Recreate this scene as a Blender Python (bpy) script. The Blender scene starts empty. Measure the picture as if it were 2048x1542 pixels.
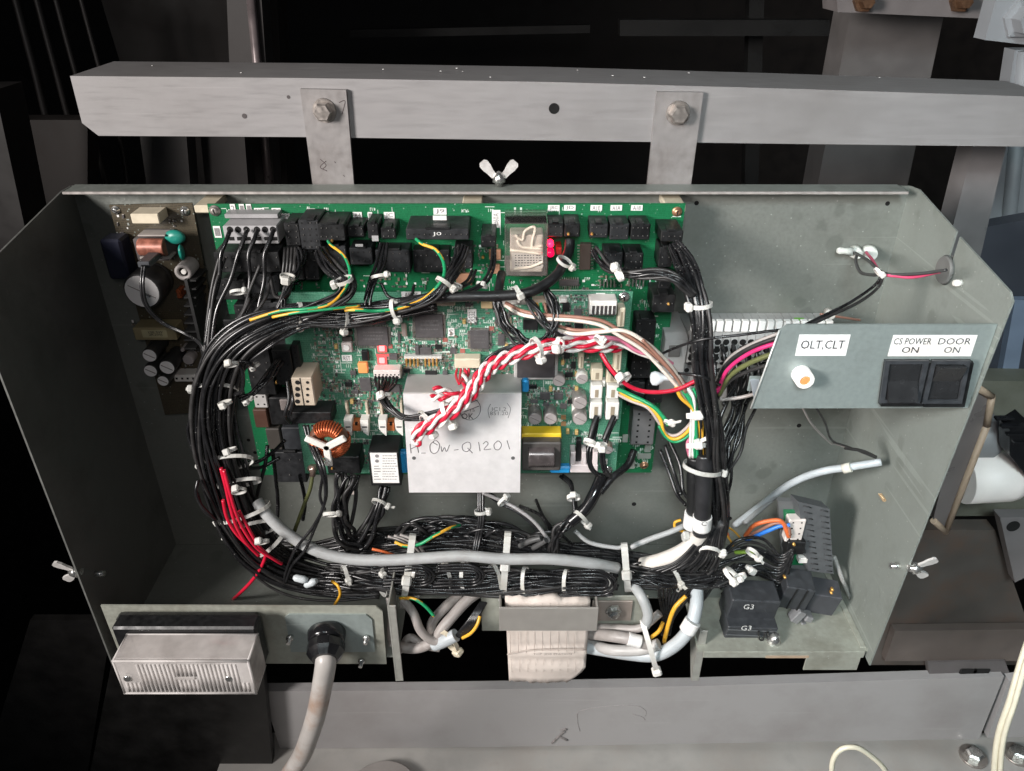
import bpy, bmesh, math, random
from mathutils import Vector, Matrix, Euler
random.seed(11)
SC = bpy.context.scene
COL = SC.collection
R = math.radians

# ------------------------------------------------------------------ camera
FPX, TH = 1547.0, R(30.6)            # focal length in photo pixels, downward pitch
CAM = Vector((0.0, -0.70, 0.0))
FW = Vector((0, math.cos(TH), -math.sin(TH)))
UP = Vector((0, math.sin(TH), math.cos(TH)))
cd = bpy.data.cameras.new('camera')
cd.sensor_width = 36.0; cd.lens = 36.0 * FPX / 2048.0
cd.clip_start = 0.01; cd.clip_end = 30
co = bpy.data.objects.new('camera', cd); COL.objects.link(co)
co.location = CAM; co.rotation_euler = (R(90) - TH, 0, 0)
SC.camera = co
# ------------------------------------------------------------------ light
w = bpy.data.worlds.new('World'); SC.world = w; w.use_nodes = True
bg = w.node_tree.nodes['Background']
bg.inputs[0].default_value = (0.80, 0.90, 1.0, 1); bg.inputs[1].default_value = 0.05
SC.view_settings.view_transform = 'Standard'; SC.view_settings.look = 'None'
SC.view_settings.exposure = 0.0; SC.view_settings.gamma = 1.0
def aim(o, a, b):
    o.location = a; o.rotation_euler = (Vector(b) - Vector(a)).to_track_quat('-Z', 'Y').to_euler()
def spot(name, a, b, energy, col, size, blend, rad):
    l = bpy.data.lights.new(name, 'SPOT'); l.energy = energy; l.color = col
    l.spot_size = R(size); l.spot_blend = blend; l.shadow_soft_size = rad
    o = bpy.data.objects.new(name, l); COL.objects.link(o); aim(o, a, b); return o
def area(name, a, b, energy, col, sx, sy):
    l = bpy.data.lights.new(name, 'AREA'); l.shape = 'RECTANGLE'; l.size = sx; l.size_y = sy
    l.energy = energy; l.color = col
    o = bpy.data.objects.new(name, l); COL.objects.link(o); aim(o, a, b); return o
spot('work_lamp', (-1.32, -1.22, 0.30), (0.52, 0.0, -0.50), 245, (1.0, 0.945, 0.91), 71, 1.0, 0.26)
spot('hand_lamp', (0.0, -0.82, 0.12), (0.18, 0.0, -0.54), 8.0, (1.0, 0.92, 0.89), 84, 1.0, 0.05)
c_ = area('cool_fill_light', (-0.10, -1.45, 0.70), (0.62, 0.0, -0.55), 2.2, (0.80, 0.96, 1.0), 0.4, 0.3); c_.data.spread = R(50)  # cool fill added for the right side, spread narrowed off the left wall

# ------------------------------------------------------------------ pixel -> place
def ray(px, py):
    return FW + Vector(((px - 1024) / FPX, 0, 0)) + UP * ((771 - py) / FPX)
def P(px, py, d=0.0):                 # point on the plane d metres in front of the box's back panel
    r = ray(px, py); return CAM + r * ((0.70 - d) / r.y)
def PZ(px, py, z):
    r = ray(px, py); return CAM + r * (z / r.z)
def PX(px, py, x):
    r = ray(px, py); return CAM + r * (x / r.x)
def mpp(p): return (Vector(p) - CAM).dot(FW) / FPX

# ------------------------------------------------------------------ materials
MATS = {}
def mat(name, col, rough=0.5, metal=0.0, var=0.12, scale=60.0, bump=0.0, spec=0.5, dirt=None, dirt_amt=0.0, dirt_scale=8.0, trans=0.0, emit=None, estr=0.0, stretch=None, coat=0.0, rvar=0.12, spots=None, scratch=None, specks=None):
    if name in MATS: return MATS[name]
    m = bpy.data.materials.new(name); m.use_nodes = True; MATS[name] = m
    nt = m.node_tree; N = nt.nodes; L = nt.links; b = N['Principled BSDF']
    tc = N.new('ShaderNodeTexCoord'); mp = N.new('ShaderNodeMapping'); L.new(tc.outputs['Object'], mp.inputs[0])
    if stretch: mp.inputs['Scale'].default_value = stretch
    nz = N.new('ShaderNodeTexNoise'); nz.inputs['Scale'].default_value = scale; nz.inputs['Detail'].default_value = 5
    L.new(mp.outputs[0], nz.inputs['Vector'])
    rp = N.new('ShaderNodeValToRGB'); L.new(nz.outputs['Fac'], rp.inputs[0])
    c = Vector(col)
    rp.color_ramp.elements[0].position = 0.3; rp.color_ramp.elements[1].position = 0.7
    rp.color_ramp.elements[0].color = (*(c * (1 - var)), 1); rp.color_ramp.elements[1].color = (*(c * (1 + var)), 1)
    out = rp.outputs[0]
    if dirt:
        n2 = N.new('ShaderNodeTexNoise'); n2.inputs['Scale'].default_value = dirt_scale; n2.inputs['Detail'].default_value = 8; n2.inputs['Roughness'].default_value = 0.65
        L.new(tc.outputs['Object'], n2.inputs['Vector'])
        r2 = N.new('ShaderNodeValToRGB'); L.new(n2.outputs['Fac'], r2.inputs[0])
        r2.color_ramp.elements[0].position = 0.48; r2.color_ramp.elements[0].color = (0, 0, 0, 1)
        r2.color_ramp.elements[1].position = 0.72; r2.color_ramp.elements[1].color = (dirt_amt,) * 3 + (1,)
        mx = N.new('ShaderNodeMixRGB'); L.new(r2.outputs[0], mx.inputs[0]); L.new(out, mx.inputs[1]); mx.inputs[2].default_value = (*dirt, 1)
        out = mx.outputs[0]
    if spots:
        vo = N.new('ShaderNodeTexVoronoi'); vo.inputs['Scale'].default_value = 46; vo.inputs['Randomness'].default_value = 1
        n3 = N.new('ShaderNodeTexNoise'); n3.inputs['Scale'].default_value = 70; n3.inputs['Detail'].default_value = 3; L.new(tc.outputs['Object'], n3.inputs['Vector'])
        mxv = N.new('ShaderNodeMixRGB'); mxv.inputs[0].default_value = 0.012; L.new(tc.outputs['Object'], mxv.inputs[1]); L.new(n3.outputs['Color'], mxv.inputs[2]); L.new(mxv.outputs[0], vo.inputs['Vector'])
        r4 = N.new('ShaderNodeValToRGB'); L.new(vo.outputs['Distance'], r4.inputs[0]); r4.color_ramp.elements[0].position = 0.30; r4.color_ramp.elements[0].color = (1, 1, 1, 1); r4.color_ramp.elements[1].position = 0.42; r4.color_ramp.elements[1].color = (0, 0, 0, 1)
        n5 = N.new('ShaderNodeTexNoise'); n5.inputs['Scale'].default_value = 11; L.new(tc.outputs['Object'], n5.inputs['Vector'])
        r5 = N.new('ShaderNodeValToRGB'); L.new(n5.outputs['Fac'], r5.inputs[0]); r5.color_ramp.elements[0].position = 0.50; r5.color_ramp.elements[1].position = 0.62; r5.color_ramp.elements[1].color = (.38, .38, .38, 1)
        m5 = N.new('ShaderNodeMixRGB'); m5.blend_type = 'MULTIPLY'; m5.inputs[0].default_value = 1; L.new(r4.outputs[0], m5.inputs[1]); L.new(r5.outputs[0], m5.inputs[2])
        m6 = N.new('ShaderNodeMixRGB'); L.new(m5.outputs[0], m6.inputs[0]); L.new(out, m6.inputs[1]); m6.inputs[2].default_value = (*spots, 1); out = m6.outputs[0]
        # pale dust specks
        v2 = N.new('ShaderNodeTexVoronoi'); v2.inputs['Scale'].default_value = 120; L.new(tc.outputs['Object'], v2.inputs['Vector'])
        r6 = N.new('ShaderNodeValToRGB'); L.new(v2.outputs['Distance'], r6.inputs[0]); r6.color_ramp.elements[0].position = 0.05; r6.color_ramp.elements[0].color = (.5, .5, .5, 1); r6.color_ramp.elements[1].position = 0.10; r6.color_ramp.elements[1].color = (0, 0, 0, 1)
        m7 = N.new('ShaderNodeMixRGB'); L.new(r6.outputs[0], m7.inputs[0]); L.new(out, m7.inputs[1]); m7.inputs[2].default_value = (.52, .54, .50, 1); out = m7.outputs[0]
    if scratch:
        for rot in ((.3, .5, .2), (.9, -.4, 1.1)):
            m8 = N.new('ShaderNodeMapping'); m8.inputs['Rotation'].default_value = rot; m8.inputs['Scale'].default_value = (3.5, 3.5, 110); L.new(tc.outputs['Object'], m8.inputs[0])
            n8 = N.new('ShaderNodeTexNoise'); n8.inputs['Scale'].default_value = 1.0; n8.inputs['Detail'].default_value = 1.5; L.new(m8.outputs[0], n8.inputs['Vector'])
            r8 = N.new('ShaderNodeValToRGB'); e8 = r8.color_ramp.elements; e8[0].position = .700; e8[0].color = (0, 0, 0, 1); e8[1].position = .712; e8[1].color = (scratch, scratch, scratch, 1); L.new(n8.outputs['Fac'], r8.inputs[0])
            m9 = N.new('ShaderNodeMixRGB'); L.new(r8.outputs[0], m9.inputs[0]); L.new(out, m9.inputs[1]); m9.inputs[2].default_value = (*(c * 1.5), 1); out = m9.outputs[0]
    if specks:
        v3 = N.new('ShaderNodeTexVoronoi'); v3.inputs['Scale'].default_value = 420; L.new(tc.outputs['Object'], v3.inputs['Vector'])
        r9 = N.new('ShaderNodeValToRGB'); L.new(v3.outputs['Distance'], r9.inputs[0]); r9.color_ramp.elements[0].position = .16; r9.color_ramp.elements[0].color = (.8, .8, .8, 1); r9.color_ramp.elements[1].position = .22; r9.color_ramp.elements[1].color = (0, 0, 0, 1)
        n9 = N.new('ShaderNodeTexNoise'); n9.inputs['Scale'].default_value = 28; L.new(tc.outputs['Object'], n9.inputs['Vector'])
        ra = N.new('ShaderNodeValToRGB'); L.new(n9.outputs['Fac'], ra.inputs[0]); ra.color_ramp.elements[0].position = .56; ra.color_ramp.elements[1].position = .60
        ma = N.new('ShaderNodeMixRGB'); ma.blend_type = 'MULTIPLY'; ma.inputs[0].default_value = 1; L.new(r9.outputs[0], ma.inputs[1]); L.new(ra.outputs[0], ma.inputs[2])
        mb_ = N.new('ShaderNodeMixRGB'); L.new(ma.outputs[0], mb_.inputs[0]); L.new(out, mb_.inputs[1]); mb_.inputs[2].default_value = (*specks, 1); out = mb_.outputs[0]
    L.new(out, b.inputs['Base Color'])
    mr = N.new('ShaderNodeMapRange'); L.new(nz.outputs['Fac'], mr.inputs[0])
    mr.inputs['From Min'].default_value = 0.3; mr.inputs['From Max'].default_value = 0.7
    mr.inputs['To Min'].default_value = max(0.03, rough - rvar); mr.inputs['To Max'].default_value = min(1, rough + rvar)
    L.new(mr.outputs[0], b.inputs['Roughness'])
    b.inputs['Metallic'].default_value = metal; b.inputs['Specular IOR Level'].default_value = spec
    if coat: b.inputs['Coat Weight'].default_value = coat
    if trans: b.inputs['Transmission Weight'].default_value = trans
    if emit: b.inputs['Emission Color'].default_value = (*emit, 1); b.inputs['Emission Strength'].default_value = estr
    if bump:
        bp = N.new('ShaderNodeBump'); bp.inputs['Strength'].default_value = bump; bp.inputs['Distance'].default_value = 0.002
        L.new(nz.outputs['Fac'], bp.inputs['Height']); L.new(bp.outputs[0], b.inputs['Normal'])
    return m

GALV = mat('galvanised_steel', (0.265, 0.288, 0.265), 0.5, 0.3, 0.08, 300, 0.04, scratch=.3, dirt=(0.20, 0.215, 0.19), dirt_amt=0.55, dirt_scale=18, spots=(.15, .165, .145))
GALVB_SHADED = mat('galvanised_back_shaded', (0.215, 0.228, 0.208), 0.5, 0.3, 0.08, 300, 0.04, scratch=.3, dirt=(0.15, 0.16, 0.14), dirt_amt=0.6, dirt_scale=16, spots=(.11, .12, .105))  # darker box steel: shade on back and left floor put into the colour
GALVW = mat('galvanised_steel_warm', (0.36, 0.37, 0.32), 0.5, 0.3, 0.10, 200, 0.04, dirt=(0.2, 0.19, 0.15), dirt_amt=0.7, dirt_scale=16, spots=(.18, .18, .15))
PLATE = mat('plated_steel', (0.29, 0.335, 0.325), 0.42, 0.35, 0.07, 260, 0.03, scratch=.35, dirt=(0.2, 0.22, 0.21), dirt_amt=0.5, dirt_scale=20)
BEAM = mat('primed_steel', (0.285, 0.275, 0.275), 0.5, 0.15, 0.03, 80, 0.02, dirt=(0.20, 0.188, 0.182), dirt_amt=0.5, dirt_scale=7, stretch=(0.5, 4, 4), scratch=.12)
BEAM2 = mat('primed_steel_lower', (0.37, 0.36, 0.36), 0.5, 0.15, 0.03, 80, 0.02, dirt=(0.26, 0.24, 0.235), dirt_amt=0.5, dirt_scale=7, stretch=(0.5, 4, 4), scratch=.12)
STRAP = mat('strap_steel', (0.27, 0.255, 0.25), 0.5, 0.2, 0.08, 120, 0.03, dirt=(0.14, 0.12, 0.11), dirt_amt=0.6, dirt_scale=22)
BOLT = mat('zinc_bolt', (0.42, 0.38, 0.35), 0.38, 0.75, 0.15, 200, 0.05)
CHROME = mat('bright_zinc', (0.62, 0.62, 0.6), 0.25, 0.9, 0.12, 150)
ALU = mat('aluminium', (0.80, 0.78, 0.78), 0.45, 0.25, 0.05, 150, 0.02, dirt=(0.62, 0.60, 0.60), dirt_amt=0.4, dirt_scale=20)
BLACKW = mat('black_pvc', (0.012, 0.012, 0.013), 0.29, 0, 0.3, 90, spec=0.55, specks=(.22, .22, .21))
BLACKW2 = mat('black_pvc_dusty', (0.024, 0.023, 0.023), 0.46, 0, 0.3, 90, spec=0.5, specks=(.20, .20, .19))
BLACKP = mat('black_plastic', (0.0095, 0.0098, 0.0105), 0.45, 0, 0.25, 150, 0.03)
BLACKG = mat('black_gloss', (0.01, 0.01, 0.011), 0.18, 0, 0.2, 60, spec=0.6)
GREYP = mat('charcoal_plastic', (0.036, 0.039, 0.044), 0.5, 0, 0.2, 150, 0.03)
VOID = mat('hole_black', (0.003, 0.003, 0.003), 0.9, 0, 0.2)
CHIP = mat('chip_epoxy', (0.085, 0.08, 0.082), 0.45, 0, 0.12, 300, 0.03)
TIN = mat('tinned', (0.5, 0.47, 0.43), 0.35, 0.8, 0.2, 400)
GOLD = mat('brass', (0.75, 0.42, 0.12), 0.3, 0.7, 0.15, 200)
WHITEP = mat('white_nylon', (0.72, 0.70, 0.66), 0.4, 0, 0.06, 120)
TIE = mat('tie_nylon', (0.50, 0.50, 0.475), 0.42, 0, 0.10, 90, dirt=(0.5, 0.46, 0.38), dirt_amt=0.6, dirt_scale=30)
CREAM = mat('cream_nylon', (0.62, 0.55, 0.42), 0.45, 0, 0.08, 120)
BEIGE = mat('beige_terminal', (0.50, 0.42, 0.33), 0.5, 0, 0.08, 120)
PAPERW = mat('label_paper', (0.78, 0.77, 0.75), 0.6, 0, 0.04, 80)
INK = mat('ink', (0.03, 0.03, 0.035), 0.6, 0, 0.3, 400)
PENCIL = mat('pencil_ink', (0.16, 0.15, 0.15), 0.6, 0, 0.4, 900)
INKG = mat('faint_ink', (0.22, 0.21, 0.21), 0.6, 0, 0.3, 900)
INKW = mat('white_ink', (0.65, 0.65, 0.63), 0.6, 0, 0.1, 300)
REDW = mat('red_pvc', (0.55, 0.012, 0.04), 0.35, 0, 0.1, 90)
PINKW = mat('pink_pvc', (0.58, 0.16, 0.25), 0.4, 0, 0.1, 90)
BROWNW = mat('brown_pvc', (0.30, 0.15, 0.11), 0.4, 0, 0.12, 90)
IVORYW = mat('ivory_pvc', (0.74, 0.66, 0.58), 0.4, 0, 0.08, 90)
WHITEW = mat('white_pvc', (0.72, 0.69, 0.66), 0.4, 0, 0.06, 90)
GREENW = mat('green_pvc', (0.015, 0.28, 0.11), 0.4, 0, 0.1, 90)
YELW = mat('yellow_pvc', (0.72, 0.38, 0.035), 0.4, 0, 0.1, 90)
ORANGEW = mat('orange_pvc', (0.72, 0.16, 0.05), 0.4, 0, 0.1, 90)
BLUEW = mat('blue_pvc', (0.03, 0.18, 0.62), 0.4, 0, 0.1, 90)
OLIVEW = mat('olive_pvc', (0.12, 0.13, 0.05), 0.4, 0, 0.12, 90)
GREYW = mat('grey_sheath', (0.36, 0.37, 0.37), 0.45, 0, 0.08, 60, dirt=(0.27, 0.26, 0.25), dirt_amt=0.7, dirt_scale=25)
GREYW2 = mat('warm_grey_sheath', (0.33, 0.30, 0.285), 0.45, 0, 0.10, 60, dirt=(0.2, 0.18, 0.16), dirt_amt=0.7, dirt_scale=25)
BLUEGREY = mat('pale_blue_sheath', (0.44, 0.475, 0.495), 0.4, 0, 0.06, 60, dirt=(0.33, 0.34, 0.34), dirt_amt=0.6, dirt_scale=25)
OFFWH = mat('offwhite_sheath', (0.66, 0.62, 0.57), 0.5, 0, 0.06, 60, dirt=(0.45, 0.4, 0.35), dirt_amt=0.7, dirt_scale=30)
COPPER = mat('copper_winding', (0.52, 0.13, 0.05), 0.3, 0.6, 0.25, 300)
ORANGEP = mat('orange_plastic', (0.48, 0.15, 0.05), 0.5, 0, 0.1)
YELTAPE = mat('yellow_tape', (0.75, 0.52, 0.03), 0.4, 0, 0.06, 90)
FERRITE = mat('ferrite', (0.075, 0.068, 0.064), 0.5, 0.1, 0.1, 150)
BLUEP = mat('blue_epoxy', (0.02, 0.25, 0.55), 0.35, 0, 0.1)
NAVY = mat('navy_film', (0.012, 0.014, 0.032), 0.45, 0, 0.1)
TEALP = mat('teal_epoxy', (0.015, 0.22, 0.17), 0.4, 0, 0.1)
KRAFT = mat('old_paper', (0.58, 0.51, 0.46), 0.75, 0, 0.06, 90, 0.05, dirt=(0.45, 0.38, 0.33), dirt_amt=0.5, dirt_scale=20)
TAN = mat('tan_rim', (0.38, 0.28, 0.20), 0.6, 0, 0.1)
DARKST = mat('dark_steel', (0.045, 0.042, 0.040), 0.55, 0.3, 0.2, 30, 0.03)
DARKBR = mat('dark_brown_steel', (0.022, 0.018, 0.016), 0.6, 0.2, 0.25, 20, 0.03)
MIDST = mat('mid_steel', (0.22, 0.21, 0.21), 0.5, 0.2, 0.1, 30, 0.03)
RUSTST = mat('rusty_steel', (0.085, 0.073, 0.065), 0.6, 0.1, 0.2, 25, 0.05, dirt=(0.13, 0.07, 0.045), dirt_amt=0.7, dirt_scale=14)
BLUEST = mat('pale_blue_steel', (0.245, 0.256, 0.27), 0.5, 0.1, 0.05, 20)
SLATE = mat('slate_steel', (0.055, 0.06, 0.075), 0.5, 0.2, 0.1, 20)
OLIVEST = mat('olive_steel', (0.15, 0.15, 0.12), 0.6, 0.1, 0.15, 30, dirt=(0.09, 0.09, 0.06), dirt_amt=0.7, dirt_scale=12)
GLASSC = mat('clear_acrylic', (0.95, 0.93, 0.92), 0.16, 0, 0.02, 30, trans=0.80, spec=0.5, rvar=0.05)
def thin_clear(name, tint, diff, gloss, rough):
    m = bpy.data.materials.new(name); m.use_nodes = True; nt = m.node_tree; N = nt.nodes; L = nt.links
    N.remove(N['Principled BSDF']); o = N['Material Output']
    t = N.new('ShaderNodeBsdfTransparent'); t.inputs[0].default_value = (*tint, 1)
    d = N.new('ShaderNodeBsdfDiffuse'); d.inputs[0].default_value = (.85, .82, .80, 1)
    tl = N.new('ShaderNodeBsdfTranslucent'); tl.inputs[0].default_value = (.85, .82, .80, 1)
    dm = N.new('ShaderNodeMixShader'); dm.inputs[0].default_value = .5; L.new(d.outputs[0], dm.inputs[1]); L.new(tl.outputs[0], dm.inputs[2])
    nz = N.new('ShaderNodeTexNoise'); nz.inputs['Scale'].default_value = 45; nz.inputs['Detail'].default_value = 3; tc = N.new('ShaderNodeTexCoord'); L.new(tc.outputs['Object'], nz.inputs['Vector'])
    mr = N.new('ShaderNodeMapRange'); mr.inputs['From Min'].default_value = .35; mr.inputs['From Max'].default_value = .65; mr.inputs['To Min'].default_value = diff * .75; mr.inputs['To Max'].default_value = diff * 1.25; L.new(nz.outputs['Fac'], mr.inputs[0])
    a = N.new('ShaderNodeMixShader'); L.new(mr.outputs[0], a.inputs[0]); L.new(t.outputs[0], a.inputs[1]); L.new(dm.outputs[0], a.inputs[2])
    g = N.new('ShaderNodeBsdfGlossy'); g.inputs['Roughness'].default_value = rough
    lw = N.new('ShaderNodeLayerWeight'); lw.inputs[0].default_value = gloss
    b = N.new('ShaderNodeMixShader'); L.new(lw.outputs['Fresnel'], b.inputs[0]); L.new(a.outputs[0], b.inputs[1]); L.new(g.outputs[0], b.inputs[2])
    L.new(b.outputs[0], o.inputs['Surface']); return m
CLEAR = thin_clear('clear_case', (.97, .96, .94), .05, .10, .08)
GLASSC = thin_clear('clear_acrylic', (.96, .95, .94), .58, .16, .07)
LENSF = thin_clear('ribbed_lens_face', (.94, .93, .92), .78, .16, .10)
RIBC = thin_clear('ribbed_acrylic', (.92, .90, .89), .95, .15, .12)
LEDR = mat('led_red', (0.8, 0.02, 0.05), 0.3, emit=(1.0, 0.004, 0.02), estr=14)
LEDR2 = mat('led_red_bright', (0.8, 0.1, 0.1), 0.3, emit=(1.0, 0.05, 0.05), estr=12)
LEDRD = mat('led_red_dim', (0.75, 0.01, 0.05), 0.3, emit=(1.0, 0.0, 0.08), estr=1.0)
LEDO = mat('lamp_orange', (0.9, 0.25, 0.1), 0.3, emit=(1.0, 0.16, 0.03), estr=0.7)
LAMPW = mat('lamp_white', (0.85, 0.83, 0.8), 0.35, emit=(1.0, 0.95, 0.9), estr=0.35)
EMBER = mat('amber_part_glow', (0.75, 0.30, 0.10), 0.4, emit=(1.0, 0.3, 0.1), estr=0.15)  # faint glow put into the colour; the part is no lamp

def board_mat(name, c0, c1, c2):
    m = bpy.data.materials.new(name); m.use_nodes = True; nt = m.node_tree; N = nt.nodes; L = nt.links; b = N['Principled BSDF']
    tc = N.new('ShaderNodeTexCoord'); sp = N.new('ShaderNodeSeparateXYZ'); cb = N.new('ShaderNodeCombineXYZ')
    L.new(tc.outputs['Object'], sp.inputs[0]); L.new(sp.outputs['X'], cb.inputs['X']); L.new(sp.outputs['Z'], cb.inputs['Y'])
    br = N.new('ShaderNodeTexBrick'); br.inputs['Scale'].default_value = 130; br.inputs['Mortar Size'].default_value = 0.035
    br.inputs['Mortar Smooth'].default_value = 0.4; br.offset = 0.37; br.squash = 0.6; br.squash_frequency = 3
    br.inputs['Color1'].default_value = (*c0, 1); br.inputs['Color2'].default_value = (*c1, 1); br.inputs['Mortar'].default_value = (*c2, 1)
    nd = N.new('ShaderNodeTexNoise'); nd.inputs['Scale'].default_value = 18; nd.inputs['Detail'].default_value = 1; L.new(cb.outputs[0], nd.inputs['Vector'])
    sn = N.new('ShaderNodeVectorMath'); sn.operation = 'SNAP'; sn.inputs[1].default_value = (.08, .08, .08); L.new(nd.outputs['Color'], sn.inputs[0])
    ad = N.new('ShaderNodeVectorMath'); ad.operation = 'ADD'; L.new(cb.outputs[0], ad.inputs[0]); L.new(sn.outputs[0], ad.inputs[1]); L.new(ad.outputs[0], br.inputs['Vector'])
    vo = N.new('ShaderNodeTexVoronoi'); vo.inputs['Scale'].default_value = 230; L.new(cb.outputs[0], vo.inputs['Vector'])
    rp = N.new('ShaderNodeValToRGB'); L.new(vo.outputs['Distance'], rp.inputs[0])
    rp.color_ramp.elements[0].position = 0.10; rp.color_ramp.elements[0].color = (0.75, 0.75, 0.75, 1)
    rp.color_ramp.elements[1].position = 0.17; rp.color_ramp.elements[1].color = (0, 0, 0, 1)
    nz = N.new('ShaderNodeTexNoise'); nz.inputs['Scale'].default_value = 26; L.new(cb.outputs[0], nz.inputs['Vector'])
    r3 = N.new('ShaderNodeValToRGB'); L.new(nz.outputs['Fac'], r3.inputs[0]); r3.color_ramp.elements[0].position = 0.43; r3.color_ramp.elements[1].position = 0.53
    mu = N.new('ShaderNodeMixRGB'); mu.blend_type = 'MULTIPLY'; mu.inputs[0].default_value = 1; L.new(rp.outputs[0], mu.inputs[1]); L.new(r3.outputs[0], mu.inputs[2])
    mx = N.new('ShaderNodeMixRGB'); L.new(mu.outputs[0], mx.inputs[0]); L.new(br.outputs['Color'], mx.inputs[1]); mx.inputs[2].default_value = (0.42, 0.48, 0.43, 1)
    L.new(mx.outputs[0], b.inputs['Base Color']); b.inputs['Roughness'].default_value = 0.38
    return m
PCBA = board_mat('green_solder_mask', (0.008, 0.135, 0.05), (0.006, 0.115, 0.042), (0.012, 0.155, 0.062))
PCBB = board_mat('green_solder_mask_pale', (0.055, 0.200, 0.125), (0.045, 0.170, 0.105), (0.11, 0.28, 0.19))
PCBC = board_mat('brown_green_board', (0.062, 0.055, 0.036), (0.05, 0.042, 0.028), (0.09, 0.07, 0.045))

# ------------------------------------------------------------------ objects
def wloc(o):
    v = Vector((0, 0, 0))
    while o is not None: v += o.location; o = o.parent
    return v
def tag(o, label, cat, group=None, kind=None):
    if label: o['label'] = label
    if cat: o['category'] = cat
    if group: o['group'] = group
    if kind: o['kind'] = kind
    return o
def thing(name, label, cat, loc, group=None):
    o = bpy.data.objects.new(name, None); COL.objects.link(o); o.location = loc
    o.empty_display_size = 0.01
    return tag(o, label, cat, group)
def link_mesh(name, me, m, parent):
    mats = m if isinstance(m, (list, tuple)) else [m]
    for x in mats: me.materials.append(x)
    o = bpy.data.objects.new(name, me); COL.objects.link(o)
    if parent is not None:
        off = wloc(parent); o.parent = parent
    else:
        lo = Vector((min(v.co[i] for v in me.vertices) for i in range(3))); hi = Vector((max(v.co[i] for v in me.vertices) for i in range(3)))
        off = Vector(((lo.x + hi.x) / 2, (lo.y + hi.y) / 2, lo.z)); o.location = off
    me.transform(Matrix.Translation(-off))
    return o
class MB:
    def __init__(s): s.v = []; s.f = []; s.mi = []; s.sm = []
    def add(s, vs, fs, mi=0, smooth=False):
        k = len(s.v); s.v += [tuple(v) for v in vs]
        for f in fs: s.f.append(tuple(k + i for i in f)); s.mi.append(mi); s.sm.append(smooth)
        return s
    def box(s, x0, x1, y0, y1, z0, z1, b=0.0, mi=0, mtx=None):
        x0, x1 = sorted((x0, x1)); y0, y1 = sorted((y0, y1)); z0, z1 = sorted((z0, z1))
        c = Vector(((x0 + x1) / 2, (y0 + y1) / 2, (z0 + z1) / 2)); h = Vector(((x1 - x0) / 2, (y1 - y0) / 2, (z1 - z0) / 2))
        return s.obox(c, h, None, b, mi)
    def obox(s, c, h, rot=None, b=0.0, mi=0):
        c = Vector(c); hx, hy, hz = h; b = min(b, hx * .45, hy * .45, hz * .45)
        S = [(a, bb, cc) for a in (-1, 1) for bb in (-1, 1) for cc in (-1, 1)]
        if b <= 0:
            vs = [Vector((a * hx, bb * hy, cc * hz)) for a, bb, cc in S]
            fs = [(0, 1, 3, 2), (4, 6, 7, 5), (0, 4, 5, 1), (2, 3, 7, 6), (0, 2, 6, 4), (1, 5, 7, 3)]
        else:
            vs = []; ix = {}
            for q in S:
                a, bb, cc = q
                ix[q, 0] = len(vs); vs.append(Vector((a * hx, bb * (hy - b), cc * (hz - b))))
                ix[q, 1] = len(vs); vs.append(Vector((a * (hx - b), bb * hy, cc * (hz - b))))
                ix[q, 2] = len(vs); vs.append(Vector((a * (hx - b), bb * (hy - b), cc * hz)))
            fs = []
            def fix(f, n):
                p = [vs[i] for i in f]; nn = (p[1] - p[0]).cross(p[2] - p[0])
                return f if nn.dot(n) > 0 else f[::-1]
            for ax in range(3):
                for sg in (-1, 1):
                    o1, o2 = [i for i in range(3) if i != ax]
                    f = []
                    for u, v in ((-1, -1), (1, -1), (1, 1), (-1, 1)):
                        q = [0, 0, 0]; q[ax] = sg; q[o1] = u; q[o2] = v; f.append(ix[tuple(q), ax])
                    n = Vector((0, 0, 0)); n[ax] = sg; fs.append(fix(tuple(f), n))
            for ax in range(3):
                o1, o2 = [i for i in range(3) if i != ax]
                for u in (-1, 1):
                    for v in (-1, 1):
                        q0 = [0, 0, 0]; q0[ax] = -1; q0[o1] = u; q0[o2] = v; q1 = list(q0); q1[ax] = 1
                        f = (ix[tuple(q0), o1], ix[tuple(q1), o1], ix[tuple(q1), o2], ix[tuple(q0), o2])
                        n = Vector((0, 0, 0)); n[o1] = u; n[o2] = v; fs.append(fix(f, n))
            for q in S: fs.append(fix((ix[q, 0], ix[q, 1], ix[q, 2]), Vector(q)))
        if rot is not None: vs = [rot @ v for v in vs]
        return s.add([c + v for v in vs], fs, mi)
    def lathe(s, a, b, prof, seg=16, mi=0, smooth=True, cap=True):   # prof: (fraction along a->b, radius)
        a = Vector(a); b = Vector(b); t = (b - a); L = t.length; t = t / L
        u = t.cross(Vector((0, 0, 1)))
        if u.length < 1e-3: u = t.cross(Vector((1, 0, 0)))
        u.normalize(); w_ = t.cross(u); vs = []; fs = []
        for fr, r in prof:
            for k in range(seg):
                an = 2 * math.pi * k / seg; vs.append(a + t * (fr * L) + (u * math.cos(an) + w_ * math.sin(an)) * r)
        for i in range(len(prof) - 1):
            for k in range(seg):
                k2 = (k + 1) % seg; fs.append((i * seg + k, i * seg + k2, (i + 1) * seg + k2, (i + 1) * seg + k))
        s.add(vs, fs, mi, smooth)
        if cap:
            n = len(s.v) - len(vs)
            s.f.append(tuple(n + k for k in range(seg))[::-1]); s.mi.append(mi); s.sm.append(False)
            s.f.append(tuple(n + (len(prof) - 1) * seg + k for k in range(seg))); s.mi.append(mi); s.sm.append(False)
        return s
    def cyl(s, a, b, r, seg=16, mi=0, r2=None, smooth=True):
        return s.lathe(a, b, [(0, r), (1, r if r2 is None else r2)], seg, mi, smooth)
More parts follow.
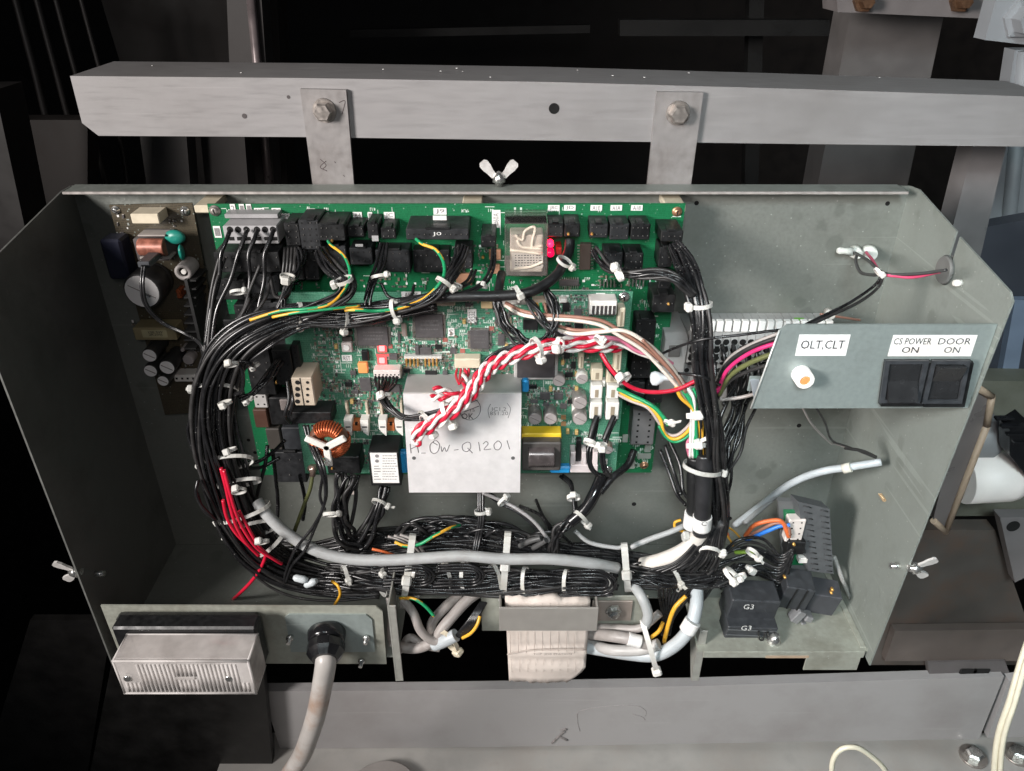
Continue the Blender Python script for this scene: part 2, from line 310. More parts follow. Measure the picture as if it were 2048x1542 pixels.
    def tube(s, pts, r, seg=7, mi=0, stripe=None, closed=False, caps=True):
        n = len(pts); pts = [Vector(p) for p in pts]; vs = []; fs = []; ref = None; mis = []
        for i in range(n):
            t = pts[min(i + 1, n - 1)] - pts[max(i - 1, 0)]
            if t.length < 1e-9: t = Vector((1, 0, 0))
            t.normalize()
            if ref is None:
                ref = t.cross(Vector((0, 1, 0)))
                if ref.length < 1e-3: ref = t.cross(Vector((0, 0, 1)))
            ref = ref - t * ref.dot(t); ref.normalize(); w_ = t.cross(ref)
            rr = r[i] if isinstance(r, (list, tuple)) else r
            for k in range(seg):
                an = 2 * math.pi * k / seg; vs.append(pts[i] + (ref * math.cos(an) + w_ * math.sin(an)) * rr)
        base = len(s.v); s.v += [tuple(v) for v in vs]
        for i in range(n - 1):
            for k in range(seg):
                k2 = (k + 1) % seg
                s.f.append((base + i * seg + k, base + i * seg + k2, base + (i + 1) * seg + k2, base + (i + 1) * seg + k)); s.sm.append(True)
                if stripe: 
                    ph = (k / seg + i * stripe) % 1.0; s.mi.append(1 if ph < 0.34 else 0)
                else: s.mi.append(mi)
        if caps:
            s.f.append(tuple(base + k for k in range(seg))[::-1]); s.mi.append(mi); s.sm.append(False)
            s.f.append(tuple(base + (n - 1) * seg + k for k in range(seg))); s.mi.append(mi); s.sm.append(False)
        return s
    def prism(s, poly, axis, a0, a1, mi=0):      # poly: 2-D points in the other two axes (x<y<z order), extruded along axis
        def mk(p, a):
            if axis == 0: return Vector((a, p[0], p[1]))
            if axis == 1: return Vector((p[0], a, p[1]))
            return Vector((p[0], p[1], a))
        n = len(poly); vs = [mk(p, a0) for p in poly] + [mk(p, a1) for p in poly]
        fs = [tuple(range(n)), tuple(range(2 * n - 1, n - 1, -1))] + [(i, n + i, n + (i + 1) % n, (i + 1) % n) for i in range(n)]
        return s.add(vs, fs, mi)
    def quad(s, a, b, c, d, mi=0): return s.add([a, b, c, d], [(0, 1, 2, 3)], mi)
    def build(s, name, m, parent=None, recalc=True, label=None, kind=None):
        me = bpy.data.meshes.new(name); me.from_pydata(s.v, [], s.f)
        me.polygons.foreach_set('material_index', s.mi); me.polygons.foreach_set('use_smooth', s.sm)
        if recalc:
            bm = bmesh.new(); bm.from_mesh(me); bmesh.ops.recalc_face_normals(bm, faces=bm.faces); bm.to_mesh(me); bm.free()
        me.update()
        o = link_mesh(name, me, m, parent)
        if label: o['label'] = label
        if kind: o['kind'] = kind
        return o
FONT_CACHE = {}
def text(parent, s, c, wid, hei, m, name='lettering', rot=0.0, proud=0.0004, tilt=None, shear=0.0):
    """letters standing on a face that looks towards -Y, centred on c, fitted into wid x hei metres"""
    cu = bpy.data.curves.new(name, 'FONT'); cu.body = s; cu.align_x = 'CENTER'; cu.align_y = 'CENTER'; cu.size = 1; cu.resolution_u = 2; cu.space_line = 0.8
    to = bpy.data.objects.new(name, cu); COL.objects.link(to)
    dg = bpy.context.evaluated_depsgraph_get(); me = bpy.data.meshes.new_from_object(to.evaluated_get(dg))
    bpy.data.objects.remove(to); bpy.data.curves.remove(cu)
    xs = [v.co.x for v in me.vertices]; ys = [v.co.y for v in me.vertices]
    if not xs: return None
    w0, h0 = max(xs) - min(xs), max(ys) - min(ys); cx, cy = (max(xs) + min(xs)) / 2, (max(ys) + min(ys)) / 2
    sx, sy = wid / w0, hei / h0
    Mx = Matrix.Translation(Vector(c) + Vector((0, -proud, 0))) @ (tilt or Matrix.Identity(4)) @ Matrix.Rotation(R(90), 4, 'X') @ Matrix.Rotation(rot, 4, 'Z') @ Matrix.Diagonal((sx, sy, 1, 1)) @ Matrix.Translation((-cx, -cy, 0))
    me.transform(Mx)
    return link_mesh(name, me, m, parent)

def spline(pts, step=None, n=10):
    """Catmull-Rom through tuples of any length; returns evenly spread samples"""
    p = [Vector(q) if len(q) <= 4 else q for q in pts]
    p = [p[0] + (p[0] - p[1])] + p + [p[-1] + (p[-1] - p[-2])]; out = []
    for i in range(1, len(p) - 2):
        for k in range(n):
            t = k / n; a, b, c, d = p[i - 1], p[i], p[i + 1], p[i + 2]
            out.append(0.5 * ((2 * b) + (c - a) * t + (2 * a - 5 * b + 4 * c - d) * t * t + (3 * b - a - 3 * c + d) * t ** 3))
    out.append(p[-2].copy()); return out
def path3(px):                         # list of (px, py, d) -> smooth 3-D points
    return [P(q[0], q[1], q[2]) for q in spline([Vector(a[:3]) for a in px])]
def wire(parent, px, wpx, m, name='wire', stripe=None, seg=7, label=None, n=10):
    pts = [P(q[0], q[1], q[2]) for q in spline([Vector(a[:3]) for a in px], n=n)]
    mid = pts[len(pts) // 2]; r = wpx * mpp(mid) / 2
    return MB().tube(pts, r, seg, stripe=stripe).build(name, m, parent, recalc=False, label=label)
def bundle(parent, px, N, wire_px, mats, flat=0.75, twist=0.5, jitter=0.5, seed=1, seg=6, ends=0.0):
    """N wires laid side by side along a path of (px, py, d, width_px)"""
    rnd = random.Random(seed)
    sm = spline([Vector(a) for a in px]); n = len(sm)
    pts = [P(q[0], q[1], q[2]) for q in sm]; wid = [q[3] for q in sm]
    lanes = []; g = 1.0
    rows = max(1, int(round(math.sqrt(N * flat))))
    # hexagonal lanes inside a unit ellipse
    cand = []
    k = math.sqrt(N / 0.80)
    st = 2.0 / k
    i = -int(k)
    while i <= k:
        j = -int(k)
        while j <= k:
            u = (j + 0.5 * (i % 2)) * st; v = i * st * 0.87
            cand.append((u * u + v * v, u, v)); j += 1
        i += 1
    cand.sort(); lanes = [(u, v) for _, u, v in cand[:N]]
    mx = max(math.hypot(u, v) for u, v in lanes) or 1.0
    made = []
    for q in range(N):
        u0, v0 = lanes[q][0] / max(mx, 1e-6), lanes[q][1] / max(mx, 1e-6)
        ph = [rnd.uniform(0, 6.28) for _ in range(4)]; fr = [rnd.uniform(0.6, 1.6) for _ in range(4)]
        m = mats[q % len(mats)] if not callable(mats) else mats(q, u0, v0, rnd)
        tr = []
        e0 = rnd.uniform(0, ends); i0 = int(e0 * n); i1 = n - int(rnd.uniform(0, ends) * n)
        for i in range(i0, i1):
            t = pts[min(i + 1, n - 1)] - pts[max(i - 1, 0)]; t.normalize()
            view = (CAM - pts[i]).normalized(); s_ = t.cross(view); s_.normalize(); nn = s_.cross(t)
            f = i / n; mp_ = mpp(pts[i]); hw = max(0.0, (wid[i] - wire_px)) * mp_ / 2
            an = twist * math.sin(f * 5 + seed); 
            jw = jitter * wire_px * mp_
            uu = u0 * math.cos(an) - v0 * math.sin(an); vv = u0 * math.sin(an) + v0 * math.cos(an)
            a = uu * hw + jw * math.sin(ph[0] + fr[0] * f * 14); b_ = vv * hw * flat + jw * 0.6 * math.sin(ph[1] + fr[1] * f * 14)
            tr.append(pts[i] + s_ * a + nn * b_)
        if len(tr) < 3: continue
        r = wire_px * mpp(pts[n // 2]) / 2 * rnd.uniform(.80, 1.12)
        stripe = None; mm = m
        if isinstance(m, tuple): stripe = 0.03; mm = list(m)
        made.append(MB().tube(tr, r, seg, stripe=stripe).build('wire', mm, parent, recalc=False))
    return made
def tie(parent, a, b, d, wpx=7, head='a', dep=0.6, m=None, hs=2.1, tail=5, back=True):
    """cable tie round a bundle: a, b = pixel ends of the band where it crosses, d = depth of the bundle's middle"""
    m = m or TIE
    A, B = P(a[0], a[1], d), P(b[0], b[1], d); c = (A + B) / 2; h = (B - A) * .45
    view = (CAM - c).normalized(); nn = view - h.normalized() * view.dot(h.normalized()); nn.normalize()
    tl_ = random.choice((-1, 1)) * random.uniform(.2, .6) * (wpx < 9.5); nn = Matrix.Rotation(tl_, 3, h) @ nn
    ax = h.cross(nn).normalized(); mp_ = mpp(c); hw = wpx * mp_ / 2; th = 1.6 * mp_; dp = h.length * dep + 2 * mp_
    h = h * (1 + 2 * mp_ / max(h.length, 1e-5))
    mb = MB(); seg = 26; ring = []
    for k in range(seg):
        t = 2 * math.pi * k / seg; o = h * math.cos(t) + nn * dp * math.sin(t); r_ = o.normalized()
        p = c + o
        ring.append([p - ax * hw, p + ax * hw, p + ax * hw + r_ * th, p - ax * hw + r_ * th])
    vs = [v for q in ring for v in q]; fs = []
    for k in range(seg):
        k2 = (k + 1) % seg
        for j in range(4): fs.append((k * 4 + j, k * 4 + (j + 1) % 4, k2 * 4 + (j + 1) % 4, k2 * 4 + j))
    mb.add(vs, fs)
    st = mb.build('cable_tie', m, parent)
    t = {'a': math.pi * 0.90, 'b': math.pi * 0.10, 'm': math.pi * 0.5}[head] if isinstance(head, str) else head
    o = h * math.cos(t) + nn * dp * math.sin(t); r_ = o.normalized(); tg = ax.cross(r_).normalized()
    rot = Matrix((tg, r_, ax)).transposed()
    hd = MB(); hsz = hs * wpx * mp_ / 2
    hd.obox(c + o + r_ * hsz * 0.55, (hsz, hsz * 0.75, hsz * 0.95), rot, hsz * 0.35)
    ho = hd.build('tie_head', m, st)
    if tail:
        tl = MB(); dr = (tg * random.uniform(-1, 1) * 0.4 + r_ * 0.9 + ax * random.uniform(-.3, .3)).normalized()
        tl.obox(c + o + r_ * hsz + dr * tail * mp_ * 0.5, (th * 0.6, tail * mp_ * 0.55, hw * 0.8), Matrix((dr.cross(ax).normalized(), dr, ax)).transposed())
        tl.build('tie_tail', m, st)
    return st
def connector(parent, r, d0, d1, m, name='connector', holes=None, hm=None, hole_px=4, bev=0.0008, label=None, pin=None, wall=None):
    """box standing on a board: r = pixel rectangle of its front face at depth d1; holes = (nx, ny) sockets in the front"""
    a, b = P(r[0], r[1], d1), P(r[2], r[3], d1)
    a2, b2 = P(r[2], r[1], d1), P(r[0], r[3], d1)
    x0 = (a.x + b2.x) / 2; x1 = (a2.x + b.x) / 2
    o = MB().box(x0, x1, -d0, -d1, a.z, b.z, bev).build(name, m, parent, label=label)
    if holes:
        nx, ny = holes; mb = MB(); hx = hole_px * mpp(a) / 2
        for i in range(nx):
            for j in range(ny):
                cx = x0 + (x1 - x0) * (i + 0.5) / nx; cz = a.z + (b.z - a.z) * (j + 0.5) / ny
                mb.box(cx - hx, cx + hx, -d1 - 0.0003, -d1 + 0.002, cz - hx, cz + hx)
        mb.build('sockets', hm or VOID, o, kind='stuff')
    if pin:
        c = P(pin[0], pin[1], d1 + 0.0004); MB().lathe(c + Vector((0, 0.001, 0)), c + Vector((0, -0.001, 0)), [(0, 0.0011), (.7, .0011), (1, .0006)], 10).build('brass_pin', GOLD, o)
    return o
def sticker(parent, r, d, s=None, m=None, ink=None, rot=0, name='label_sticker', fill=0.72):
    a, b = P(r[0], r[1], d), P(r[2], r[3], d); a2 = P(r[2], r[1], d); b2 = P(r[0], r[3], d)
    x0 = (a.x + b2.x) / 2; x1 = (a2.x + b.x) / 2
    o = MB().box(x0, x1, -d + 0.0002, -d - 0.0004, a.z, b.z).build(name, m or PAPERW, parent)
    if s:
        wv, hv = abs(x1 - x0), abs(a.z - b.z)
        if rot: wv, hv = hv, wv
        text(o, s, ((x0 + x1) / 2, -d - 0.0004, (a.z + b.z) / 2), wv * fill * 0.95, hv * fill, ink or INKG, rot=rot, proud=0.0003)
    return o
# ================================================================== SETTING: dark hoistway behind and around the box
def structure(name, mb, m):
    o = mb.build(name, m); o['kind'] = 'structure'; return o
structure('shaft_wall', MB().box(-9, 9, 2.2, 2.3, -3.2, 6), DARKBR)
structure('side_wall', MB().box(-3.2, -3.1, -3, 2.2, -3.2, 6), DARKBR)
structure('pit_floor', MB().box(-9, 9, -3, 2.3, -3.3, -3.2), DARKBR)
def post(name, px, Y0, dep, m, label, cat, lip=None, label2=None):
    """upright profile: px = four pixel corners (top-left, top-right, bottom-right, bottom-left) of its front face, seen at world Y0"""
    q = [P(x, y, -Y0) for x, y in px]; b = [v + Vector((0, dep, 0)) for v in q]
    mb = MB().add(q + b, [(0, 1, 2, 3), (7, 6, 5, 4), (0, 4, 5, 1), (1, 5, 6, 2), (2, 6, 7, 3), (3, 7, 4, 0)])
    o = mb.build(name, m); tag(o, label, cat); return o
# left side uprights, all in gloom
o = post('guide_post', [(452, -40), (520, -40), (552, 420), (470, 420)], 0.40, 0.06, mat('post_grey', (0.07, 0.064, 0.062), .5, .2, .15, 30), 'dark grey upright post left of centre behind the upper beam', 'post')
e = MB(); a0, a1 = P(498, -40, -0.395), P(542, 420, -0.395); e.tube([a0, a0.lerp(a1, .5), a1], 0.006, 8); e.build('bright_edge', mat('edge_steel', (0.30, 0.25, 0.25), .35, .4, .2, 40), o)
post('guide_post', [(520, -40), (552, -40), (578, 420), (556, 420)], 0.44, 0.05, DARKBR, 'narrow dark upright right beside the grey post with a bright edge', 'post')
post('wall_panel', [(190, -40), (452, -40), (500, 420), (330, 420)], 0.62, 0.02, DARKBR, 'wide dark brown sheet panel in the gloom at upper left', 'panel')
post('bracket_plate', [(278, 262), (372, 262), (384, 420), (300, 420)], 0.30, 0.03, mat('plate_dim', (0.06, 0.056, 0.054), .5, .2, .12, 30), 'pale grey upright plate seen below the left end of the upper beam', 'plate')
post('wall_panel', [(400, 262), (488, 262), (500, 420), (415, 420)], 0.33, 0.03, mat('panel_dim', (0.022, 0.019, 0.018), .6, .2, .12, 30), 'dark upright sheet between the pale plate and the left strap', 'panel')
hg = None
for k, (xa, xb) in enumerate([(70, 205), (112, 222), (150, 240), (200, 262)]):
    pts = [(xa - 45, -30, -0.42), (xa - 5, 120, -0.42), (xa + 45, 300, -0.42), (xb, 470, -0.42)]
    o = wire(None, pts, 16 - 2 * k, mat('hanging_cable', (0.022, 0.019, 0.018), .5, 0, .2, 40), 'hanging_cable')
    tag(o, ['thickest black cable hanging at the far upper left', 'second black cable hanging beside the thickest at upper left', 'third black hanging cable from the left edge', 'thinnest black hanging cable nearest the upper beam end'][k], 'cable', 'black cables hanging at upper left')
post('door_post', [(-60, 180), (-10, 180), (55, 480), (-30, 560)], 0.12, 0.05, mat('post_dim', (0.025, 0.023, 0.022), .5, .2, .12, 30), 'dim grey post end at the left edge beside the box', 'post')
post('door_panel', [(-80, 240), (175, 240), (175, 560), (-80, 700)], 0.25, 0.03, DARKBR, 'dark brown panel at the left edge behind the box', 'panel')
# black sheet under the lamp, lower left
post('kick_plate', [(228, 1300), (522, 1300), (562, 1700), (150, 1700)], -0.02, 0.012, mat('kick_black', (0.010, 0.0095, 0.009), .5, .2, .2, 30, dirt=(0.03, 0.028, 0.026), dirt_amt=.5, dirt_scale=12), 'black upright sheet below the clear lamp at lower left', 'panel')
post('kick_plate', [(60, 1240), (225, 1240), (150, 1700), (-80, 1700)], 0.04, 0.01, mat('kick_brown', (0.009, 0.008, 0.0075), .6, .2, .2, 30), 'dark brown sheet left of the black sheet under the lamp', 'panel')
# ---- right side background
post('channel_post', [(1702, 20), (1890, 20), (1800, 440), (1622, 440)], 0.42, 0.06, mat('post_warm', (0.13, 0.122, 0.12), .55, .1, .1, 30, dirt=(0.12, 0.11, 0.1), dirt_amt=.5), 'warm grey upright channel behind the right end of the upper beam', 'post')
o = post('cross_plate', [(1672, -50), (1995, -50), (1985, 38), (1675, 24)], 0.30, 0.05, mat('cross_pink', (0.17, 0.152, 0.15), .5, .1, .08, 30), 'pinkish grey cross plate with rusty nuts at the top right edge', 'plate')
for x, y in ((1725, 2), (1918, 2)):
    c = P(x, y, -0.30); MB().lathe(c, c + Vector((0, -.02, 0)), [(0, .012), (.4, .012), (.4, .008), (1, .007)], 6, smooth=False).build('rusty_nut', mat('rust', (0.10, 0.05, 0.025), .6, .3, .3, 200), o)
o = post('corner_plate', [(2000, -30), (2090, -30), (2075, 92), (1970, 80)], 0.05, 0.02, BLUEST, 'pale blue grey corner plate with a round bolt at the top right corner', 'plate')
c = P(2043, 36, -0.05); MB().lathe(c, c + Vector((0, -.02, 0)), [(0, .017), (.2, .017), (.25, .012), (1, .012)], 6, smooth=False).build('bolt', BLUEST, o)
o = post('side_post', [(1955, 262), (2020, 262), (1950, 560), (1878, 560)], 0.10, 0.03, MIDST, 'grey upright post behind the right end of the box', 'post')
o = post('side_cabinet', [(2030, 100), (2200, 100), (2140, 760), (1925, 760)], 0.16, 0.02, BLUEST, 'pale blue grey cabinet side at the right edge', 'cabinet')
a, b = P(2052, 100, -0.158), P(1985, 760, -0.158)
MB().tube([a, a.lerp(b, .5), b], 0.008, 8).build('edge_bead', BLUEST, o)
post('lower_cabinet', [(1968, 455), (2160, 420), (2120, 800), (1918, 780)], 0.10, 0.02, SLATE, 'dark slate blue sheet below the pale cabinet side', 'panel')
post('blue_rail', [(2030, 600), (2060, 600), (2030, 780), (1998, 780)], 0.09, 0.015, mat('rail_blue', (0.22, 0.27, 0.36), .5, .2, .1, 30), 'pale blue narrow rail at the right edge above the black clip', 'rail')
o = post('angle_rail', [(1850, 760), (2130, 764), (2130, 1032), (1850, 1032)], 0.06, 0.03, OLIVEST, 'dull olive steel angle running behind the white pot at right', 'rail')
# white pot / cylinder
a, b = P(1925, 958, 0.02), P(2035, 952, 0.02)
r_ = 50 * mpp(a)
tag(MB().lathe(a, b, [(0, r_), (.8, r_), (.93, r_ * .93), (1, r_ * .72)], 28).build('white_pot', mat('white_paint', (0.86, 0.80, 0.76), .45, 0, .04, 40)), 'large white rounded pot sticking out behind the right wall', 'pot')
a, b = P(1925, 870, 0.0), P(1990, 872, 0.0); r_ = 46 * mpp(a)
tag(MB().lathe(a, b, [(0, r_), (.8, r_), (1, r_ * .8)], 24).build('grey_pot', mat('grey_paint', (0.22, 0.22, 0.225), .5, 0, .06, 40)), 'grey rounded pot just above the white one', 'pot')
o = thing('cable_clip', 'glossy black ribbed clip with a white lead at the right edge', 'clip', P(2020, 880, 0.03))
m = MB(); c = P(2022, 862, 0.03); k = mpp(c)
m.prism([(P(x, y, .03).x, P(x, y, .03).z) for x, y in ((1998, 838), (2030, 818), (2048, 850), (2060, 930), (2040, 940), (1998, 888))], 1, -.03, -.05); m.build('clip_body', BLACKG, o)
for i in range(4):
    q = P(2008 + i * 11, 836 + i * 16, .05); MB().box(q.x - .009, q.x + .009, q.y - .003, q.y + .003, q.z - .0015, q.z + .0015, .0006).build('rib', BLACKG, o)
wire(o, [(2036, 925, .03), (2044, 935, .03), (2070, 960, .03)], 8, WHITEW, 'lead')
# gasketed frame standing outside the right wall
o = thing('gasket_frame', 'dark shallow panel with a tan rubber rim outside the right wall', 'panel', P(1930, 1000, 0.06))
def slab(px, X0, X1):
    q0 = [PX(x, y, X0) for x, y in px]; q1 = [Vector((X1, v.y, v.z)) for v in q0]; n = len(px)
    return MB().add(q0 + q1, [tuple(range(n)), tuple(range(2 * n - 1, n - 1, -1))] + [(i, n + i, n + (i + 1) % n, (i + 1) % n) for i in range(n)])
def xp(x, y, d): return P(x, y, d)
pl = [xp(1950, 772, .128), xp(1982, 792, .122), xp(1972, 850, .118), xp(1890, 1062, .104), xp(1866, 1040, .112), xp(1900, 900, .124)]
n = len(pl); m = MB(); bk = [v + Vector((.002, .014, 0)) for v in pl]
m.add(pl + bk, [tuple(range(n)), tuple(range(2 * n - 1, n - 1, -1))] + [(i, n + i, n + (i + 1) % n, (i + 1) % n) for i in range(n)]); m.build('dark_plate', mat('panel_dark', (0.17, 0.15, 0.145), .35, .1, .1, 30), o)
def seg_tube(mb, pts, r):
    for a_, b_ in zip(pts[:-1], pts[1:]): mb.tube([a_, a_.lerp(b_, .5), b_], r, 8)
    for a_ in pts[1:-1]: mb.lathe(a_ + Vector((0, 0, -r)), a_ + Vector((0, 0, r)), [(0, r * .3), (.25, r * .87), (.5, r), (.75, r * .87), (1, r * .3)], 8)
m = MB(); seg_tube(m, [v + Vector((0, -.001, 0)) for v in (pl[0], pl[1], pl[2], pl[3], pl[4])], .0032); m.build('rubber_rim', TAN, o, kind='stuff')
# lower right: old steel bracket work in gloom
post('rusty_web', [(1800, 1060), (1990, 1060), (2085, 1330), (1740, 1330)], 0.03, 0.02, RUSTST, 'brownish stained steel web behind the right wall at lower right', 'frame')
post('rusty_rail', [(1790, 1262), (2110, 1258), (2110, 1322), (1770, 1322)], 0.015, 0.012, mat('rail_rust', (0.12, 0.10, 0.09), .55, .2, .15, 30, dirt=(0.1, 0.07, 0.05), dirt_amt=.6), 'rust stained horizontal rail above the lower beam at right', 'rail')
o = post('rocker_plate', [(2000, 1035), (2090, 1035), (2080, 1140), (2030, 1165)], 0.0, 0.015, mat('rocker', (0.20, 0.185, 0.185), .5, .2, .1, 30), 'grey cam plate with an oval hole at the lower right edge', 'plate')
c = P(2026, 1052, 0.0); MB().lathe(c + Vector((0, .004, 0)), c + Vector((0, -.001, 0)), [(0, .0075), (1, .0075)], 18).build('oval_hole', VOID, o)
o = post('slot_plate', [(1855, 1325), (2010, 1322), (2030, 1375), (1862, 1375)], 0.012, 0.01, mat('slotp', (0.13, 0.12, 0.12), .5, .2, .1, 30), 'dark plate with black cut-outs just above the lower beam at right', 'plate')
for x in (1935, 1960):
    c = P(x, 1345, -0.012); MB().box(c.x - .012, c.x + .012, c.y - .002, c.y + .004, c.z - .012, c.z + .008, .003).build('cutout', VOID, o)

# ================================================================== STEEL BEAMS
def beam(px_top, px_bot, d, deps, m, label):
    """front face between two pixel polylines on plane d; deps = flange depth"""
    n = len(px_top); vt = [P(x, y, d) for x, y in px_top]; vb = [P(x, y, d) for x, y in px_bot]
    t2 = [v + Vector((0, deps, 0)) for v in vt]; th = 0.005
    ti = [v + Vector((0, deps, -th)) for v in vt]; bi = [v + Vector((0, th, 0)) for v in vb]; ci = [v + Vector((0, th, -th)) for v in vt]
    vs = vt + vb + t2 + ti + bi + ci; fs = []
    for i in range(n - 1):
        T, B, T2, TI, BI, CI = (k * n + i for k in range(6))
        for a, b in ((T, B), (B, BI), (BI, CI), (CI, TI), (TI, T2), (T2, T)): fs.append((a, a + 1, b + 1, b))
    for i in (0, n - 1): fs.append(tuple(k * n + i for k in (0, 1, 4, 5, 3, 2)))
    o = MB().add(vs, fs).build('steel_beam', m); return tag(o, label, 'beam', 'painted steel beams')
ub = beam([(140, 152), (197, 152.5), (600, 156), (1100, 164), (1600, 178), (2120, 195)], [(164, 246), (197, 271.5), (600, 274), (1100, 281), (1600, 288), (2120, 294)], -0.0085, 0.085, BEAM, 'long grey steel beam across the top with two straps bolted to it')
# clipped lower left corner is part of the outline: small wedge under the end
c = P(1108, 217, -0.0085); m = MB(); r_ = 10.5 * mpp(c); m.cyl(c + Vector((0, .004, 0)), c + Vector((0, -.0004, 0)), r_, 24); m.build('round_hole', VOID, ub)
for x, y, s in ((489, 232, 5), (577, 194, 3.5)):
    c = P(x, y, -0.0085); MB().cyl(c + Vector((0, .002, 0)), c + Vector((0, -.0003, 0)), s * mpp(c), 12).build('paint_chip', mat('chip_dark', (.07, .06, .06), .7), ub)
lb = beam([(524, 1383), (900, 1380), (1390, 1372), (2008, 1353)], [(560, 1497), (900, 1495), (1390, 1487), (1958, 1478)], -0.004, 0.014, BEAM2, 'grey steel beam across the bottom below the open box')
m = MB()
for pl in ([(1160, 1462), (1155, 1440), (1166, 1420), (1260, 1410), (1290, 1420), (1291, 1432)], [(1265, 1428), (1285, 1434), (1290, 1440)]): m.tube(spline([P(x, y, -0.0038) for x, y in pl], n=4), 0.0005, 5)
m.build('faint_outline', mat('faint_scuff', (0.29, 0.275, 0.27), .7, 0, .2, 300), lb, kind='stuff')
m = MB()
for pl in ([(1130, 1462), (1118, 1472), (1104, 1486)], [(1118, 1472), (1135, 1480)], [(1122, 1460), (1134, 1458)]): m.tube(spline([P(x, y, -0.0038) for x, y in pl], n=4), 0.002, 5)
m.build('dark_scuff', mat('scuff', (0.19, 0.175, 0.17), .7, 0, .4, 300), lb, kind='stuff')
for px, Y0, lab_ in (([(1240, 40), (1660, 40), (1660, 72), (1240, 72)], .9, 'faint horizontal rail in the dark behind the upper beam at right'), ([(700, 60), (1180, 50), (1180, 66), (700, 76)], 1.1, 'faint thin rail in the dark above the middle of the upper beam'), ([(1500, -40), (1530, -40), (1515, 420), (1488, 420)], 1.0, 'faint upright in the dark left of the warm grey channel')):
    post('dim_rail', px, Y0, .03, mat('rail_dim', (0.009, 0.0088, 0.0086), .6, .2, .2, 20), lab_, 'rail')
# ledge below the beam
zL = P(1000, 1497, -0.004).z
structure('ledge', MB().box(-0.42, 1.3, -0.6, 0.03, zL - 0.02, zL), mat('ledge_steel', (0.40, 0.39, 0.37), .55, .1, .1, 40, .03, dirt=(0.26, 0.22, 0.19), dirt_amt=.6, dirt_scale=10))
o = post('end_plate', [(2018, 1362), (2140, 1340), (2140, 1470), (1975, 1476)], 0.0, 0.012, BEAM2, 'grey beam end plate past the diagonal joint at lower right', 'plate')
for i, (x, y) in enumerate(((1946, 1514), (2034, 1510))):
    c = PZ(x, y, zL); k = mpp(c); o = thing('hex_bolt', ['zinc bolt with washer on the ledge left of the cream cable', 'zinc bolt with washer on the ledge at the right edge past the cream cable'][i], 'bolt', c, 'bolts on the ledge')
    MB().lathe(c, c + Vector((0, 0, .003)), [(0, 26 * k), (1, 26 * k)], 24).build('washer', BOLT, o)
    MB().lathe(c, c + Vector((0, 0, .012)), [(0.25, 17 * k), (.8, 17 * k), (1, 13 * k)], 6, smooth=False).build('bolt_head', CHROME, o)
c = PZ(765, 1602, zL); k = mpp(c); o = thing('white_dish', 'rim of a pale shallow dish on the ledge at the bottom edge', 'dish', c)
MB().lathe(c, c + Vector((0, 0, .016)), [(0, 45 * k), (.7, 68 * k), (.85, 74 * k), (1, 71 * k)], 40).build('dish', mat('dish_pale', (0.29, 0.27, 0.255), .5, 0, .06), o)
o = wire(None, [(2080, 1230, .18), (2050, 1300, .19), (2020, 1400, .2), (1995, 1480, .2), (1985, 1600, .2)], 13, mat('cream_pvc', (0.72, 0.68, 0.54), .45, 0, .05), 'twin_flex', n=14)
tag(o, 'cream twin flex hanging down the lower right edge', 'cable')
wire(o, [(2088, 1240, .185), (2058, 1306, .195), (2030, 1404, .205), (2006, 1484, .205), (1998, 1600, .205)], 11, MATS['cream_pvc'], 'second_core', n=14)
o = wire(None, [(1668, 1590, .2), (1664, 1530, .2), (1680, 1500, .2), (1712, 1495, .2), (1742, 1512, .2), (1770, 1540, .2), (1800, 1600, .2)], 11, MATS['cream_pvc'], 'flex_loop', n=14)
tag(o, 'cream flex bent into a small loop at the bottom right', 'cable')

# ================================================================== CONTROL BOX
XL, XR, ZT, ZF, FD = -0.402, 0.363, -0.2025, -0.635, 0.168
TK = 0.0016
box = thing('control_box', 'open galvanised steel control box full of circuit boards and wiring', 'control box', (-0.02, -0.08, ZF))
MB().box(XL, XR, 0.0, TK, ZF, ZT).build('back_panel', GALVB_SHADED, box)
m = MB(); m.box(XL + .004, XR - .012, -0.023, -0.0001, ZT, ZT + TK, .0004); m.build('top_flange', GALV, box)
m = MB(); m.box(XL + .004, XR - .012, -0.0245, -0.0229, ZT - .0006, ZT + TK + .0002, .0004); m.build('flange_lip', mat('raw_edge', (0.42, 0.39, 0.37), .45, .3, .15, 150), box)
# left wall: seen from inside, front edge leans with the camera only
ztop = lambda d: -0.2008 - (d - 0.017) * 0.168
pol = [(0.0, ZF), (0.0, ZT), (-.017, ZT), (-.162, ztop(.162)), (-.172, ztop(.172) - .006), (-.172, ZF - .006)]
MB().prism(pol, 0, XL - TK, XL).build('left_wall', mat('galv_shaded', (0.16, 0.165, 0.155), .55, .3, .1, 200, .04, dirt=(0.07, 0.07, 0.065), dirt_amt=.5, dirt_scale=12), box)  # same metal as the box; the wall's shade is put into this darker colour
gz = PX(1894, 540, XR).z; gd = -PX(1894, 540, XR).y
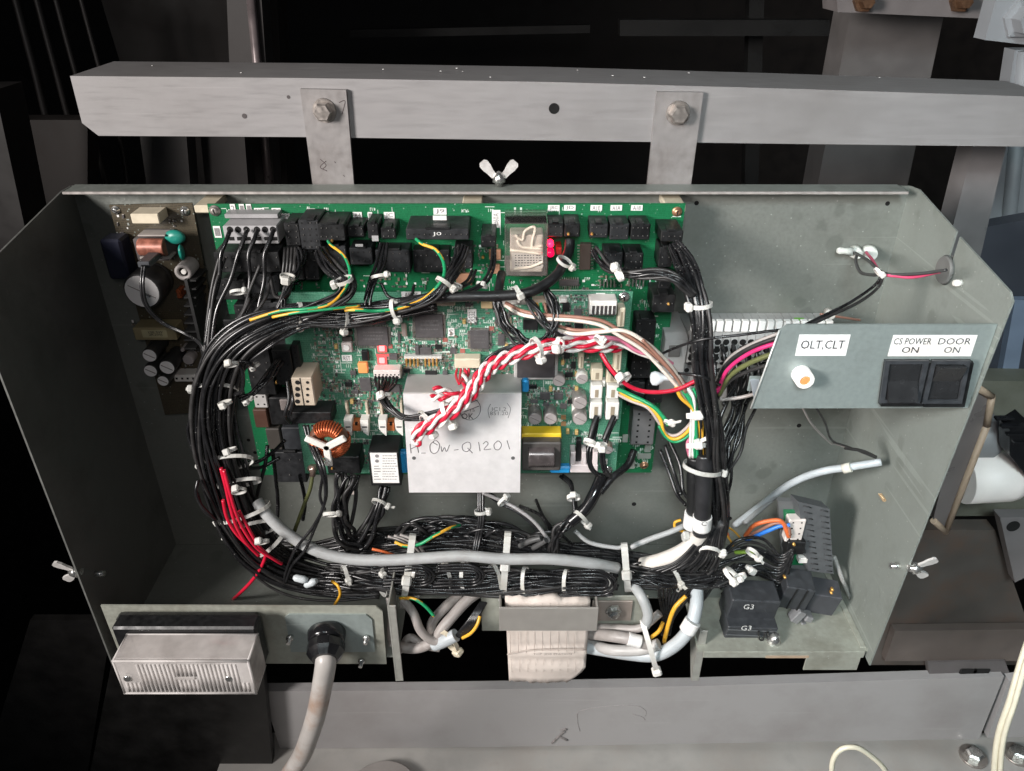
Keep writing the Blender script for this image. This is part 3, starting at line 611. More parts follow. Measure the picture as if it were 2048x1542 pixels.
# right wall with the cable slot cut in from the top edge
sl = 0.0035
pol = [(0.0, ZF), (0.0, ZT), (-.017, ztop(.017)), (-(gd - sl), ztop(gd - sl)), (-(gd - sl), gz), (-(gd + sl), gz), (-(gd + sl), ztop(gd + sl) - .001), (-.180, ztop(.180)), (-.186, ztop(.186) - .004), (-.168, ZF - .01)]
def nprism(poly, x0, x1):
    from mathutils.geometry import tessellate_polygon
    n = len(poly); vs = [Vector((x0, a, b)) for a, b in poly] + [Vector((x1, a, b)) for a, b in poly]
    tri = tessellate_polygon([[Vector((a, b, 0)) for a, b in poly]])
    return MB().add(vs, [tuple(t) for t in tri] + [tuple(n + i for i in t[::-1]) for t in tri] + [(i, n + i, n + (i + 1) % n, (i + 1) % n) for i in range(n)])
nprism(pol, XR, XR + TK).build('right_wall', GALV, box)
m = MB(); c = Vector((XR, -gd, gz)); m.lathe(c + Vector((-.004, 0, 0)), c + Vector((.004, 0, 0)), [(0, .011), (.3, .0125), (.35, .0105), (.65, .0105), (.7, .0125), (1, .011)], 24)
m.build('grommet', mat('grey_rubber', (0.13, 0.13, 0.125), .6), box)
# floor: left part, right part, recessed strip behind, turned down lips
xa, xb = P(788, 1215, .16).x, P(1392, 1290, .15).x
MB().box(XL, XR, -0.085, -0.0002, ZF - TK, ZF).build('floor_strip', GALVB_SHADED, box)
MB().box(XL, xa, -0.165, -0.0852, ZF - TK, ZF).build('left_floor', GALVB_SHADED, box)
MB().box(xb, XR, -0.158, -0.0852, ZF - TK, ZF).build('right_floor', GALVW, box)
q = P(1400, 1303, .158)
m = MB().box(xb + .006, XR - .003, -0.160, -0.1581, ZF - .0085, ZF + .0004, .0004); m.build('floor_lip', GALVW, box)
a = P(1532, 1312, .1602); b = P(1618, 1312, .1602); MB().box(a.x, b.x, -.1606, -.16, ZF - .0082, ZF - .0052).build('tan_tape', TAN, box)
MB().box(XR - .06, XR - .004, -.1577, -.156, ZF - .03, ZF - .0087, .0004).build('corner_gusset', GALVW, box)
# hinge line along the right wall foot and the thin gasket strip leaning there
m = MB(); m.box(XR - .006, XR - .0002, -0.155, -0.004, ZF + .0002, ZF + .0016, .0004); m.build('seam_strip', GALVW, box)
for (x0, y0, x1, y1, d, nm) in ((762, 1212, 800, 1362, .168, 0), (1376, 1262, 1402, 1362, .150, 1)):
    A = P(x0 + 26, y0, d); B = P(x1 - 6, y1, d); 
    m = MB(); xx = (A.x + B.x) / 2
    m.prism([(-d, A.z), (-d + .055, A.z), (-d + .004, B.z), (-d, B.z)], 0, xx - .004, xx - .0024); m.box(xx - .0024, xx + .004, -d, -d + .0016, B.z, A.z, .0004); m.build('support_tab', mat('tab_steel', (0.34, 0.34, 0.31), .5, .3, .1, 150), box)
for x, y in ((1393, 406), (1775, 407), (1598, 851), (1268, 1008)):
    c = P(x, y, 0); MB().cyl(c + Vector((0, .001, 0)), c + Vector((0, -.0003, 0)), 4.6 * mpp(c), 12).build('screw_hole', VOID, box)
for x, y in ((497, 880), (510, 905)):
    c = P(x, y, 0); MB().cyl(c + Vector((0, .001, 0)), c + Vector((0, -.0003, 0)), 3.6 * mpp(c), 12).build('screw_hole', VOID, box)
c = PX(1922, 566, XR); MB().lathe(c, c + Vector((-.006, 0, 0)), [(0, .003), (.6, .003), (1, .0022)], 12).build('rivet', WHITEP, box)
c = PX(1768, 995, XR); pts = []
for k in range(60):
    an = k * 0.62; pts.append(c + Vector((-.0015 + .0013 * math.sin(an), -.005 + .00018 * k, .0013 * math.cos(an))))
o = MB().tube(pts, .0005, 6).build('copper_spring', mat('spring_brass', (.55, .38, .22), .4, .4, .1)); tag(o, 'tiny brass coil stuck on the inner right wall', 'spring')

m = MB(); rnd = random.Random(6)
for x, y in ((905, 136), (920, 137), (980, 139), (874, 150), (1234, 149), (1298, 131), (1810, 146), (752, 138), (466, 125), (250, 122), (1404, 157), (1165, 145)):
    c = P(x, 152 + max(0, x - 600) * .0225 * .9 + (x < 600) * (x - 140) * .0087, -.0085) + Vector((0, rnd.uniform(.012, .07), .0004)); k = mpp(c) * rnd.uniform(.6, 1.5); m.obox(c, (k * 1.4, k, k * .4), None, k * .2)
m.build('paint_specks', PAPERW, ub, kind='stuff')
# hanger straps
for i, (q, bp, lab) in enumerate((([(600, 178), (692, 180), (709, 384), (627, 384)], (649, 221), 'left steel strap bolted to the upper beam, pen mark near its foot'), ([(1314, 184), (1407, 185), (1380, 384), (1293, 384)], (1356, 226), 'right steel strap bolted to the upper beam above the ribbon connectors'))):
    v = [P(x, y, -0.0035) for x, y in q]; bk = [p + Vector((0, .0045, 0)) for p in v]
    s = thing('hanger_strap', lab, 'strap', (v[0] + v[2]) / 2, 'straps hanging the box from the beam')
    MB().add(v + bk, [(0, 1, 2, 3), (7, 6, 5, 4), (0, 4, 5, 1), (1, 5, 6, 2), (2, 6, 7, 3), (3, 7, 4, 0)]).build('strap_plate', STRAP, s)
    c = P(bp[0], bp[1], -0.0035); k = mpp(c)
    MB().lathe(c, c + Vector((0, -.0016, 0)), [(0, 24 * k), (1, 23 * k)], 24).build('washer', BOLT, s)
    MB().lathe(c + Vector((0, -.0016, 0)), c + Vector((0, -.0105, 0)), [(0, 19 * k), (.8, 19 * k), (1, 15.5 * k)], 6, smooth=False).build('bolt_head', BOLT, s)
    if i == 0:
        m = MB()
        for pl in ([(640, 318), (652, 330), (645, 338)], [(652, 322), (640, 334), (654, 342)], [(669, 323), (671, 326)], [(686, 350), (689, 353)], [(678, 205), (690, 202), (684, 228)]):
            m.tube(spline([P(x, y, -0.0034) for x, y in pl], n=4), .0003, 5)
        m.build('pen_mark', mat('pen_dark', (.08, .06, .06), .7), s, kind='stuff')
# wing nuts
def wing_nut(c, axis, side, size, lab):
    axis = Vector(axis).normalized(); side = Vector(side).normalized(); o = thing('wing_nut', lab, 'wing nut', c, 'wing nuts holding the box cover')
    c = Vector(c); t = axis.cross(side)
    MB().lathe(c - axis * size * .35, c + axis * size * .75, [(0, size * .28), (.25, size * .28), (.27, size * .5), (.5, size * .48), (.75, size * .4), (.9, size * .25), (1, size * .1)], 20).build('nut_body', CHROME, o)
    for sg in (-1, 1):
        p0 = c + side * sg * size * .35 + axis * size * .35; p1 = c + side * sg * size * 1.25 + axis * size * 1.45
        dr = (p1 - p0).normalized(); n_ = dr.cross(t)
        mb = MB(); pts = []
        for f, wd in ((0, .22), (.3, .26), (.6, .36), (.88, .36), (1, .22)):
            q = p0.lerp(p1, f)
            pts += [q + n_ * wd * size + t * .09 * size, q - n_ * wd * size + t * .09 * size, q - n_ * wd * size - t * .09 * size, q + n_ * wd * size - t * .09 * size]
        fs = [(0, 1, 2, 3), (19, 18, 17, 16)]
        for i in range(4):
            for j in range(4): fs.append((i * 4 + j, i * 4 + (j + 1) % 4, i * 4 + 4 + (j + 1) % 4, i * 4 + 4 + j))
        mb.add(pts, fs).build('wing', mat('wing_zinc', (.62, .60, .58), .45, .3, .1, 200), o)
wing_nut(P(998, 362, .008), (0, 0, 1), (1, 0, 0), .0120, 'wing nut standing on the middle of the box top edge')
wing_nut(PX(1826, 1136, XR + .004), (1, 0, 0), (0, -.25, 1), .0115, 'wing nut on the outside of the right wall')
wing_nut(PX(155, 1143, XL - .004), (-1, 0, 0), (0, -.25, 1), .0115, 'wing nut on the outside of the left wall')
c = PX(1800, 1132, XR); o = MB().lathe(c + Vector((.004, 0, 0)), c + Vector((-.009, 0, 0)), [(0, .0028), (1, .0028)], 12).build('stud_end', CHROME, box)
c = PX(190, 1147, XL); MB().lathe(c + Vector((-.004, 0, 0)), c + Vector((.009, 0, 0)), [(0, .0028), (1, .0028)], 12).build('stud_end', CHROME, box)

# ================================================================== SWITCH PANEL at the right
d = 0.180
sp = thing('switch_panel', 'grey switch plate at right with OLT,CLT and two black rocker switches', 'switch panel', P(1750, 818, d))
pxs = [(1575, 649), (2000, 649), (1976, 745), (1958, 802), (1948, 816), (1502, 817), (1560, 660)]
v = [P(x, y, d) for x, y in pxs]; n = len(v); bk = [p + Vector((0, .0016, 0)) for p in v]
for p in v:
    if p.x > XR - .0005: p.x = XR - .0006
for p in bk:
    if p.x > XR - .0005: p.x = XR - .0006
MB().add(v + bk, [tuple(range(n)), tuple(range(2 * n - 1, n - 1, -1))] + [(i, n + i, n + (i + 1) % n, (i + 1) % n) for i in range(n)]).build('face_plate', PLATE, sp)
# bright sheared edge down the left side
a, b = P(1559, 660, d + .0002), P(1501.5, 817, d + .0002)
MB().tube([a, b], .0008, 6).build('sheared_edge', mat('cut_edge', (.6, .62, .6), .4, .4), sp)
# folded foot bracket behind the left edge
m = MB(); A = P(1503, 762, .150); B = P(1530, 762, .150); C = P(1512, 814, .178); 
a1, a2, a3, a4 = P(1500, 757, .145), P(1518, 757, .145), P(1534, 812, .179), P(1512, 812, .179)
m.add([a1, a2, a3, a4] + [p + Vector((0, 0, -.0016)) for p in (a1, a2, a3, a4)], [(0, 1, 2, 3), (7, 6, 5, 4), (0, 4, 5, 1), (1, 5, 6, 2), (2, 6, 7, 3), (3, 7, 4, 0)])
m.build('fold_bracket', mat('bracket_bluish', (.40, .44, .48), .45, .2, .06, 120), sp)
m = MB(); a, b = P(1500, 753, .146), P(1560, 770, .146); m.box(a.x, b.x + .02, a.y, a.y + .0016, b.z - .006, a.z, .0004); m.build('fold_web', PLATE, sp)
def para(parent, q, dd, th, m, name):
    v = [P(x, y, dd) for x, y in q]; f = [p + Vector((0, -th, 0)) for p in v]
    return MB().add(v + f, [(3, 2, 1, 0), (4, 5, 6, 7), (0, 1, 5, 4), (1, 2, 6, 5), (2, 3, 7, 6), (3, 0, 4, 7)]).build(name, m, parent)
lw = mat('label_white', (.80, .80, .79), .55, 0, .03, 80)
lt = mat('label_stained', (.80, .78, .75), .55, 0, .03, 80, dirt=(.66, .46, .33), dirt_amt=.55, dirt_scale=24)
def lab(q, s, m, wfrac, hfrac, lines=None):
    o = para(sp, q, d, .0004, m, 'label_sticker'); c = sum((P(x, y, d + .0004) for x, y in q), Vector()) / 4
    wv = (P(q[1][0], q[1][1], d) - P(q[0][0], q[0][1], d)).length; hv = (P(q[0][0], q[0][1], d) - P(q[3][0], q[3][1], d)).length
    if lines:
        for t, ww, off, hh in lines: text(o, t, c + Vector((0, 0, off * hv)), wv * ww, hv * hh, INK, proud=.0003)
    else: text(o, s, c, wv * wfrac, hv * hfrac, INK, proud=.0003)
lab([(1599, 669), (1701, 669), (1691, 711), (1590, 711)], 'OLT,CLT', lw, .86, .46)
lab([(1787, 670), (1871, 670), (1858, 712), (1775, 712)], '', lt, 0, 0, [('CS POWER', .90, .21, .30), ('ON', .40, -.20, .29)])
lab([(1871.5, 670), (1955, 670), (1941, 712), (1858.5, 712)], '', lt, 0, 0, [('DOOR', .78, .21, .30), ('ON', .38, -.20, .29)])
# pilot lamp: a white tube with a glowing orange end, tilted down a little
a = P(1600, 745, d - .002); b = a + Vector((.0, -.0135, 0)); k = mpp(a)
MB().lathe(a, b, [(0, 18 * k), (.1, 19 * k), (.9, 18.5 * k), (1, 17 * k), (1, 11 * k), (.86, 10 * k)], 24, cap=False).build('pilot_lamp', LAMPW, sp)
dr = (b - a).normalized(); MB().lathe(b - dr * .003, b - dr * .0006, [(0, 11 * k), (.7, 10.5 * k), (1, 7 * k)], 20).build('orange_lens', LEDO, sp)
# rocker switches
for i, (q, ri) in enumerate(((((1768, 718), (1858, 718), (1838, 805), (1756, 805)), 0), (((1862, 718), (1940, 718), (1922, 806), (1840, 806)), 1))):
    fr = para(sp, q, d, .006, BLACKP, 'rocker_switch')
    c = sum((Vector(x + (0,)) for x in [tuple(t) for t in q]), Vector()) / 4
    def ins(f, g): return [(c.x + (x - c.x) * f, c.y + (y - c.y) * g) for x, y in q]
    rim = ins(.98, .98)
    inn = ins(.70, .78)
    v = [P(x, y, d + .006) for x, y in inn]
    m = MB()
    top, bot = (v[0] + v[1]) / 2, (v[2] + v[3]) / 2
    dz = (.0072, .0006) if ri else (.0006, .0072)
    f = [v[0] + Vector((0, -dz[0], 0)), v[1] + Vector((0, -dz[0], 0)), v[2] + Vector((0, -dz[1], 0)), v[3] + Vector((0, -dz[1], 0))]
    md = [v[0].lerp(v[3], .5) + Vector((0, -.0002, 0)), v[1].lerp(v[2], .5) + Vector((0, -.0002, 0))]
    bk = [p + Vector((0, .005, 0)) for p in v]
    vs = f + md + bk
    m.add(vs, [(0, 1, 5, 4), (4, 5, 2, 3), (0, 6, 7, 1), (3, 2, 8, 9), (0, 4, 9, 6), (4, 3, 9), (1, 7, 8, 5), (5, 8, 2)])
    m.build('rocker', mat('rocker_black', (.022, .0225, .024), .22, 0, .15, 80, spec=.7), fr)
    # raised frame
    m = MB(); o4 = [P(x, y, d + .0058) for x, y in ins(.97, .97)]; i4 = [P(x, y, d + .0058) for x, y in ins(.76, .82)]
    up = Vector((0, -.0022, 0)); vs = o4 + i4 + [p + up for p in o4] + [p + up for p in i4]; fs = []
    for j in range(4):
        j2 = (j + 1) % 4; fs += [(8 + j, 8 + j2, 12 + j2, 12 + j), (j, j2, 8 + j2, 8 + j), (4 + j2, 4 + j, 12 + j, 12 + j2)]
    m.add(vs, fs).build('switch_bezel', GREYP, fr)

# ================================================================== LAMP PLATE, LAMP, GLAND at lower left
d = 0.168
lp = thing('lamp_plate', 'grey front plate at lower left carrying the clear lamp and cable gland', 'plate', P(500, 1328, d))
pxs = [(201, 1211), (752, 1213), (765, 1224), (773, 1328), (246, 1326)]
v = [P(x, y, d) for x, y in pxs]; n = len(v); bk = [p + Vector((0, .0016, 0)) for p in v]
MB().add(v + bk, [tuple(range(n)), tuple(range(2 * n - 1, n - 1, -1))] + [(i, n + i, n + (i + 1) % n, (i + 1) % n) for i in range(n)]).build('front_plate', GALVW, lp)
pxs = [(570, 1234), (578, 1229), (732, 1230), (744, 1240), (750, 1304), (582, 1304)]
v = [P(x, y, d + .0018) for x, y in pxs]; n = len(v); bk = [p + Vector((0, .0018, 0)) for p in v]
MB().add(v + bk, [tuple(range(n)), tuple(range(2 * n - 1, n - 1, -1))] + [(i, n + i, n + (i + 1) % n, (i + 1) % n) for i in range(n)]).build('cover_plate', PLATE, lp)
for x, y in ((580, 1274), (733, 1274), (723, 1320)):
    c = P(x, y, d + .002); MB().lathe(c, c + Vector((0, -.008, -.001)), [(0, .0036), (.35, .0036), (.36, .0022), (1, .002)], 12).build('screw', CHROME, lp)
# gland
g = thing('cable_gland', 'glossy black cable gland on the small cover plate', 'cable gland', P(652, 1275, d))
a = P(654, 1262, d + .002); b = a + Vector((.0035, -.030, -.006)); k = mpp(a)
MB().lathe(a, a.lerp(b, .42), [(0, 36 * k), (.15, 38 * k), (.8, 36 * k), (1, 33 * k)], 28).build('gland_body', BLACKG, g)
MB().lathe(a.lerp(b, .42), b, [(0, 33 * k), (.1, 37 * k), (.55, 37 * k), (.75, 33 * k), (1, 26 * k)], 10, smooth=False).build('gland_nut', BLACKG, g)
dirty = mat('dirty_sheath', (0.40, 0.38, 0.36), .4, 0, .08, 60, dirt=(.28, .17, .11), dirt_amt=.75, dirt_scale=26)
dg_ = .168
o = MB().tube(spline([b.lerp(a, .3), b + Vector((0, -.001, -.006)), P(641, 1390, .199), P(632, 1430, .198), P(620, 1468, .194), P(604, 1510, .188), P(578, 1550, .18), P(545, 1600, .172)], n=10), 21 * mpp(b), 18).build('grey_cable', dirty)
tag(o, 'stained grey cable dropping from the black gland at lower left', 'cable')
# bulkhead lamp
lm = thing('bulkhead_lamp', 'clear ribbed bulkhead lamp on a black base at lower left', 'lamp', P(370, 1320, d))
def rbox(parent, r, d0, d1, m, name, b):
    a, c = P(r[0], r[1], d1), P(r[2], r[3], d1); a2, c2 = P(r[2], r[1], d1), P(r[0], r[3], d1)
    return MB().box((a.x + c2.x) / 2, (a2.x + c.x) / 2, -d0, -d1, a.z, c.z, b).build(name, m, parent)
rbox(lm, (243, 1239, 521, 1318), d, d + .012, BLACKP, 'lamp_base', .003)
rbox(lm, (236, 1256, 520, 1334), d + .0122, d + .030, BLACKP, 'lamp_gasket', .002)
a, c = P(218, 1326, d + .062), P(513, 1388, d + .062); a2 = P(506, 1326, d + .062)
x0, x1, z0, z1 = a.x + .003, a2.x - .0035, c.z, P(300, 1322, d + .062).z
th = .0026; y0, y1 = -(d + .0302), -(d + .062)
m = MB()
m.box(x0, x1, y1, y1 + th, z0, z1, .0008); m.build('lens_front', LENSF, lm)
MB().box(x0, x1, y1 + th + .0001, y0, z1 - th, z1, .0006).build('lens_top', GLASSC, lm)
MB().box(x0, x1, y1 + th + .0001, y0, z0, z0 + th, .0006).build('lens_bottom', GLASSC, lm)
MB().box(x0, x0 + th, y1 + th + .0001, y0, z0 + th + .0001, z1 - th - .0001, .0006).build('lens_side', GLASSC, lm)
MB().box(x1 - th, x1, y1 + th + .0001, y0, z0 + th + .0001, z1 - th - .0001, .0006).build('lens_side', GLASSC, lm)
rb = MB(); nr = 30
for i in range(nr):
    x = x0 + .006 + (x1 - x0 - .012) * i / (nr - 1)
    za, zb = z0 + .004, z1 - .004
    for (u, v_) in (((za, zb),) if not (.40 < i / nr < .60) else ((za, (za + zb) / 2 - .0025), ((za + zb) / 2 + .0025, zb))):
        if i / nr < .12 or i / nr > .90: v_ = min(v_, za + (zb - za) * .33)
        rb.cyl((x, y1 + .0002, u), (x, y1 + .0002, v_), .0013, 8)
rb.build('lens_ribs', RIBC, lm, kind='stuff')
for x, y in ((255, 1357), (458, 1357)):
    c = P(x, y, d + .0622); MB().lathe(c + Vector((0, .004, 0)), c + Vector((0, -.0012, 0)), [(0, .0038), (.8, .0038), (1, .003)], 16).build('lens_screw', CHROME, lm)
eg = MB()  # frosted rods added to stand for the lens edges catching light
for xx in (x0 + .0008, x1 - .0008):
    for zz in (z0 + .0008, z1 - .0008): eg.cyl((xx, y1 + .0008, zz), (xx, y0, zz), .0012, 8)
    eg.cyl((xx, y1 + .0006, z0), (xx, y1 + .0006, z1), .0013, 8)
for zz in (z0 + .0008, z1 - .0008):
    eg.cyl((x0, y1 + .0006, zz), (x1, y1 + .0006, zz), .0013, 8); eg.cyl((x0, y0 - .0012, zz), (x1, y0 - .0012, zz), .0012, 8)
eg.build('lens_edge_glints', RIBC, lm, kind='stuff')
xm = (x0 + x1) / 2
MB().box(xm - .009, xm + .009, y1 - .0012, y1 + .001, (z0 + z1) / 2 - .0014, (z0 + z1) / 2 + .0014, .0004).build('lens_bar', GLASSC, lm)
MB().lathe((xm - .035, (y0 + y1) / 2, (z0 + z1) / 2), (xm + .03, (y0 + y1) / 2, (z0 + z1) / 2), [(0, .004), (.1, .007), (.9, .007), (1, .004)], 16).build('lamp_bulb', mat('bulb_glass', (.75, .72, .70), .3, 0, .05), lm)
MB().box(x0 + .004, x1 - .004, y0 - .001, y0 - .0002, z0 + .004, z1 - .004).build('reflector', mat('reflector', (.85, .82, .80), .45, .0, .05), lm)
MB().tube(spline([(x1 - .045, y0 - .004, z1 - .006), (x1 - .03, y0 - .008, z1 - .0045), (x1 - .016, y0 - .005, z1 - .008)], n=6), .0012, 7).build('red_lead', REDW, lm)
# ================================================================== BOARDS
DA, DB, BT = 0.036, 0.076, 0.0016
def board(px, d, m, th=BT, name='board', parent=None):
    v = [P(x, y, d) for x, y in px]; n = len(v); bk = [p + Vector((0, th, 0)) for p in v]
    return MB().add(v + bk, [tuple(range(n)), tuple(range(2 * n - 1, n - 1, -1))] + [(i, n + i, n + (i + 1) % n, (i + 1) % n) for i in range(n)]).build(name, m, parent)
def rect_mb(mb, r, d0, d1, b=0.0, mi=0):
    a, c = P(r[0], r[1], d1), P(r[2], r[3], d1); a2, c2 = P(r[2], r[1], d1), P(r[0], r[3], d1)
    mb.box((a.x + c2.x) / 2, (a2.x + c.x) / 2, -d0, -d1, a.z, c.z, b, mi)
def screw(parent, x, y, d, r=8, m=None):
    c = P(x, y, d); k = mpp(c)
    o = MB().lathe(c + Vector((0, .0005, 0)), c + Vector((0, -.0035, 0)), [(0, r * 1.25 * k), (.3, r * 1.25 * k), (.32, r * k), (.7, r * .9 * k), (1, r * .5 * k)], 16).build('screw', m or BOLT, parent)
    q = c + Vector((0, -.0034, 0)); MB().obox(q, (r * .6 * k, .0003, r * .14 * k), Matrix.Rotation(random.uniform(0, 3), 3, 'Y')).build('screw_slot', VOID, o)
    return o
def smd(parent, regions, d, seed, dens=0.55, pitch=9, names='small_components', size=(3.5, 6)):
    """many tiny parts soldered onto a board, joined; regions in pixels"""
    rnd = random.Random(seed); mb = MB()
    for (x0, y0, x1, y1) in regions:
        y = y0
        while y < y1:
            x = x0 + rnd.uniform(0, pitch)
            while x < x1:
                if rnd.random() < dens:
                    w_, h_ = rnd.uniform(*size), rnd.uniform(2.2, 4.2)
                    if rnd.random() < .5: w_, h_ = h_, w_
                    mi = rnd.choice([0, 0, 1, 2, 2, 3, 4]); rr = (x, y, x + w_, y + h_)
                    rect_mb(mb, rr, d, d + (.0012 if mi in (0, 2) else .0007 if mi == 1 else .0004), 0, mi)
                    if mi in (0, 2):      # tinned ends
                        if w_ > h_: rect_mb(mb, (x - 1.2, y, x, y + h_), d, d + .0008, 0, 1); rect_mb(mb, (x + w_, y, x + w_ + 1.2, y + h_), d, d + .0008, 0, 1)
                        else: rect_mb(mb, (x, y - 1.2, x + w_, y), d, d + .0008, 0, 1); rect_mb(mb, (x, y + h_, x + w_, y + h_ + 1.2), d, d + .0008, 0, 1)
                x += pitch * rnd.uniform(.8, 1.5)
            y += pitch * rnd.uniform(.75, 1.15)
    return mb.build(names, [CHIP, TIN, mat('smd_tan', (.20, .16, .12), .5), PAPERW, mat('smd_grey', (.28, .30, .28), .5)], parent, recalc=False, kind='stuff')
def silk(parent, rects, d, name='printed_marks'):
    mb = MB()
    for r in rects: rect_mb(mb, r, d - .0001, d + .00025)
    return mb.build(name, mat('silk_white', (.55, .62, .56), .6), parent, recalc=False, kind='stuff')
def silk_noise(regions, seed, n):
    rnd = random.Random(seed); out = []
    for _ in range(n):
        x0, y0, x1, y1 = rnd.choice(regions); x = rnd.uniform(x0, x1); y = rnd.uniform(y0, y1)
        k = rnd.random()
        if k < .6:
            for i in range(rnd.randint(2, 4)):      # a little reference number: short strokes
                out += [(x + i * 4, y, x + i * 4 + 1.1, y + 6)]; out += [(x + i * 4 + 1.1, y + rnd.choice([0, 2.5, 5]), x + i * 4 + 2.8, y + rnd.choice([0, 2.5, 5]) + 1.1)] if rnd.random() < .8 else []
        elif k < .8: out += [(x, y, x + rnd.uniform(8, 26), y + 1.1)]
        else: out += [(x, y, x + 1.1, y + rnd.uniform(6, 18))]
    return [(min(a, c), min(b, d_), max(a, c), max(b, d_) + .3) for a, b, c, d_ in out]
def qfp(parent, r, d, h=.0022, pins=16, name='chip', m=None, marks=True, sides='lrtb'):
    o = MB(); rect_mb(o, r, d + .0006, d + h, .0004); c = o.build(name, m or CHIP, parent)
    mb = MB(); x0, y0, x1, y1 = r
    for i in range(pins):
        f = (i + .5) / pins
        if 't' in sides: rect_mb(mb, (x0 + (x1 - x0) * f - .9, y0 - 5, x0 + (x1 - x0) * f + .9, y0 + .5), d, d + .0012)
        if 'b' in sides: rect_mb(mb, (x0 + (x1 - x0) * f - .9, y1 - .5, x0 + (x1 - x0) * f + .9, y1 + 5), d, d + .0012)
        if 'l' in sides: rect_mb(mb, (x0 - 5, y0 + (y1 - y0) * f - .8, x0 + .5, y0 + (y1 - y0) * f + .8), d, d + .0012)
        if 'r' in sides: rect_mb(mb, (x1 - .5, y0 + (y1 - y0) * f - .8, x1 + 5, y0 + (y1 - y0) * f + .8), d, d + .0012)
    mb.build('pins', TIN, c, recalc=False, kind='stuff')
    if marks:
        rnd = random.Random(int(x0)); s = MB()
        for j in range(3):
            xx = x0 + (x1 - x0) * .2; yy = y0 + (y1 - y0) * (.25 + .18 * j)
            while xx < x0 + (x1 - x0) * .8:
                w_ = rnd.uniform(2, 5); rect_mb(s, (xx, yy, min(xx + w_, x1 - 2), yy + 2.2), d + h - .0001, d + h + .0001); xx += w_ + 1.5
        s.build('printed_marks', mat('chip_ink', (.13, .125, .125), .6), c, recalc=False, kind='stuff')
    return c
def cap_can(parent, x, y, r, d, h, m=None, name='capacitor', vent=True, top=None):
    c = P(x, y, d + h); k = mpp(c); a = c + Vector((0, h, 0))
    o = MB().lathe(a, c, [(0, r * k), (.12, r * k), (.16, r * .94 * k), (.22, r * k), (.94, r * k), (1, r * .93 * k)], 24).build(name, m or mat('can_sleeve', (.30, .28, .27), .35, .5, .1, 80), parent)
    t = MB().lathe(c + Vector((0, .0002, 0)), c + Vector((0, -.0004, 0)), [(0, r * .9 * k), (1, r * .88 * k)], 24); t.build('can_top', top or mat('can_top', (.50, .45, .44), .4, .35, .06, 100), o)
    if vent:
        q = c + Vector((0, -.0006, 0)); v = MB(); v.obox(q, (r * .75 * k, .0002, .6 * k), Matrix.Rotation(.5, 3, 'Y')); v.build('vent_line', mat('vent_dark', (.25, .22, .21), .5), o)
    return o

# ------------------------------------------------------------------ board A: large interface board behind
A = thing('circuit_board', 'large green interface board at the back with a row of black connectors along its top', 'circuit board', P(890, 945, DA))
board([(414, 408), (1371, 407), (1303, 945), (523, 950)], DA, PCBA, parent=A)
for x, y in ((420, 398), (1345, 397), (945, 400)):
    c = P(x, y + 4, .018); MB().box(c.x - .009, c.x + .009, -DA + BT + .0001, -.0002, c.z - .006, c.z + .001, .001).build('standoff', CREAM, A)
screw(A, 430, 421, DA, 9); screw(A, 1354, 423, DA, 8, mat('copper_screw', (.55, .30, .18), .35, .7, .1)); screw(A, 1288, 930, DA, 7, mat('copper_screw', (.55, .30, .18)))
for r, s, rot in (((461, 408, 471, 426), '2', 0), ((479, 408, 489, 426), '1', 0), ((493, 408, 503, 426), '1', 0), ((509, 416, 529, 426), '115', 0), ((544, 416, 562, 427), 'D1', 0), ((428, 452, 442, 475), '1', 1.57),
                  ((614, 417, 631, 429), 'D4', 0), ((706, 424, 724, 436), 'A4', 0), ((736, 424, 745, 440), '1', 0), ((768, 424, 789, 437), 'JC', 0), ((867, 416, 893, 429), 'J9', 0), ((984, 420, 1001, 455), '#60A', 1.57),
                  ((1096, 410, 1119, 421), 'JRC', 0), ((1128, 410, 1151, 421), 'JD', 0), ((1181, 410, 1204, 421), 'A1E', 0), ((1221, 410, 1244, 421), 'A1A', 0), ((1262, 410, 1285, 421), 'A1B', 0), ((562, 427, 580, 438), 'P', 0), ((963, 457, 986, 468), 'C1A', 0)):
    sticker(A, r, DA + .0003, s, rot=rot)
regA = [(440, 412, 1340, 420), (600, 425, 860, 445), (700, 540, 1000, 580), (1010, 552, 1340, 578), (900, 480, 1010, 570), (1270, 590, 1310, 700), (1265, 880, 1300, 940), (530, 900, 600, 945)]
silk(A, silk_noise(regA, 5, 120) + [(1000, 424.5, 1096, 426), (1000, 424, 1001.4, 470), (1028, 415, 1032, 420), (1040, 415, 1044, 420), (1345, 432, 1362, 434)], DA)
smd(A, [(740, 548, 860, 576), (900, 490, 1000, 575), (1010, 560, 1200, 580), (1200, 545, 1330, 580), (680, 560, 740, 578), (1275, 600, 1305, 690), (560, 520, 640, 575)], DA, 21)
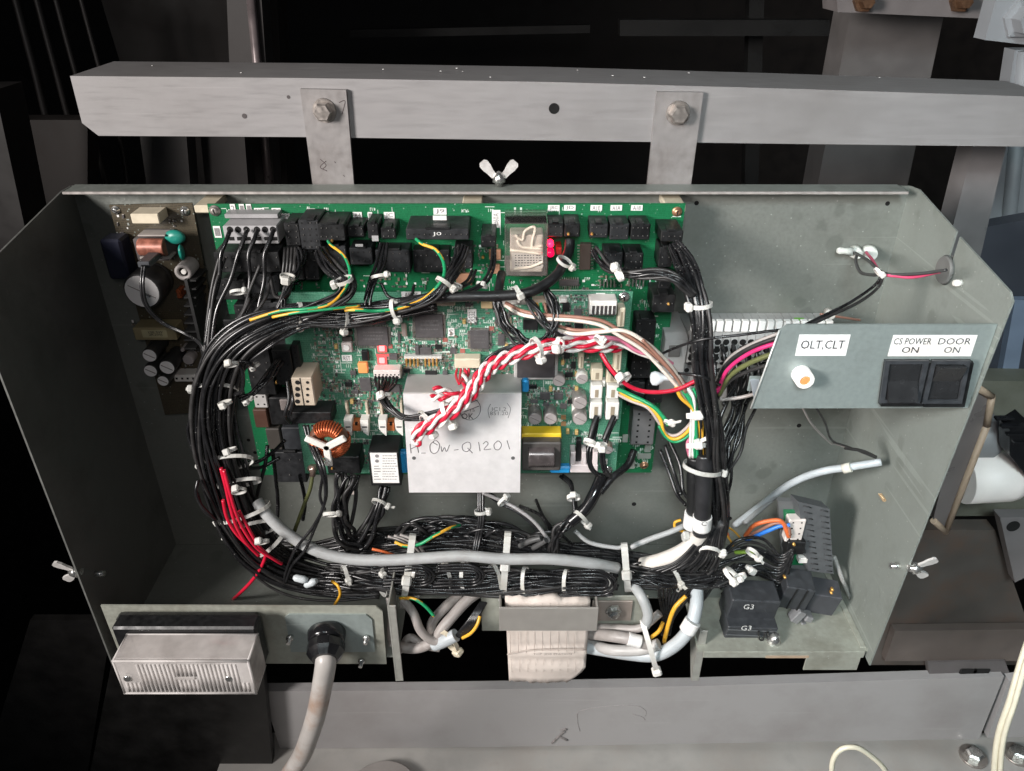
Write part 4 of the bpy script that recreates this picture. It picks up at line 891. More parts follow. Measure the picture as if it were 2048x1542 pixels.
# terminal block, light grey, top left
t = connector(A, (448, 452, 556, 488), DA, .066, mat('term_grey', (.36, .355, .36), .5, 0, .06, 120), 'terminal_block')
m = MB()
for i, x in enumerate((461, 477, 494, 515, 531, 547)):
    c = P(x - 1, 459, .066); k = mpp(c); m.cyl(c + Vector((0, .003, 0)), c + Vector((0, -.0003, 0)), 6.3 * k, 14); rect_mb(m, (x - 3, 474, x + 7, 481), .064, .0664)
m.build('wire_holes', VOID, t, kind='stuff')
m = MB(); rect_mb(m, (449, 428.5, 556, 437), .036, .0500, .0005); m.build('terminal_step', mat('term_grey2', (.30, .295, .30), .5), t)
blk = [((570, 446, 600, 492), .064, (2, 4)), ((600, 440, 640, 500), .067, (3, 5)), ((637, 448, 690, 482), .070, (5, 2)), ((695, 452, 728, 474), .060, (3, 2)), ((735, 446, 757, 478), .062, (1, 3)), ((762, 456, 792, 478), .062, (3, 2)),
       ((812, 458, 938, 480), .072, (12, 1)), ((908, 500, 945, 538), .062, (4, 4)), ((962, 472, 992, 495), .068, (4, 1)), ((700, 496, 745, 530), .058, (4, 2)), ((752, 500, 820, 545), .056, (5, 3)),
       ((430, 505, 560, 545), .072, (9, 2)), ((425, 560, 495, 600), .074, (5, 2)), ((500, 552, 560, 598), .074, (4, 2)), ((570, 500, 605, 560), .070, (2, 5)), ((606, 505, 636, 560), .068, (2, 5)),
       ((1096, 447, 1127, 474), .060, (3, 2)), ((1129, 447, 1160, 474), .062, (3, 2)), ((1180, 448, 1216, 476), .060, (4, 2)), ((1220, 448, 1258, 480), .060, (4, 2)), ((1262, 448, 1300, 480), .060, (4, 2)), ((1322, 462, 1366, 484), .068, (4, 1)),
       ((1208, 505, 1245, 538), .060, (4, 3)), ((1249, 506, 1286, 542), .060, (4, 3)), ((1318, 495, 1345, 535), .060, (2, 3)),
       ((1305, 590, 1350, 625), .066, (4, 1)), ((1270, 640, 1310, 700), .058, (2, 4)), ((495, 690, 545, 790), .066, (2, 7)), ((548, 680, 590, 760), .074, (2, 6)), ((548, 905, 610, 965), .05, (3, 2)), ((560, 640, 600, 690), .07, (3, 2)), ((1262, 705, 1302, 757), .060, (3, 4)), ((1256, 765, 1288, 812), .054, (2, 4)), ((1292, 762, 1326, 806), .05, (3, 3)), ((640, 492, 694, 540), .056, (5, 3)), ((1318, 545, 1342, 580), .05, (2, 2)), ((826, 500, 900, 545), .050, (7, 2)), ((500, 605, 560, 640), .072, (4, 2)), ((470, 610, 560, 650), .07, (6, 2))]
for r, d1, h in blk:
    c = connector(A, r, DA, d1, BLACKP if (int(r[0]) % 4) else mat('dark_connector', (.018, .019, .021), .5, 0, .2, 150, .03), 'connector', h, hole_px=2.8)
    mm = MB(); rect_mb(mm, (r[0] + (r[2] - r[0]) * .3, r[1] - 3, r[0] + (r[2] - r[0]) * .7, r[1] + 1.5), d1 - .010, d1 + .0012, .0004); mm.build('latch', BLACKP, c)
    # tinned pin tips peeping out of the sockets
    mm = MB(); rnd = random.Random(int(r[0]))
    for i in range(h[0]):
        for j in range(h[1]):
            if rnd.random() < .6:
                x = r[0] + (r[2] - r[0]) * (i + .5) / h[0]; y = r[1] + (r[3] - r[1]) * (j + .5) / h[1]; rect_mb(mm, (x - .8, y - .8, x + .8, y + .8), d1, d1 + .0009)
    mm.build('pin_tips', mat('dull_pin', (.22, .21, .2), .4, .5), c, recalc=False, kind='stuff')
t = [o for o in A.children if o.name.startswith('connector')][6]
text(t, 'J0', P(874, 468, .0722), .0075, .0038, INKW)
for x, y, d in ((664, 482, .071), (1184, 468, .061), (1137, 468, .063), (1339, 496, .062), (915, 516, .063), (966, 515, .066), (1337, 608, .067), (553, 765, .070)):
    c = P(x, y, d); MB().lathe(c + Vector((0, .003, 0)), c + Vector((0, -.0016, 0)), [(0, .0013), (.7, .0013), (1, .0008)], 10).build('brass_pin', GOLD, A)
sticker(A, (866, 431, 893, 440), .0575, None); sticker(A, (744, 471, 757, 482), .063, None, m=mat('tag_grey', (.35, .35, .35), .6)); sticker(A, (711, 488, 726, 493), .0605, None, m=mat('tag_grey', (.35, .35, .35), .6))
qfp(A, (1160, 488, 1182, 540), DA, .006, 9, sides='lr', marks=False, m=mat('dip_brown', (.04, .03, .025), .5)); qfp(A, (1118, 560, 1158, 572), DA, .003, 9, sides='tb', marks=False)
for r in ((912, 548, 944, 570), (980, 530, 1000, 548), (978, 500, 1002, 520)): 
    m = MB(); rect_mb(m, r, DA, DA + .004, .0006); m.build('film_capacitor', mat('film_tan', (.45, .24, .15), .5), A)
for x in range(1200, 1230, 7): 
    m = MB(); rect_mb(m, (x, 563, x + 2, 575), DA, DA + .006); m.build('header_pin', TIN, A)
for x in range(1258, 1292, 7): 
    m = MB(); rect_mb(m, (x, 560, x + 2, 574), DA, DA + .006); m.build('header_pin', TIN, A)
t = connector(A, (508, 786, 534, 816), DA, .060, mat('conn_greywhite', (.40, .39, .38), .5), 'white_connector', (2, 2), hole_px=3.2)
for r, d1, mm in (((508, 820, 536, 856), .052, mat('choke_brown', (.07, .035, .025), .4)), ((538, 796, 580, 850), .058, BLACKP), ((566, 856, 610, 900), .056, GREYP), ((534, 858, 562, 900), .050, mat('can_dark', (.05, .045, .04), .4)), ((520, 760, 548, 782), .055, BLACKP), ((560, 800, 586, 822), .060, mat('conn_greybrown', (.22, .19, .18), .5)), ((450, 640, 480, 690), .05, BLACKP)):
    m = MB(); rect_mb(m, r, DA, d1, .001); m.build('choke', mm, A)
# relay in a clear case
m = MB(); rect_mb(m, (1009, 520, 1096, 552), DA, .048, .001); rl = m.build('relay', mat('relay_base', (.22, .20, .19), .5), A)
m = MB(); rect_mb(m, (1020, 470, 1086, 545), .046, .066, .001); core = m.build('relay_core', mat('relay_core', (.50, .44, .40), .35, .2, .3, 90), rl)
for k, pl in enumerate(([(1030, 470), (1045, 480), (1050, 462), (1070, 455), (1064, 492), (1085, 492)], [(1034, 480), (1045, 494), (1085, 498)], [(1028, 538), (1060, 534), (1086, 524)], [(1020, 500), (1085, 508)])):
    MB().tube([P(q[0], q[1], q[2]) for q in spline([Vector((x, y, .0668)) for x, y in pl], n=6)], .0012, 7).build('relay_lead', IVORYW, core)
m = MB(); rect_mb(m, (1024, 506, 1086, 536), .0662, .0664); lbm = m.build('relay_label', mat('relay_paper', (.48, .44, .42), .6), core)
m = MB(); rnd = random.Random(3)
for j in range(5):
    for i in range(9): rect_mb(m, (1030 + i * 6, 510 + j * 5, 1030 + i * 6 + rnd.uniform(2, 5), 511.6 + j * 5), .0664, .0666)
m.build('relay_print', INK, lbm, recalc=False, kind='stuff')
a, c = P(1009, 446, .076), P(1096, 552, .076); a2 = P(1096, 446, .076)
m = MB(); th = .0012
m.box(a.x, a2.x, -.076, -.0748, c.z, a.z, .0005); m.box(a.x, a2.x, -.0747, -.040, a.z - th, a.z, .0004); m.box(a.x, a.x + th, -.0747, -.040, c.z, a.z - th - .0001, .0004); m.box(a2.x - th, a2.x, -.0747, -.040, c.z, a.z - th - .0001, .0004)
m.build('relay_cover', CLEAR, rl, kind='stuff')
# status lights beside the relay
for y, mm, r_ in ((489, LEDR, 6.5), (507, LEDRD, 8)):
    c = P(1101, y, .060); k = mpp(c); MB().lathe(c + Vector((0, .006, 0)), c + Vector((0, -.002, 0)), [(0, r_ * k), (.8, r_ * k), (.93, r_ * .75 * k), (1, r_ * .3 * k)], 16).build('status_light', mm, A)
m = MB(); rect_mb(m, (1112, 495, 1124, 510), DA, .052, .0006); m.build('red_jumper', mat('red_dull', (.30, .03, .02), .5), A)
# grey two row terminal at the lower right of board A
t = connector(A, (1264, 822, 1310, 890), DA, .058, mat('term_dim', (.19, .185, .185), .5, 0, .08, 120), 'terminal_block', (2, 6), hole_px=4)
for r in ((1275, 908, 1302, 918), (1258, 922, 1270, 938), (1290, 885, 1302, 905), (1245, 870, 1256, 885)):
    m = MB(); rect_mb(m, r, DA, DA + .002, .0004); m.build('film_capacitor', mat('comp_grey', (.32, .34, .30), .5), A)

# ------------------------------------------------------------------ board B: processor board in front
B = thing('circuit_board', 'pale green processor board in front, with chips, toroid and aluminium cover', 'circuit board', P(910, 945, DB))
board([(556, 585), (1266, 583), (1231, 945), (611, 947)], DB, PCBB, parent=B)
screw(B, 1248, 594, DB, 9, CHROME); screw(B, 1215, 940, DB, 8, CHROME); screw(B, 566, 596, DB, 7, CHROME)
for r, s, rot in (((935, 618, 953, 646), 'R532', 1.57), ((896, 656, 909, 672), 'S', 0), ((684, 710, 704, 722), 'RST', 0), ((911, 707, 932, 715), 'P2', 0), ((1192, 586, 1210, 593), '1', 0), ((803, 583, 842, 596), 'AK 05', 0)):
    sticker(B, r, DB + .0003, s, rot=rot)
regB = [(620, 640, 720, 800), (780, 600, 830, 700), (880, 610, 940, 700), (970, 600, 1040, 720), (660, 690, 760, 790), (780, 680, 910, 740), (1040, 750, 1160, 860), (1080, 590, 1180, 600), (1140, 860, 1230, 900), (700, 800, 800, 880)]
silk(B, silk_noise(regB, 8, 420) + [(676, 640, 677.4, 745), (676, 745, 690, 746.2), (862, 688, 914, 689.2), (862, 704, 914, 705.2), (913, 688, 914.4, 705), (952, 636, 967, 637.2), (967, 636, 968.3, 645), (967, 645, 1010, 646.2), (1010, 580, 1250, 581)], DB)
smd(B, [(625, 640, 676, 780), (612, 760, 720, 812)], DB, 31, .9, 8.5, 'resistor_field', (4, 6))
smd(B, [(790, 690, 910, 735), (1088, 590, 1178, 640), (1110, 640, 1180, 700), (1120, 700, 1180, 760), (1050, 775, 1140, 812), (985, 600, 1040, 660), (700, 800, 800, 835), (640, 880, 735, 930), (1130, 770, 1160, 800), (920, 735, 1030, 755), (705, 770, 805, 800), (1080, 690, 1130, 715)], DB, 33, .85, 7.2)
smd(B, [(780, 600, 1030, 690), (680, 640, 710, 690)], DB, 34, .34, 9)
qfp(B, (714, 654, 776, 692), DB, .0026, 18); qfp(B, (830, 629, 886, 676), DB, .0026, 20); qfp(B, (940, 661, 978, 698), DB, .0024, 14)
m = MB(); rect_mb(m, (1028, 704, 1116, 760), DB, DB + .006, .0008); s = m.build('memory_socket', mat('socket_grey', (.45, .44, .43), .5), B); m = MB(); rect_mb(m, (1034, 710, 1110, 756), DB + .0061, DB + .0085, .0006); m.build('memory_chip', mat('memory_dark', (.055, .05, .053), .5, 0, .1, 200), s)
qfp(B, (1046, 640, 1076, 660), DB, .005, 4, sides='tb', marks=False, m=BLACKP); qfp(B, (836, 696, 863, 711), DB, .003, 7, sides='tb', marks=False); qfp(B, (720, 757, 742, 783), DB, .003, 5, sides='lr', marks=False); qfp(B, (1080, 786, 1100, 800), DB, .003, 4, sides='t', marks=False); qfp(B, (1108, 786, 1126, 800), DB, .003, 4, sides='t', marks=False)
qfp(B, (780, 770, 800, 785), DB, .003, 4, sides='lr', marks=False); qfp(B, (996, 668, 1010, 692), DB, .002, 5, sides='lr', marks=False)
qfp(B, (718, 640, 772, 650), DB, .003, 9, sides='t', marks=False); qfp(B, (778, 708, 795, 720), DB, .003, 3, sides='lr', marks=False); qfp(B, (830, 692, 838, 710), DB, .004, 3, sides='l', marks=False)
for x, y in ((780, 693), (890, 680), (983, 657), (925, 702)):
    m = MB(); rect_mb(m, (x - 5, y - 4, x + 5, y + 4), DB, DB + .0006); m.build('red_dot', mat('red_mark', (.32, .10, .08), .6), B)
m = MB(); rect_mb(m, (803, 648, 813, 674), DB, DB + .004, .0015); m.build('crystal', mat('crystal_tin', (.52, .44, .40), .35, .6), B)
m = MB(); rect_mb(m, (683, 686, 704, 705), DB, DB + .005, .0008); o = m.build('rotary_switch', mat('rotary_pale', (.58, .52, .50), .5), B); c = P(693, 695, DB + .0052); MB().lathe(c, c + Vector((0, -.0008, 0)), [(0, .003), (1, .0028)], 16).build('dial', PAPERW, o)
for i, y in enumerate((650, 663, 675)): 
    m = MB(); rect_mb(m, (684, y, 704, y + 8), DB, DB + .004, .0005); m.build('jumper_block', mat('jumper_dark', (.06, .05, .045), .5), B)
rnd = random.Random(55)
for x, y, w_, h_ in ((1095, 612, 22, 12), (1125, 606, 14, 18), (1148, 618, 16, 14), (1112, 632, 30, 8), (1130, 650, 12, 10), (1150, 646, 16, 12), (1128, 668, 18, 12), (1110, 690, 10, 16), (1128, 704, 12, 14), (1142, 724, 10, 14), (1130, 745, 16, 10), (990, 640, 14, 8), (1012, 652, 12, 10), (1000, 628, 20, 7), (870, 690, 14, 9), (900, 696, 12, 12), (795, 740, 12, 12), (806, 738, 14, 8), (850, 742, 24, 8), (885, 742, 10, 8), (700, 742, 12, 9), (690, 765, 14, 9), (705, 780, 12, 8), (1050, 770, 24, 8), (1060, 800, 16, 7), (1086, 806, 12, 6), (1120, 808, 14, 10), (1136, 800, 10, 8), (795, 668, 6, 14), (818, 605, 12, 8), (845, 606, 14, 7), (930, 606, 12, 8), (700, 625, 14, 9), (655, 640, 14, 8), (985, 612, 12, 8)):
    qfp(B, (x, y, x + w_, y + h_), DB, .0022, max(2, int(w_ / 5)), 'small_chip', sides='tb', marks=False, m=CHIP if rnd.random() < .6 else BLACKP)
for x, y in ((1140, 690), (1150, 745), (1122, 722), (1010, 690), (795, 605), (925, 640), (1098, 775), (1150, 775), (1132, 860), (1150, 862), (668, 690), (700, 800)):
    m = MB(); rect_mb(m, (x, y, x + 7, y + 9), DB, DB + .004, .0006); m.build('tan_capacitor', mat('tantalum_yellow', (.52, .36, .14), .5), B)
for x, y, w_, h_ in ((1118, 598, 16, 8), (1216, 690, 14, 10), (1170, 690, 8, 12), (1205, 760, 6, 14), (1144, 812, 8, 18)):
    m = MB(); rect_mb(m, (x, y, x + w_, y + h_), DB, DB + .006, .0006); m.build('white_connector', WHITEP, B)
# header row
m = MB(); rect_mb(m, (808, 713, 884, 719), DB, DB + .006, .0005); h_ = m.build('pin_header', mat('header_grey', (.5, .5, .48), .5), B)
for i in range(9):
    if i == 4: continue
    m = MB(); rect_mb(m, (811 + i * 7.6, 720, 814 + i * 7.6, 733), DB + .001, DB + .009); m.build('header_pin', GOLD, h_)
c = P(764, 697, DB + .003)
for y in (697, 721):
    c = P(764, y, DB + .002); k = mpp(c); m = MB(); m.box(c.x - 5.5 * k, c.x + 5.5 * k, -DB, -DB - .003, c.z - 6 * k, c.z + 6 * k, .0008); m.build('status_light', LEDR2, B)
    m = MB(); m.box(c.x - 10 * k, c.x + 10 * k, -DB, -DB - .0015, c.z - 10 * k, c.z + 10 * k, .0005); m.build('light_frame', mat('led_frame', (.55, .12, .12), .4), B)
m = MB(); rect_mb(m, (752, 709, 778, 713), DB, DB + .002); m.build('red_bar', mat('led_frame', (.55, .12, .12), .4), B)
m = MB(); rect_mb(m, (716, 727, 735, 747), DB, DB + .005, .0006); m.build('amber_relay', EMBER, B)
m = MB(); rect_mb(m, (723, 702, 737, 722), DB, DB + .004, .0006); m.build('transistor', BLACKP, B)
t = connector(B, (747, 741, 801, 758), DB, DB + .012, mat('conn_pinkwhite', (.66, .60, .57), .45), 'white_connector', (7, 1), hole_px=2.8)
t = connector(B, (909, 718, 961, 737), DB, DB + .011, CREAM, 'cream_connector')
t = connector(B, (1179, 602, 1234, 630), DB, DB + .016, WHITEP, 'white_connector')
m = MB()
for i in range(6): rect_mb(m, (1184 + i * 8.3, 612, 1189.5 + i * 8.3, 631), DB + .012, DB + .0164)
m.build('sockets', mat('socket_brown', (.05, .045, .045), .5), t, kind='stuff')
for r, d1 in (((1236, 616, 1250, 655), .012), ((1229, 702, 1243, 742), .012), ((1183, 738, 1206, 762), .013), ((1213, 742, 1236, 766), .013), ((1182, 772, 1205, 798), .013), ((1214, 772, 1238, 798), .013), ((1180, 806, 1204, 838), .015), ((1212, 806, 1238, 840), .015), ((1158, 706, 1168, 738), .014)):
    t = connector(B, r, DB, DB + d1, CREAM if r[1] < 770 else WHITEP, 'white_connector')
    m = MB(); w_ = r[2] - r[0]; rect_mb(m, (r[0] + w_ * .35, r[1] + 8, r[0] + w_ * .65, r[3] - 3), DB + d1 - .002, DB + d1 + .0003); m.build('socket', mat('socket_tan', (.30, .25, .18), .6), t)
t = connector(B, (1065, 600, 1105, 612), DB, DB + .010, BEIGE, 'cream_connector'); t = connector(B, (1000, 598, 1060, 610), DB, DB + .008, WHITEP, 'white_connector')
for i, mm in enumerate((YELW, GREENW, BROWNW)): wire(B, [(1073 + i * 8, 606, DB + .010), (1076 + i * 8, 620, DB + .014), (1080 + i * 8, 632, DB + .010)], 6, mm, 'pigtail')
t = connector(B, (872, 604, 910, 612), DB, DB + .006, BEIGE, 'cream_connector'); t = connector(B, (962, 604, 986, 618), DB, DB + .008, mat('yellow_pale', (.60, .46, .26), .5), 'cream_connector')
for x, y, r_ in ((1070, 838, 14), (1101, 838, 14), (1160, 806, 15), (1160, 838, 15)): cap_can(B, x, y, r_, DB, .016)
cap_can(B, 1164, 758, 12, DB, .010, WHITEP); cap_can(B, 1118, 762, 13, DB, .008)
# transformer with yellow tape
m = MB(); rect_mb(m, (1044, 886, 1122, 942), DB, DB + .026, .0012); tr = m.build('transformer', FERRITE, B)
m = MB(); rect_mb(m, (1043, 867.5, 1123, 880), DB + .002, DB + .016, .0008); m.build('yellow_tape', YELTAPE, tr)
q0, q1 = P(1083, 893, DB + .0262), P(1083, 936, DB + .0262); k = mpp(q0)
pr = [(i / 20, 26 * k * (1 + (.04 if i % 2 else 0)) * (.72 + .28 * math.sin(math.pi * (i + .001) / 20))) for i in range(21)]
c0, c1 = P(1057, 914, DB + .0262), P(1109, 914, DB + .0262)
m = MB(); m.lathe(c0 + Vector((0, .004, 0)), c1 + Vector((0, .004, 0)), [(i / 26, (25 + (1.2 if i % 2 else 0)) * k) for i in range(27)], 24); m.build('coil', mat('coil_dark', (.07, .06, .06), .22, .1, .3, 120), tr)
# white clip pair
m = MB(); rect_mb(m, (1141, 930, 1196, 946), DB, DB + .014, .0008)
w0 = m.build('heat_clip', mat('clip_pink', (.62, .55, .55), .45), B)
for x in (1141, 1163.5, 1186):
    m = MB(); rect_mb(m, (x, 905, x + 10, 929.5), DB, DB + .014, .0006); m.build('clip_fin', MATS['clip_pink'], w0)
m = MB(); rect_mb(m, (1152, 880, 1162, 928), DB + .002, DB + .008, .0004); rect_mb(m, (1174, 880, 1185, 928), DB + .002, DB + .008, .0004); m.build('dark_fin', BLACKP, w0)
cap_can(B, 1216, 900, 10, DB, .010, mat('can_brown', (.25, .18, .15), .4)); m = MB(); rect_mb(m, (1206, 920, 1215, 930), DB, DB + .003, .0004); m.build('small_block', WHITEP, B)
for x, y in ((1127, 835), (1127, 848)): 
    m = MB(); rect_mb(m, (x - 5, y - 4, x + 5, y + 4), DB, DB + .001); m.build('copper_pad', mat('copper_pad', (.5, .28, .14), .4, .5), B)
# blue disc capacitors
for (x0, y0, x1, y1), dd in (((1044, 762, 1058, 786), .012), ((796, 905, 815, 948), .020), ((1100, 934, 1142, 948), .010)):
    m = MB(); rect_mb(m, (x0, y0, x1, y1), DB + dd - .008, DB + dd, .004); m.build('disc_capacitor', BLUEP, B)
# toroid choke
c = P(657, 884, DB + .036); k = mpp(c); R0, r0 = 27 * k, 13 * k
tor = MB(); vs = []; fs = []; ns, nm = 64, 12
for i in range(ns):
    a = 2 * math.pi * i / ns
    for j in range(nm):
        b = 2 * math.pi * j / nm; rr = R0 + r0 * math.cos(b); vs.append(c + Vector((rr * math.cos(a), -r0 * 1.2 * math.sin(b) + .004, rr * math.sin(a))))
for i in range(ns):
    for j in range(nm): fs.append((i * nm + j, i * nm + (j + 1) % nm, ((i + 1) % ns) * nm + (j + 1) % nm, ((i + 1) % ns) * nm + j))
tor.add(vs, fs, 0, True); tro = tor.build('toroid_core', mat('core_dark', (.12, .05, .03), .5), B)
for base in (math.pi / 2, math.pi / 2 + 2.094, math.pi / 2 + 4.189):
    m = MB(); pts = []; nt_ = 11
    for i in range(nt_ * 14):
        a = base - .80 + 1.6 * i / (nt_ * 14); b = 2 * math.pi * i / 14; rr = R0 + (r0 + 1.6 * k) * math.cos(b)
        pts.append(c + Vector((rr * math.cos(a), -(r0 + 1.6 * k) * 1.2 * math.sin(b) + .004, rr * math.sin(a))))
    m.tube(pts, 1.9 * k, 6); m.build('winding', COPPER, tro)
m = MB()
for an in (math.pi * 1.5, math.pi * 1.5 + 2.094, math.pi * 1.5 - 2.094):
    dr = Vector((math.cos(an), 0, math.sin(an))); m.obox(c + dr * 20 * k + Vector((0, -r0 * 1.35, 0)), (25 * k, .0018, 7 * k), Matrix.Rotation(-an, 3, 'Y'), .001)
m.build('spider_holder', WHITEP, tro, kind='stuff')
# black relay block with printed label
m = MB(); rect_mb(m, (739, 905, 800, 972), DB, DB + .030, .0008); rb_ = m.build('relay_block', BLACKP, B)
m = MB(); rect_mb(m, (743, 906, 796, 966), DB + .0301, DB + .0305, .0002); l_ = m.build('relay_label', PAPERW, rb_)
m = MB(); rnd = random.Random(9)
for j in range(10):
    x = 765
    while x < 790: w_ = rnd.uniform(2, 6); rect_mb(m, (x, 911 + j * 5.2, x + w_, 912.2 + j * 5.2), DB + .0305, DB + .0307); x += w_ + 1.2
    if j > 3: rect_mb(m, (748, 911 + j * 5.2, 748 + rnd.uniform(6, 14), 912.4 + j * 5.2), DB + .0305, DB + .0307)
for y in (912, 922):
    c = P(754, y, DB + .0306); m.lathe(c, c + Vector((0, -.0001, 0)), [(0, .0019), (1, .0019)], 12)
m.build('label_print', INKG, l_, recalc=False, kind='stuff')
# two ribbon sockets with white latches and orange keys
for x0 in (688, 757):
    s = MB(); rect_mb(s, (x0 + 4, 806, x0 + 9, 848), DB, DB + .006, .0004); so = s.build('socket_frame', BEIGE, B)
    s = MB(); rect_mb(s, (x0 + 44, 806, x0 + 49, 848), DB, DB + .006, .0004); s.build('frame_side', BEIGE, so)
    for xx in (x0, x0 + 33):
        s = MB(); q = [P(x, y, DB + .016) for x, y in ((xx - 1, 840), (xx + 15, 840), (xx + 16, 872), (xx + 8, 866), (xx + 1, 858))]
        s.add(q + [p + Vector((0, .010, 0)) for p in q], [(0, 1, 2, 3, 4), (9, 8, 7, 6, 5)] + [(i, 5 + i, 5 + (i + 1) % 5, (i + 1) % 5) for i in range(5)]); s.build('latch', WHITEP, so)
        s = MB(); rect_mb(s, (xx + 3, 853, xx + 13, 855.5), DB + .016, DB + .0163); s.build('latch_slot', GREYP, so)
    s = MB(); rect_mb(s, (x0 + 17, 847, x0 + 32, 862), DB, DB + .011, .0004); ok = s.build('orange_key', ORANGEP, so)
    s = MB(); rect_mb(s, (x0 + 22, 846, x0 + 27, 851), DB + .009, DB + .0113); s.build('key_notch', VOID, so)
# tan screw terminal at the left edge
m = MB(); rect_mb(m, (586, 756, 628, 812), DB, DB + .030, .001); tb = m.build('screw_terminal', BEIGE, B)
m = MB()
for y in (765, 778, 790, 803):
    c = P(595, y, DB + .0302); m.cyl(c + Vector((0, .002, 0)), c + Vector((0, -.0002, 0)), .0022, 12)
    c = P(615, y, DB + .0302); m.cyl(c + Vector((0, .002, 0)), c + Vector((0, -.0002, 0)), .0014, 12)
rect_mb(m, (603, 757, 605, 811), DB + .029, DB + .0303); m.build('screw_holes', VOID, tb, kind='stuff')
# black plugs at the lower left
for r, d1, h in (((580, 825, 663, 848), .098, (9, 1)), ((654, 914, 720, 948), .100, (6, 2)), ((548, 700, 585, 770), .088, (2, 6)), ((585, 690, 600, 750), .086, (1, 6))):
    c = connector(B, r, DB, d1, BLACKP, 'connector', h, hole_px=3)
c = P(664, 937, .101); MB().lathe(c + Vector((0, .003, 0)), c + Vector((0, -.001, 0)), [(0, .001), (1, .0009)], 10).build('brass_pin', GOLD, B)
# aluminium cover
dh = .112
a = [P(x, y, dh) for x, y in ((806, 790), (1043, 785), (1040, 986), (818, 984))]
a[0].z = a[1].z = (a[0].z + a[1].z) / 2; a[2].z = a[3].z = (a[2].z + a[3].z) / 2
bk = [p + Vector((0, .0018, 0)) for p in a]
cv = MB().add(a + bk, [(3, 2, 1, 0), (4, 5, 6, 7), (0, 1, 5, 4), (1, 2, 6, 5), (2, 3, 7, 6), (3, 0, 4, 7)]).build('aluminium_cover', ALU, B)
MB().box(a[0].x, a[1].x, -dh + .0018, -DB - .0002, a[0].z - .0022, a[0].z, .0006).build('cover_top', mat('alu_top_shaded', (.40, .395, .39), .5, .25, .08, 100), cv)  # same bent sheet as the front, shade of the top put into colour
for x, y in ((828, 916), (1026, 916)):
    c = P(x, y, dh); MB().cyl(c + Vector((0, .001, 0)), c + Vector((0, -.0003, 0)), 4 * mpp(c), 14).build('cover_hole', mat('hole_grey', (.10, .10, .10), .6), cv)
def strokes(parent, pls, d, wpx, m, name):
    mb = MB()
    for pl in pls:
        pts = [P(x, y, d) for x, y in pl] if len(pl) < 3 else [P(q[0], q[1], d) for q in spline([Vector((x, y, 0)) for x, y in pl], n=5)]
        mb.tube(pts, wpx * mpp(pts[0]) / 2, 5)
    return mb.build(name, m, parent, recalc=False, kind='stuff')
hw = [[(820, 888), (822, 906)], [(821, 898), (832, 893)], [(833, 886), (837, 905)], [(842, 906), (851, 906)], [(868, 882), (860, 890), (861, 902), (868, 907), (876, 902), (879, 889), (872, 881), (866, 884), (875, 890)], [(882, 893), (884, 903), (889, 895), (893, 903), (899, 890)], [(908, 900), (917, 899)],
      [(934, 884), (925, 890), (926, 900), (934, 903), (941, 896), (940, 886), (934, 884)], [(935, 896), (945, 906)], [(957, 884), (960, 902)], [(966, 888), (972, 883), (976, 888), (968, 899), (982, 898)], [(995, 882), (988, 889), (990, 898), (998, 899), (1003, 890), (999, 883), (994, 882)], [(1014, 881), (1019, 898)]]
strokes(cv, hw, dh + .0001, 1.7, PENCIL, 'handwriting')
circ = [(940 + 21 * math.cos(t), 818 + 22 * math.sin(t)) for t in [i * .35 for i in range(-5, 10)]]
strokes(cv, [circ, [(928, 824), (958, 812)], [(940, 806), (955, 800)]], dh + .0001, 1.3, INK, 'stamp_ring')
text(cv, 'OK', P(935, 832, dh), .011, .0062, INK); text(cv, '15', P(945, 820, dh), .004, .003, INKG)
strokes(cv, [[(981, 808), (976, 820), (979, 836)], [(1014, 806), (1021, 818), (1016, 836)]], dh + .0001, 1.3, INKG, 'stamp_bracket')
text(cv, 'IC1.2\n851.20', P(998, 822, dh), .0165, .0085, INKG)

# ------------------------------------------------------------------ small power board at the far left
DP = .020
C = thing('circuit_board', 'narrow dark power supply board in the shaded left end of the box', 'circuit board', P(330, 830, DP))
board([(218, 410), (384, 406), (462, 820), (330, 830)], DP, PCBC, parent=C)
screw(C, 232, 420, DP, 7, CHROME); screw(C, 370, 422, DP, 8, CHROME)
connector(C, (262, 428, 318, 448), DP, .040, CREAM, 'cream_connector')
m = MB(); rect_mb(m, (270, 478, 334, 522), DP, .048, .001); tr = m.build('transformer', mat('tr_dark', (.10, .09, .09), .4), C)
m = MB(); rect_mb(m, (275, 470, 330, 473), .036, .0495, .0006); m.build('bobbin_rim', mat('bobbin', (.33, .30, .28), .5), tr); m = MB(); rect_mb(m, (279, 514, 340, 519), .036, .0505, .0006); m.build('bobbin_rim', MATS['bobbin'], tr)
k = mpp(P(305, 490, .05))
c0, c1 = P(280, 494, .048), P(332, 494, .048); m = MB(); m.lathe(c0, c1, [(i / 20, (17 + (1.2 if i % 2 else 0)) * k) for i in range(21)], 18); m.build('coil', mat('coil_rust', (.30, .11, .075), .4, .2, .5, 150), tr)
for (x, y, rx, ry, an) in ((350, 474, 21, 15, .3), (363, 505, 5, 17, .2)):
    m = MB(); c = P(x, y, .044); k = mpp(c); m.lathe(c + Vector((0, .004, 0)), c + Vector((0, -.004, 0)), [(0, .3), (.2, .85), (.5, 1), (.8, .85), (1, .3)], 20)
    o = MB(); o.v = [tuple(c + Vector(((v[0] - c.x) * rx * k, v[1] - c.y, (v[2] - c.z) * ry * k))) for v in m.v]; o.f, o.mi, o.sm = m.f, m.mi, m.sm
    o.build('disc_capacitor', TEALP, C)
bcap = cap_can(C, 284, 583, 38, DP, .030, mat('can_grey', (.035, .034, .034), .4), vent=True, top=mat('can_top_bright', (.90, .88, .87), .5, 0, .05, 60))
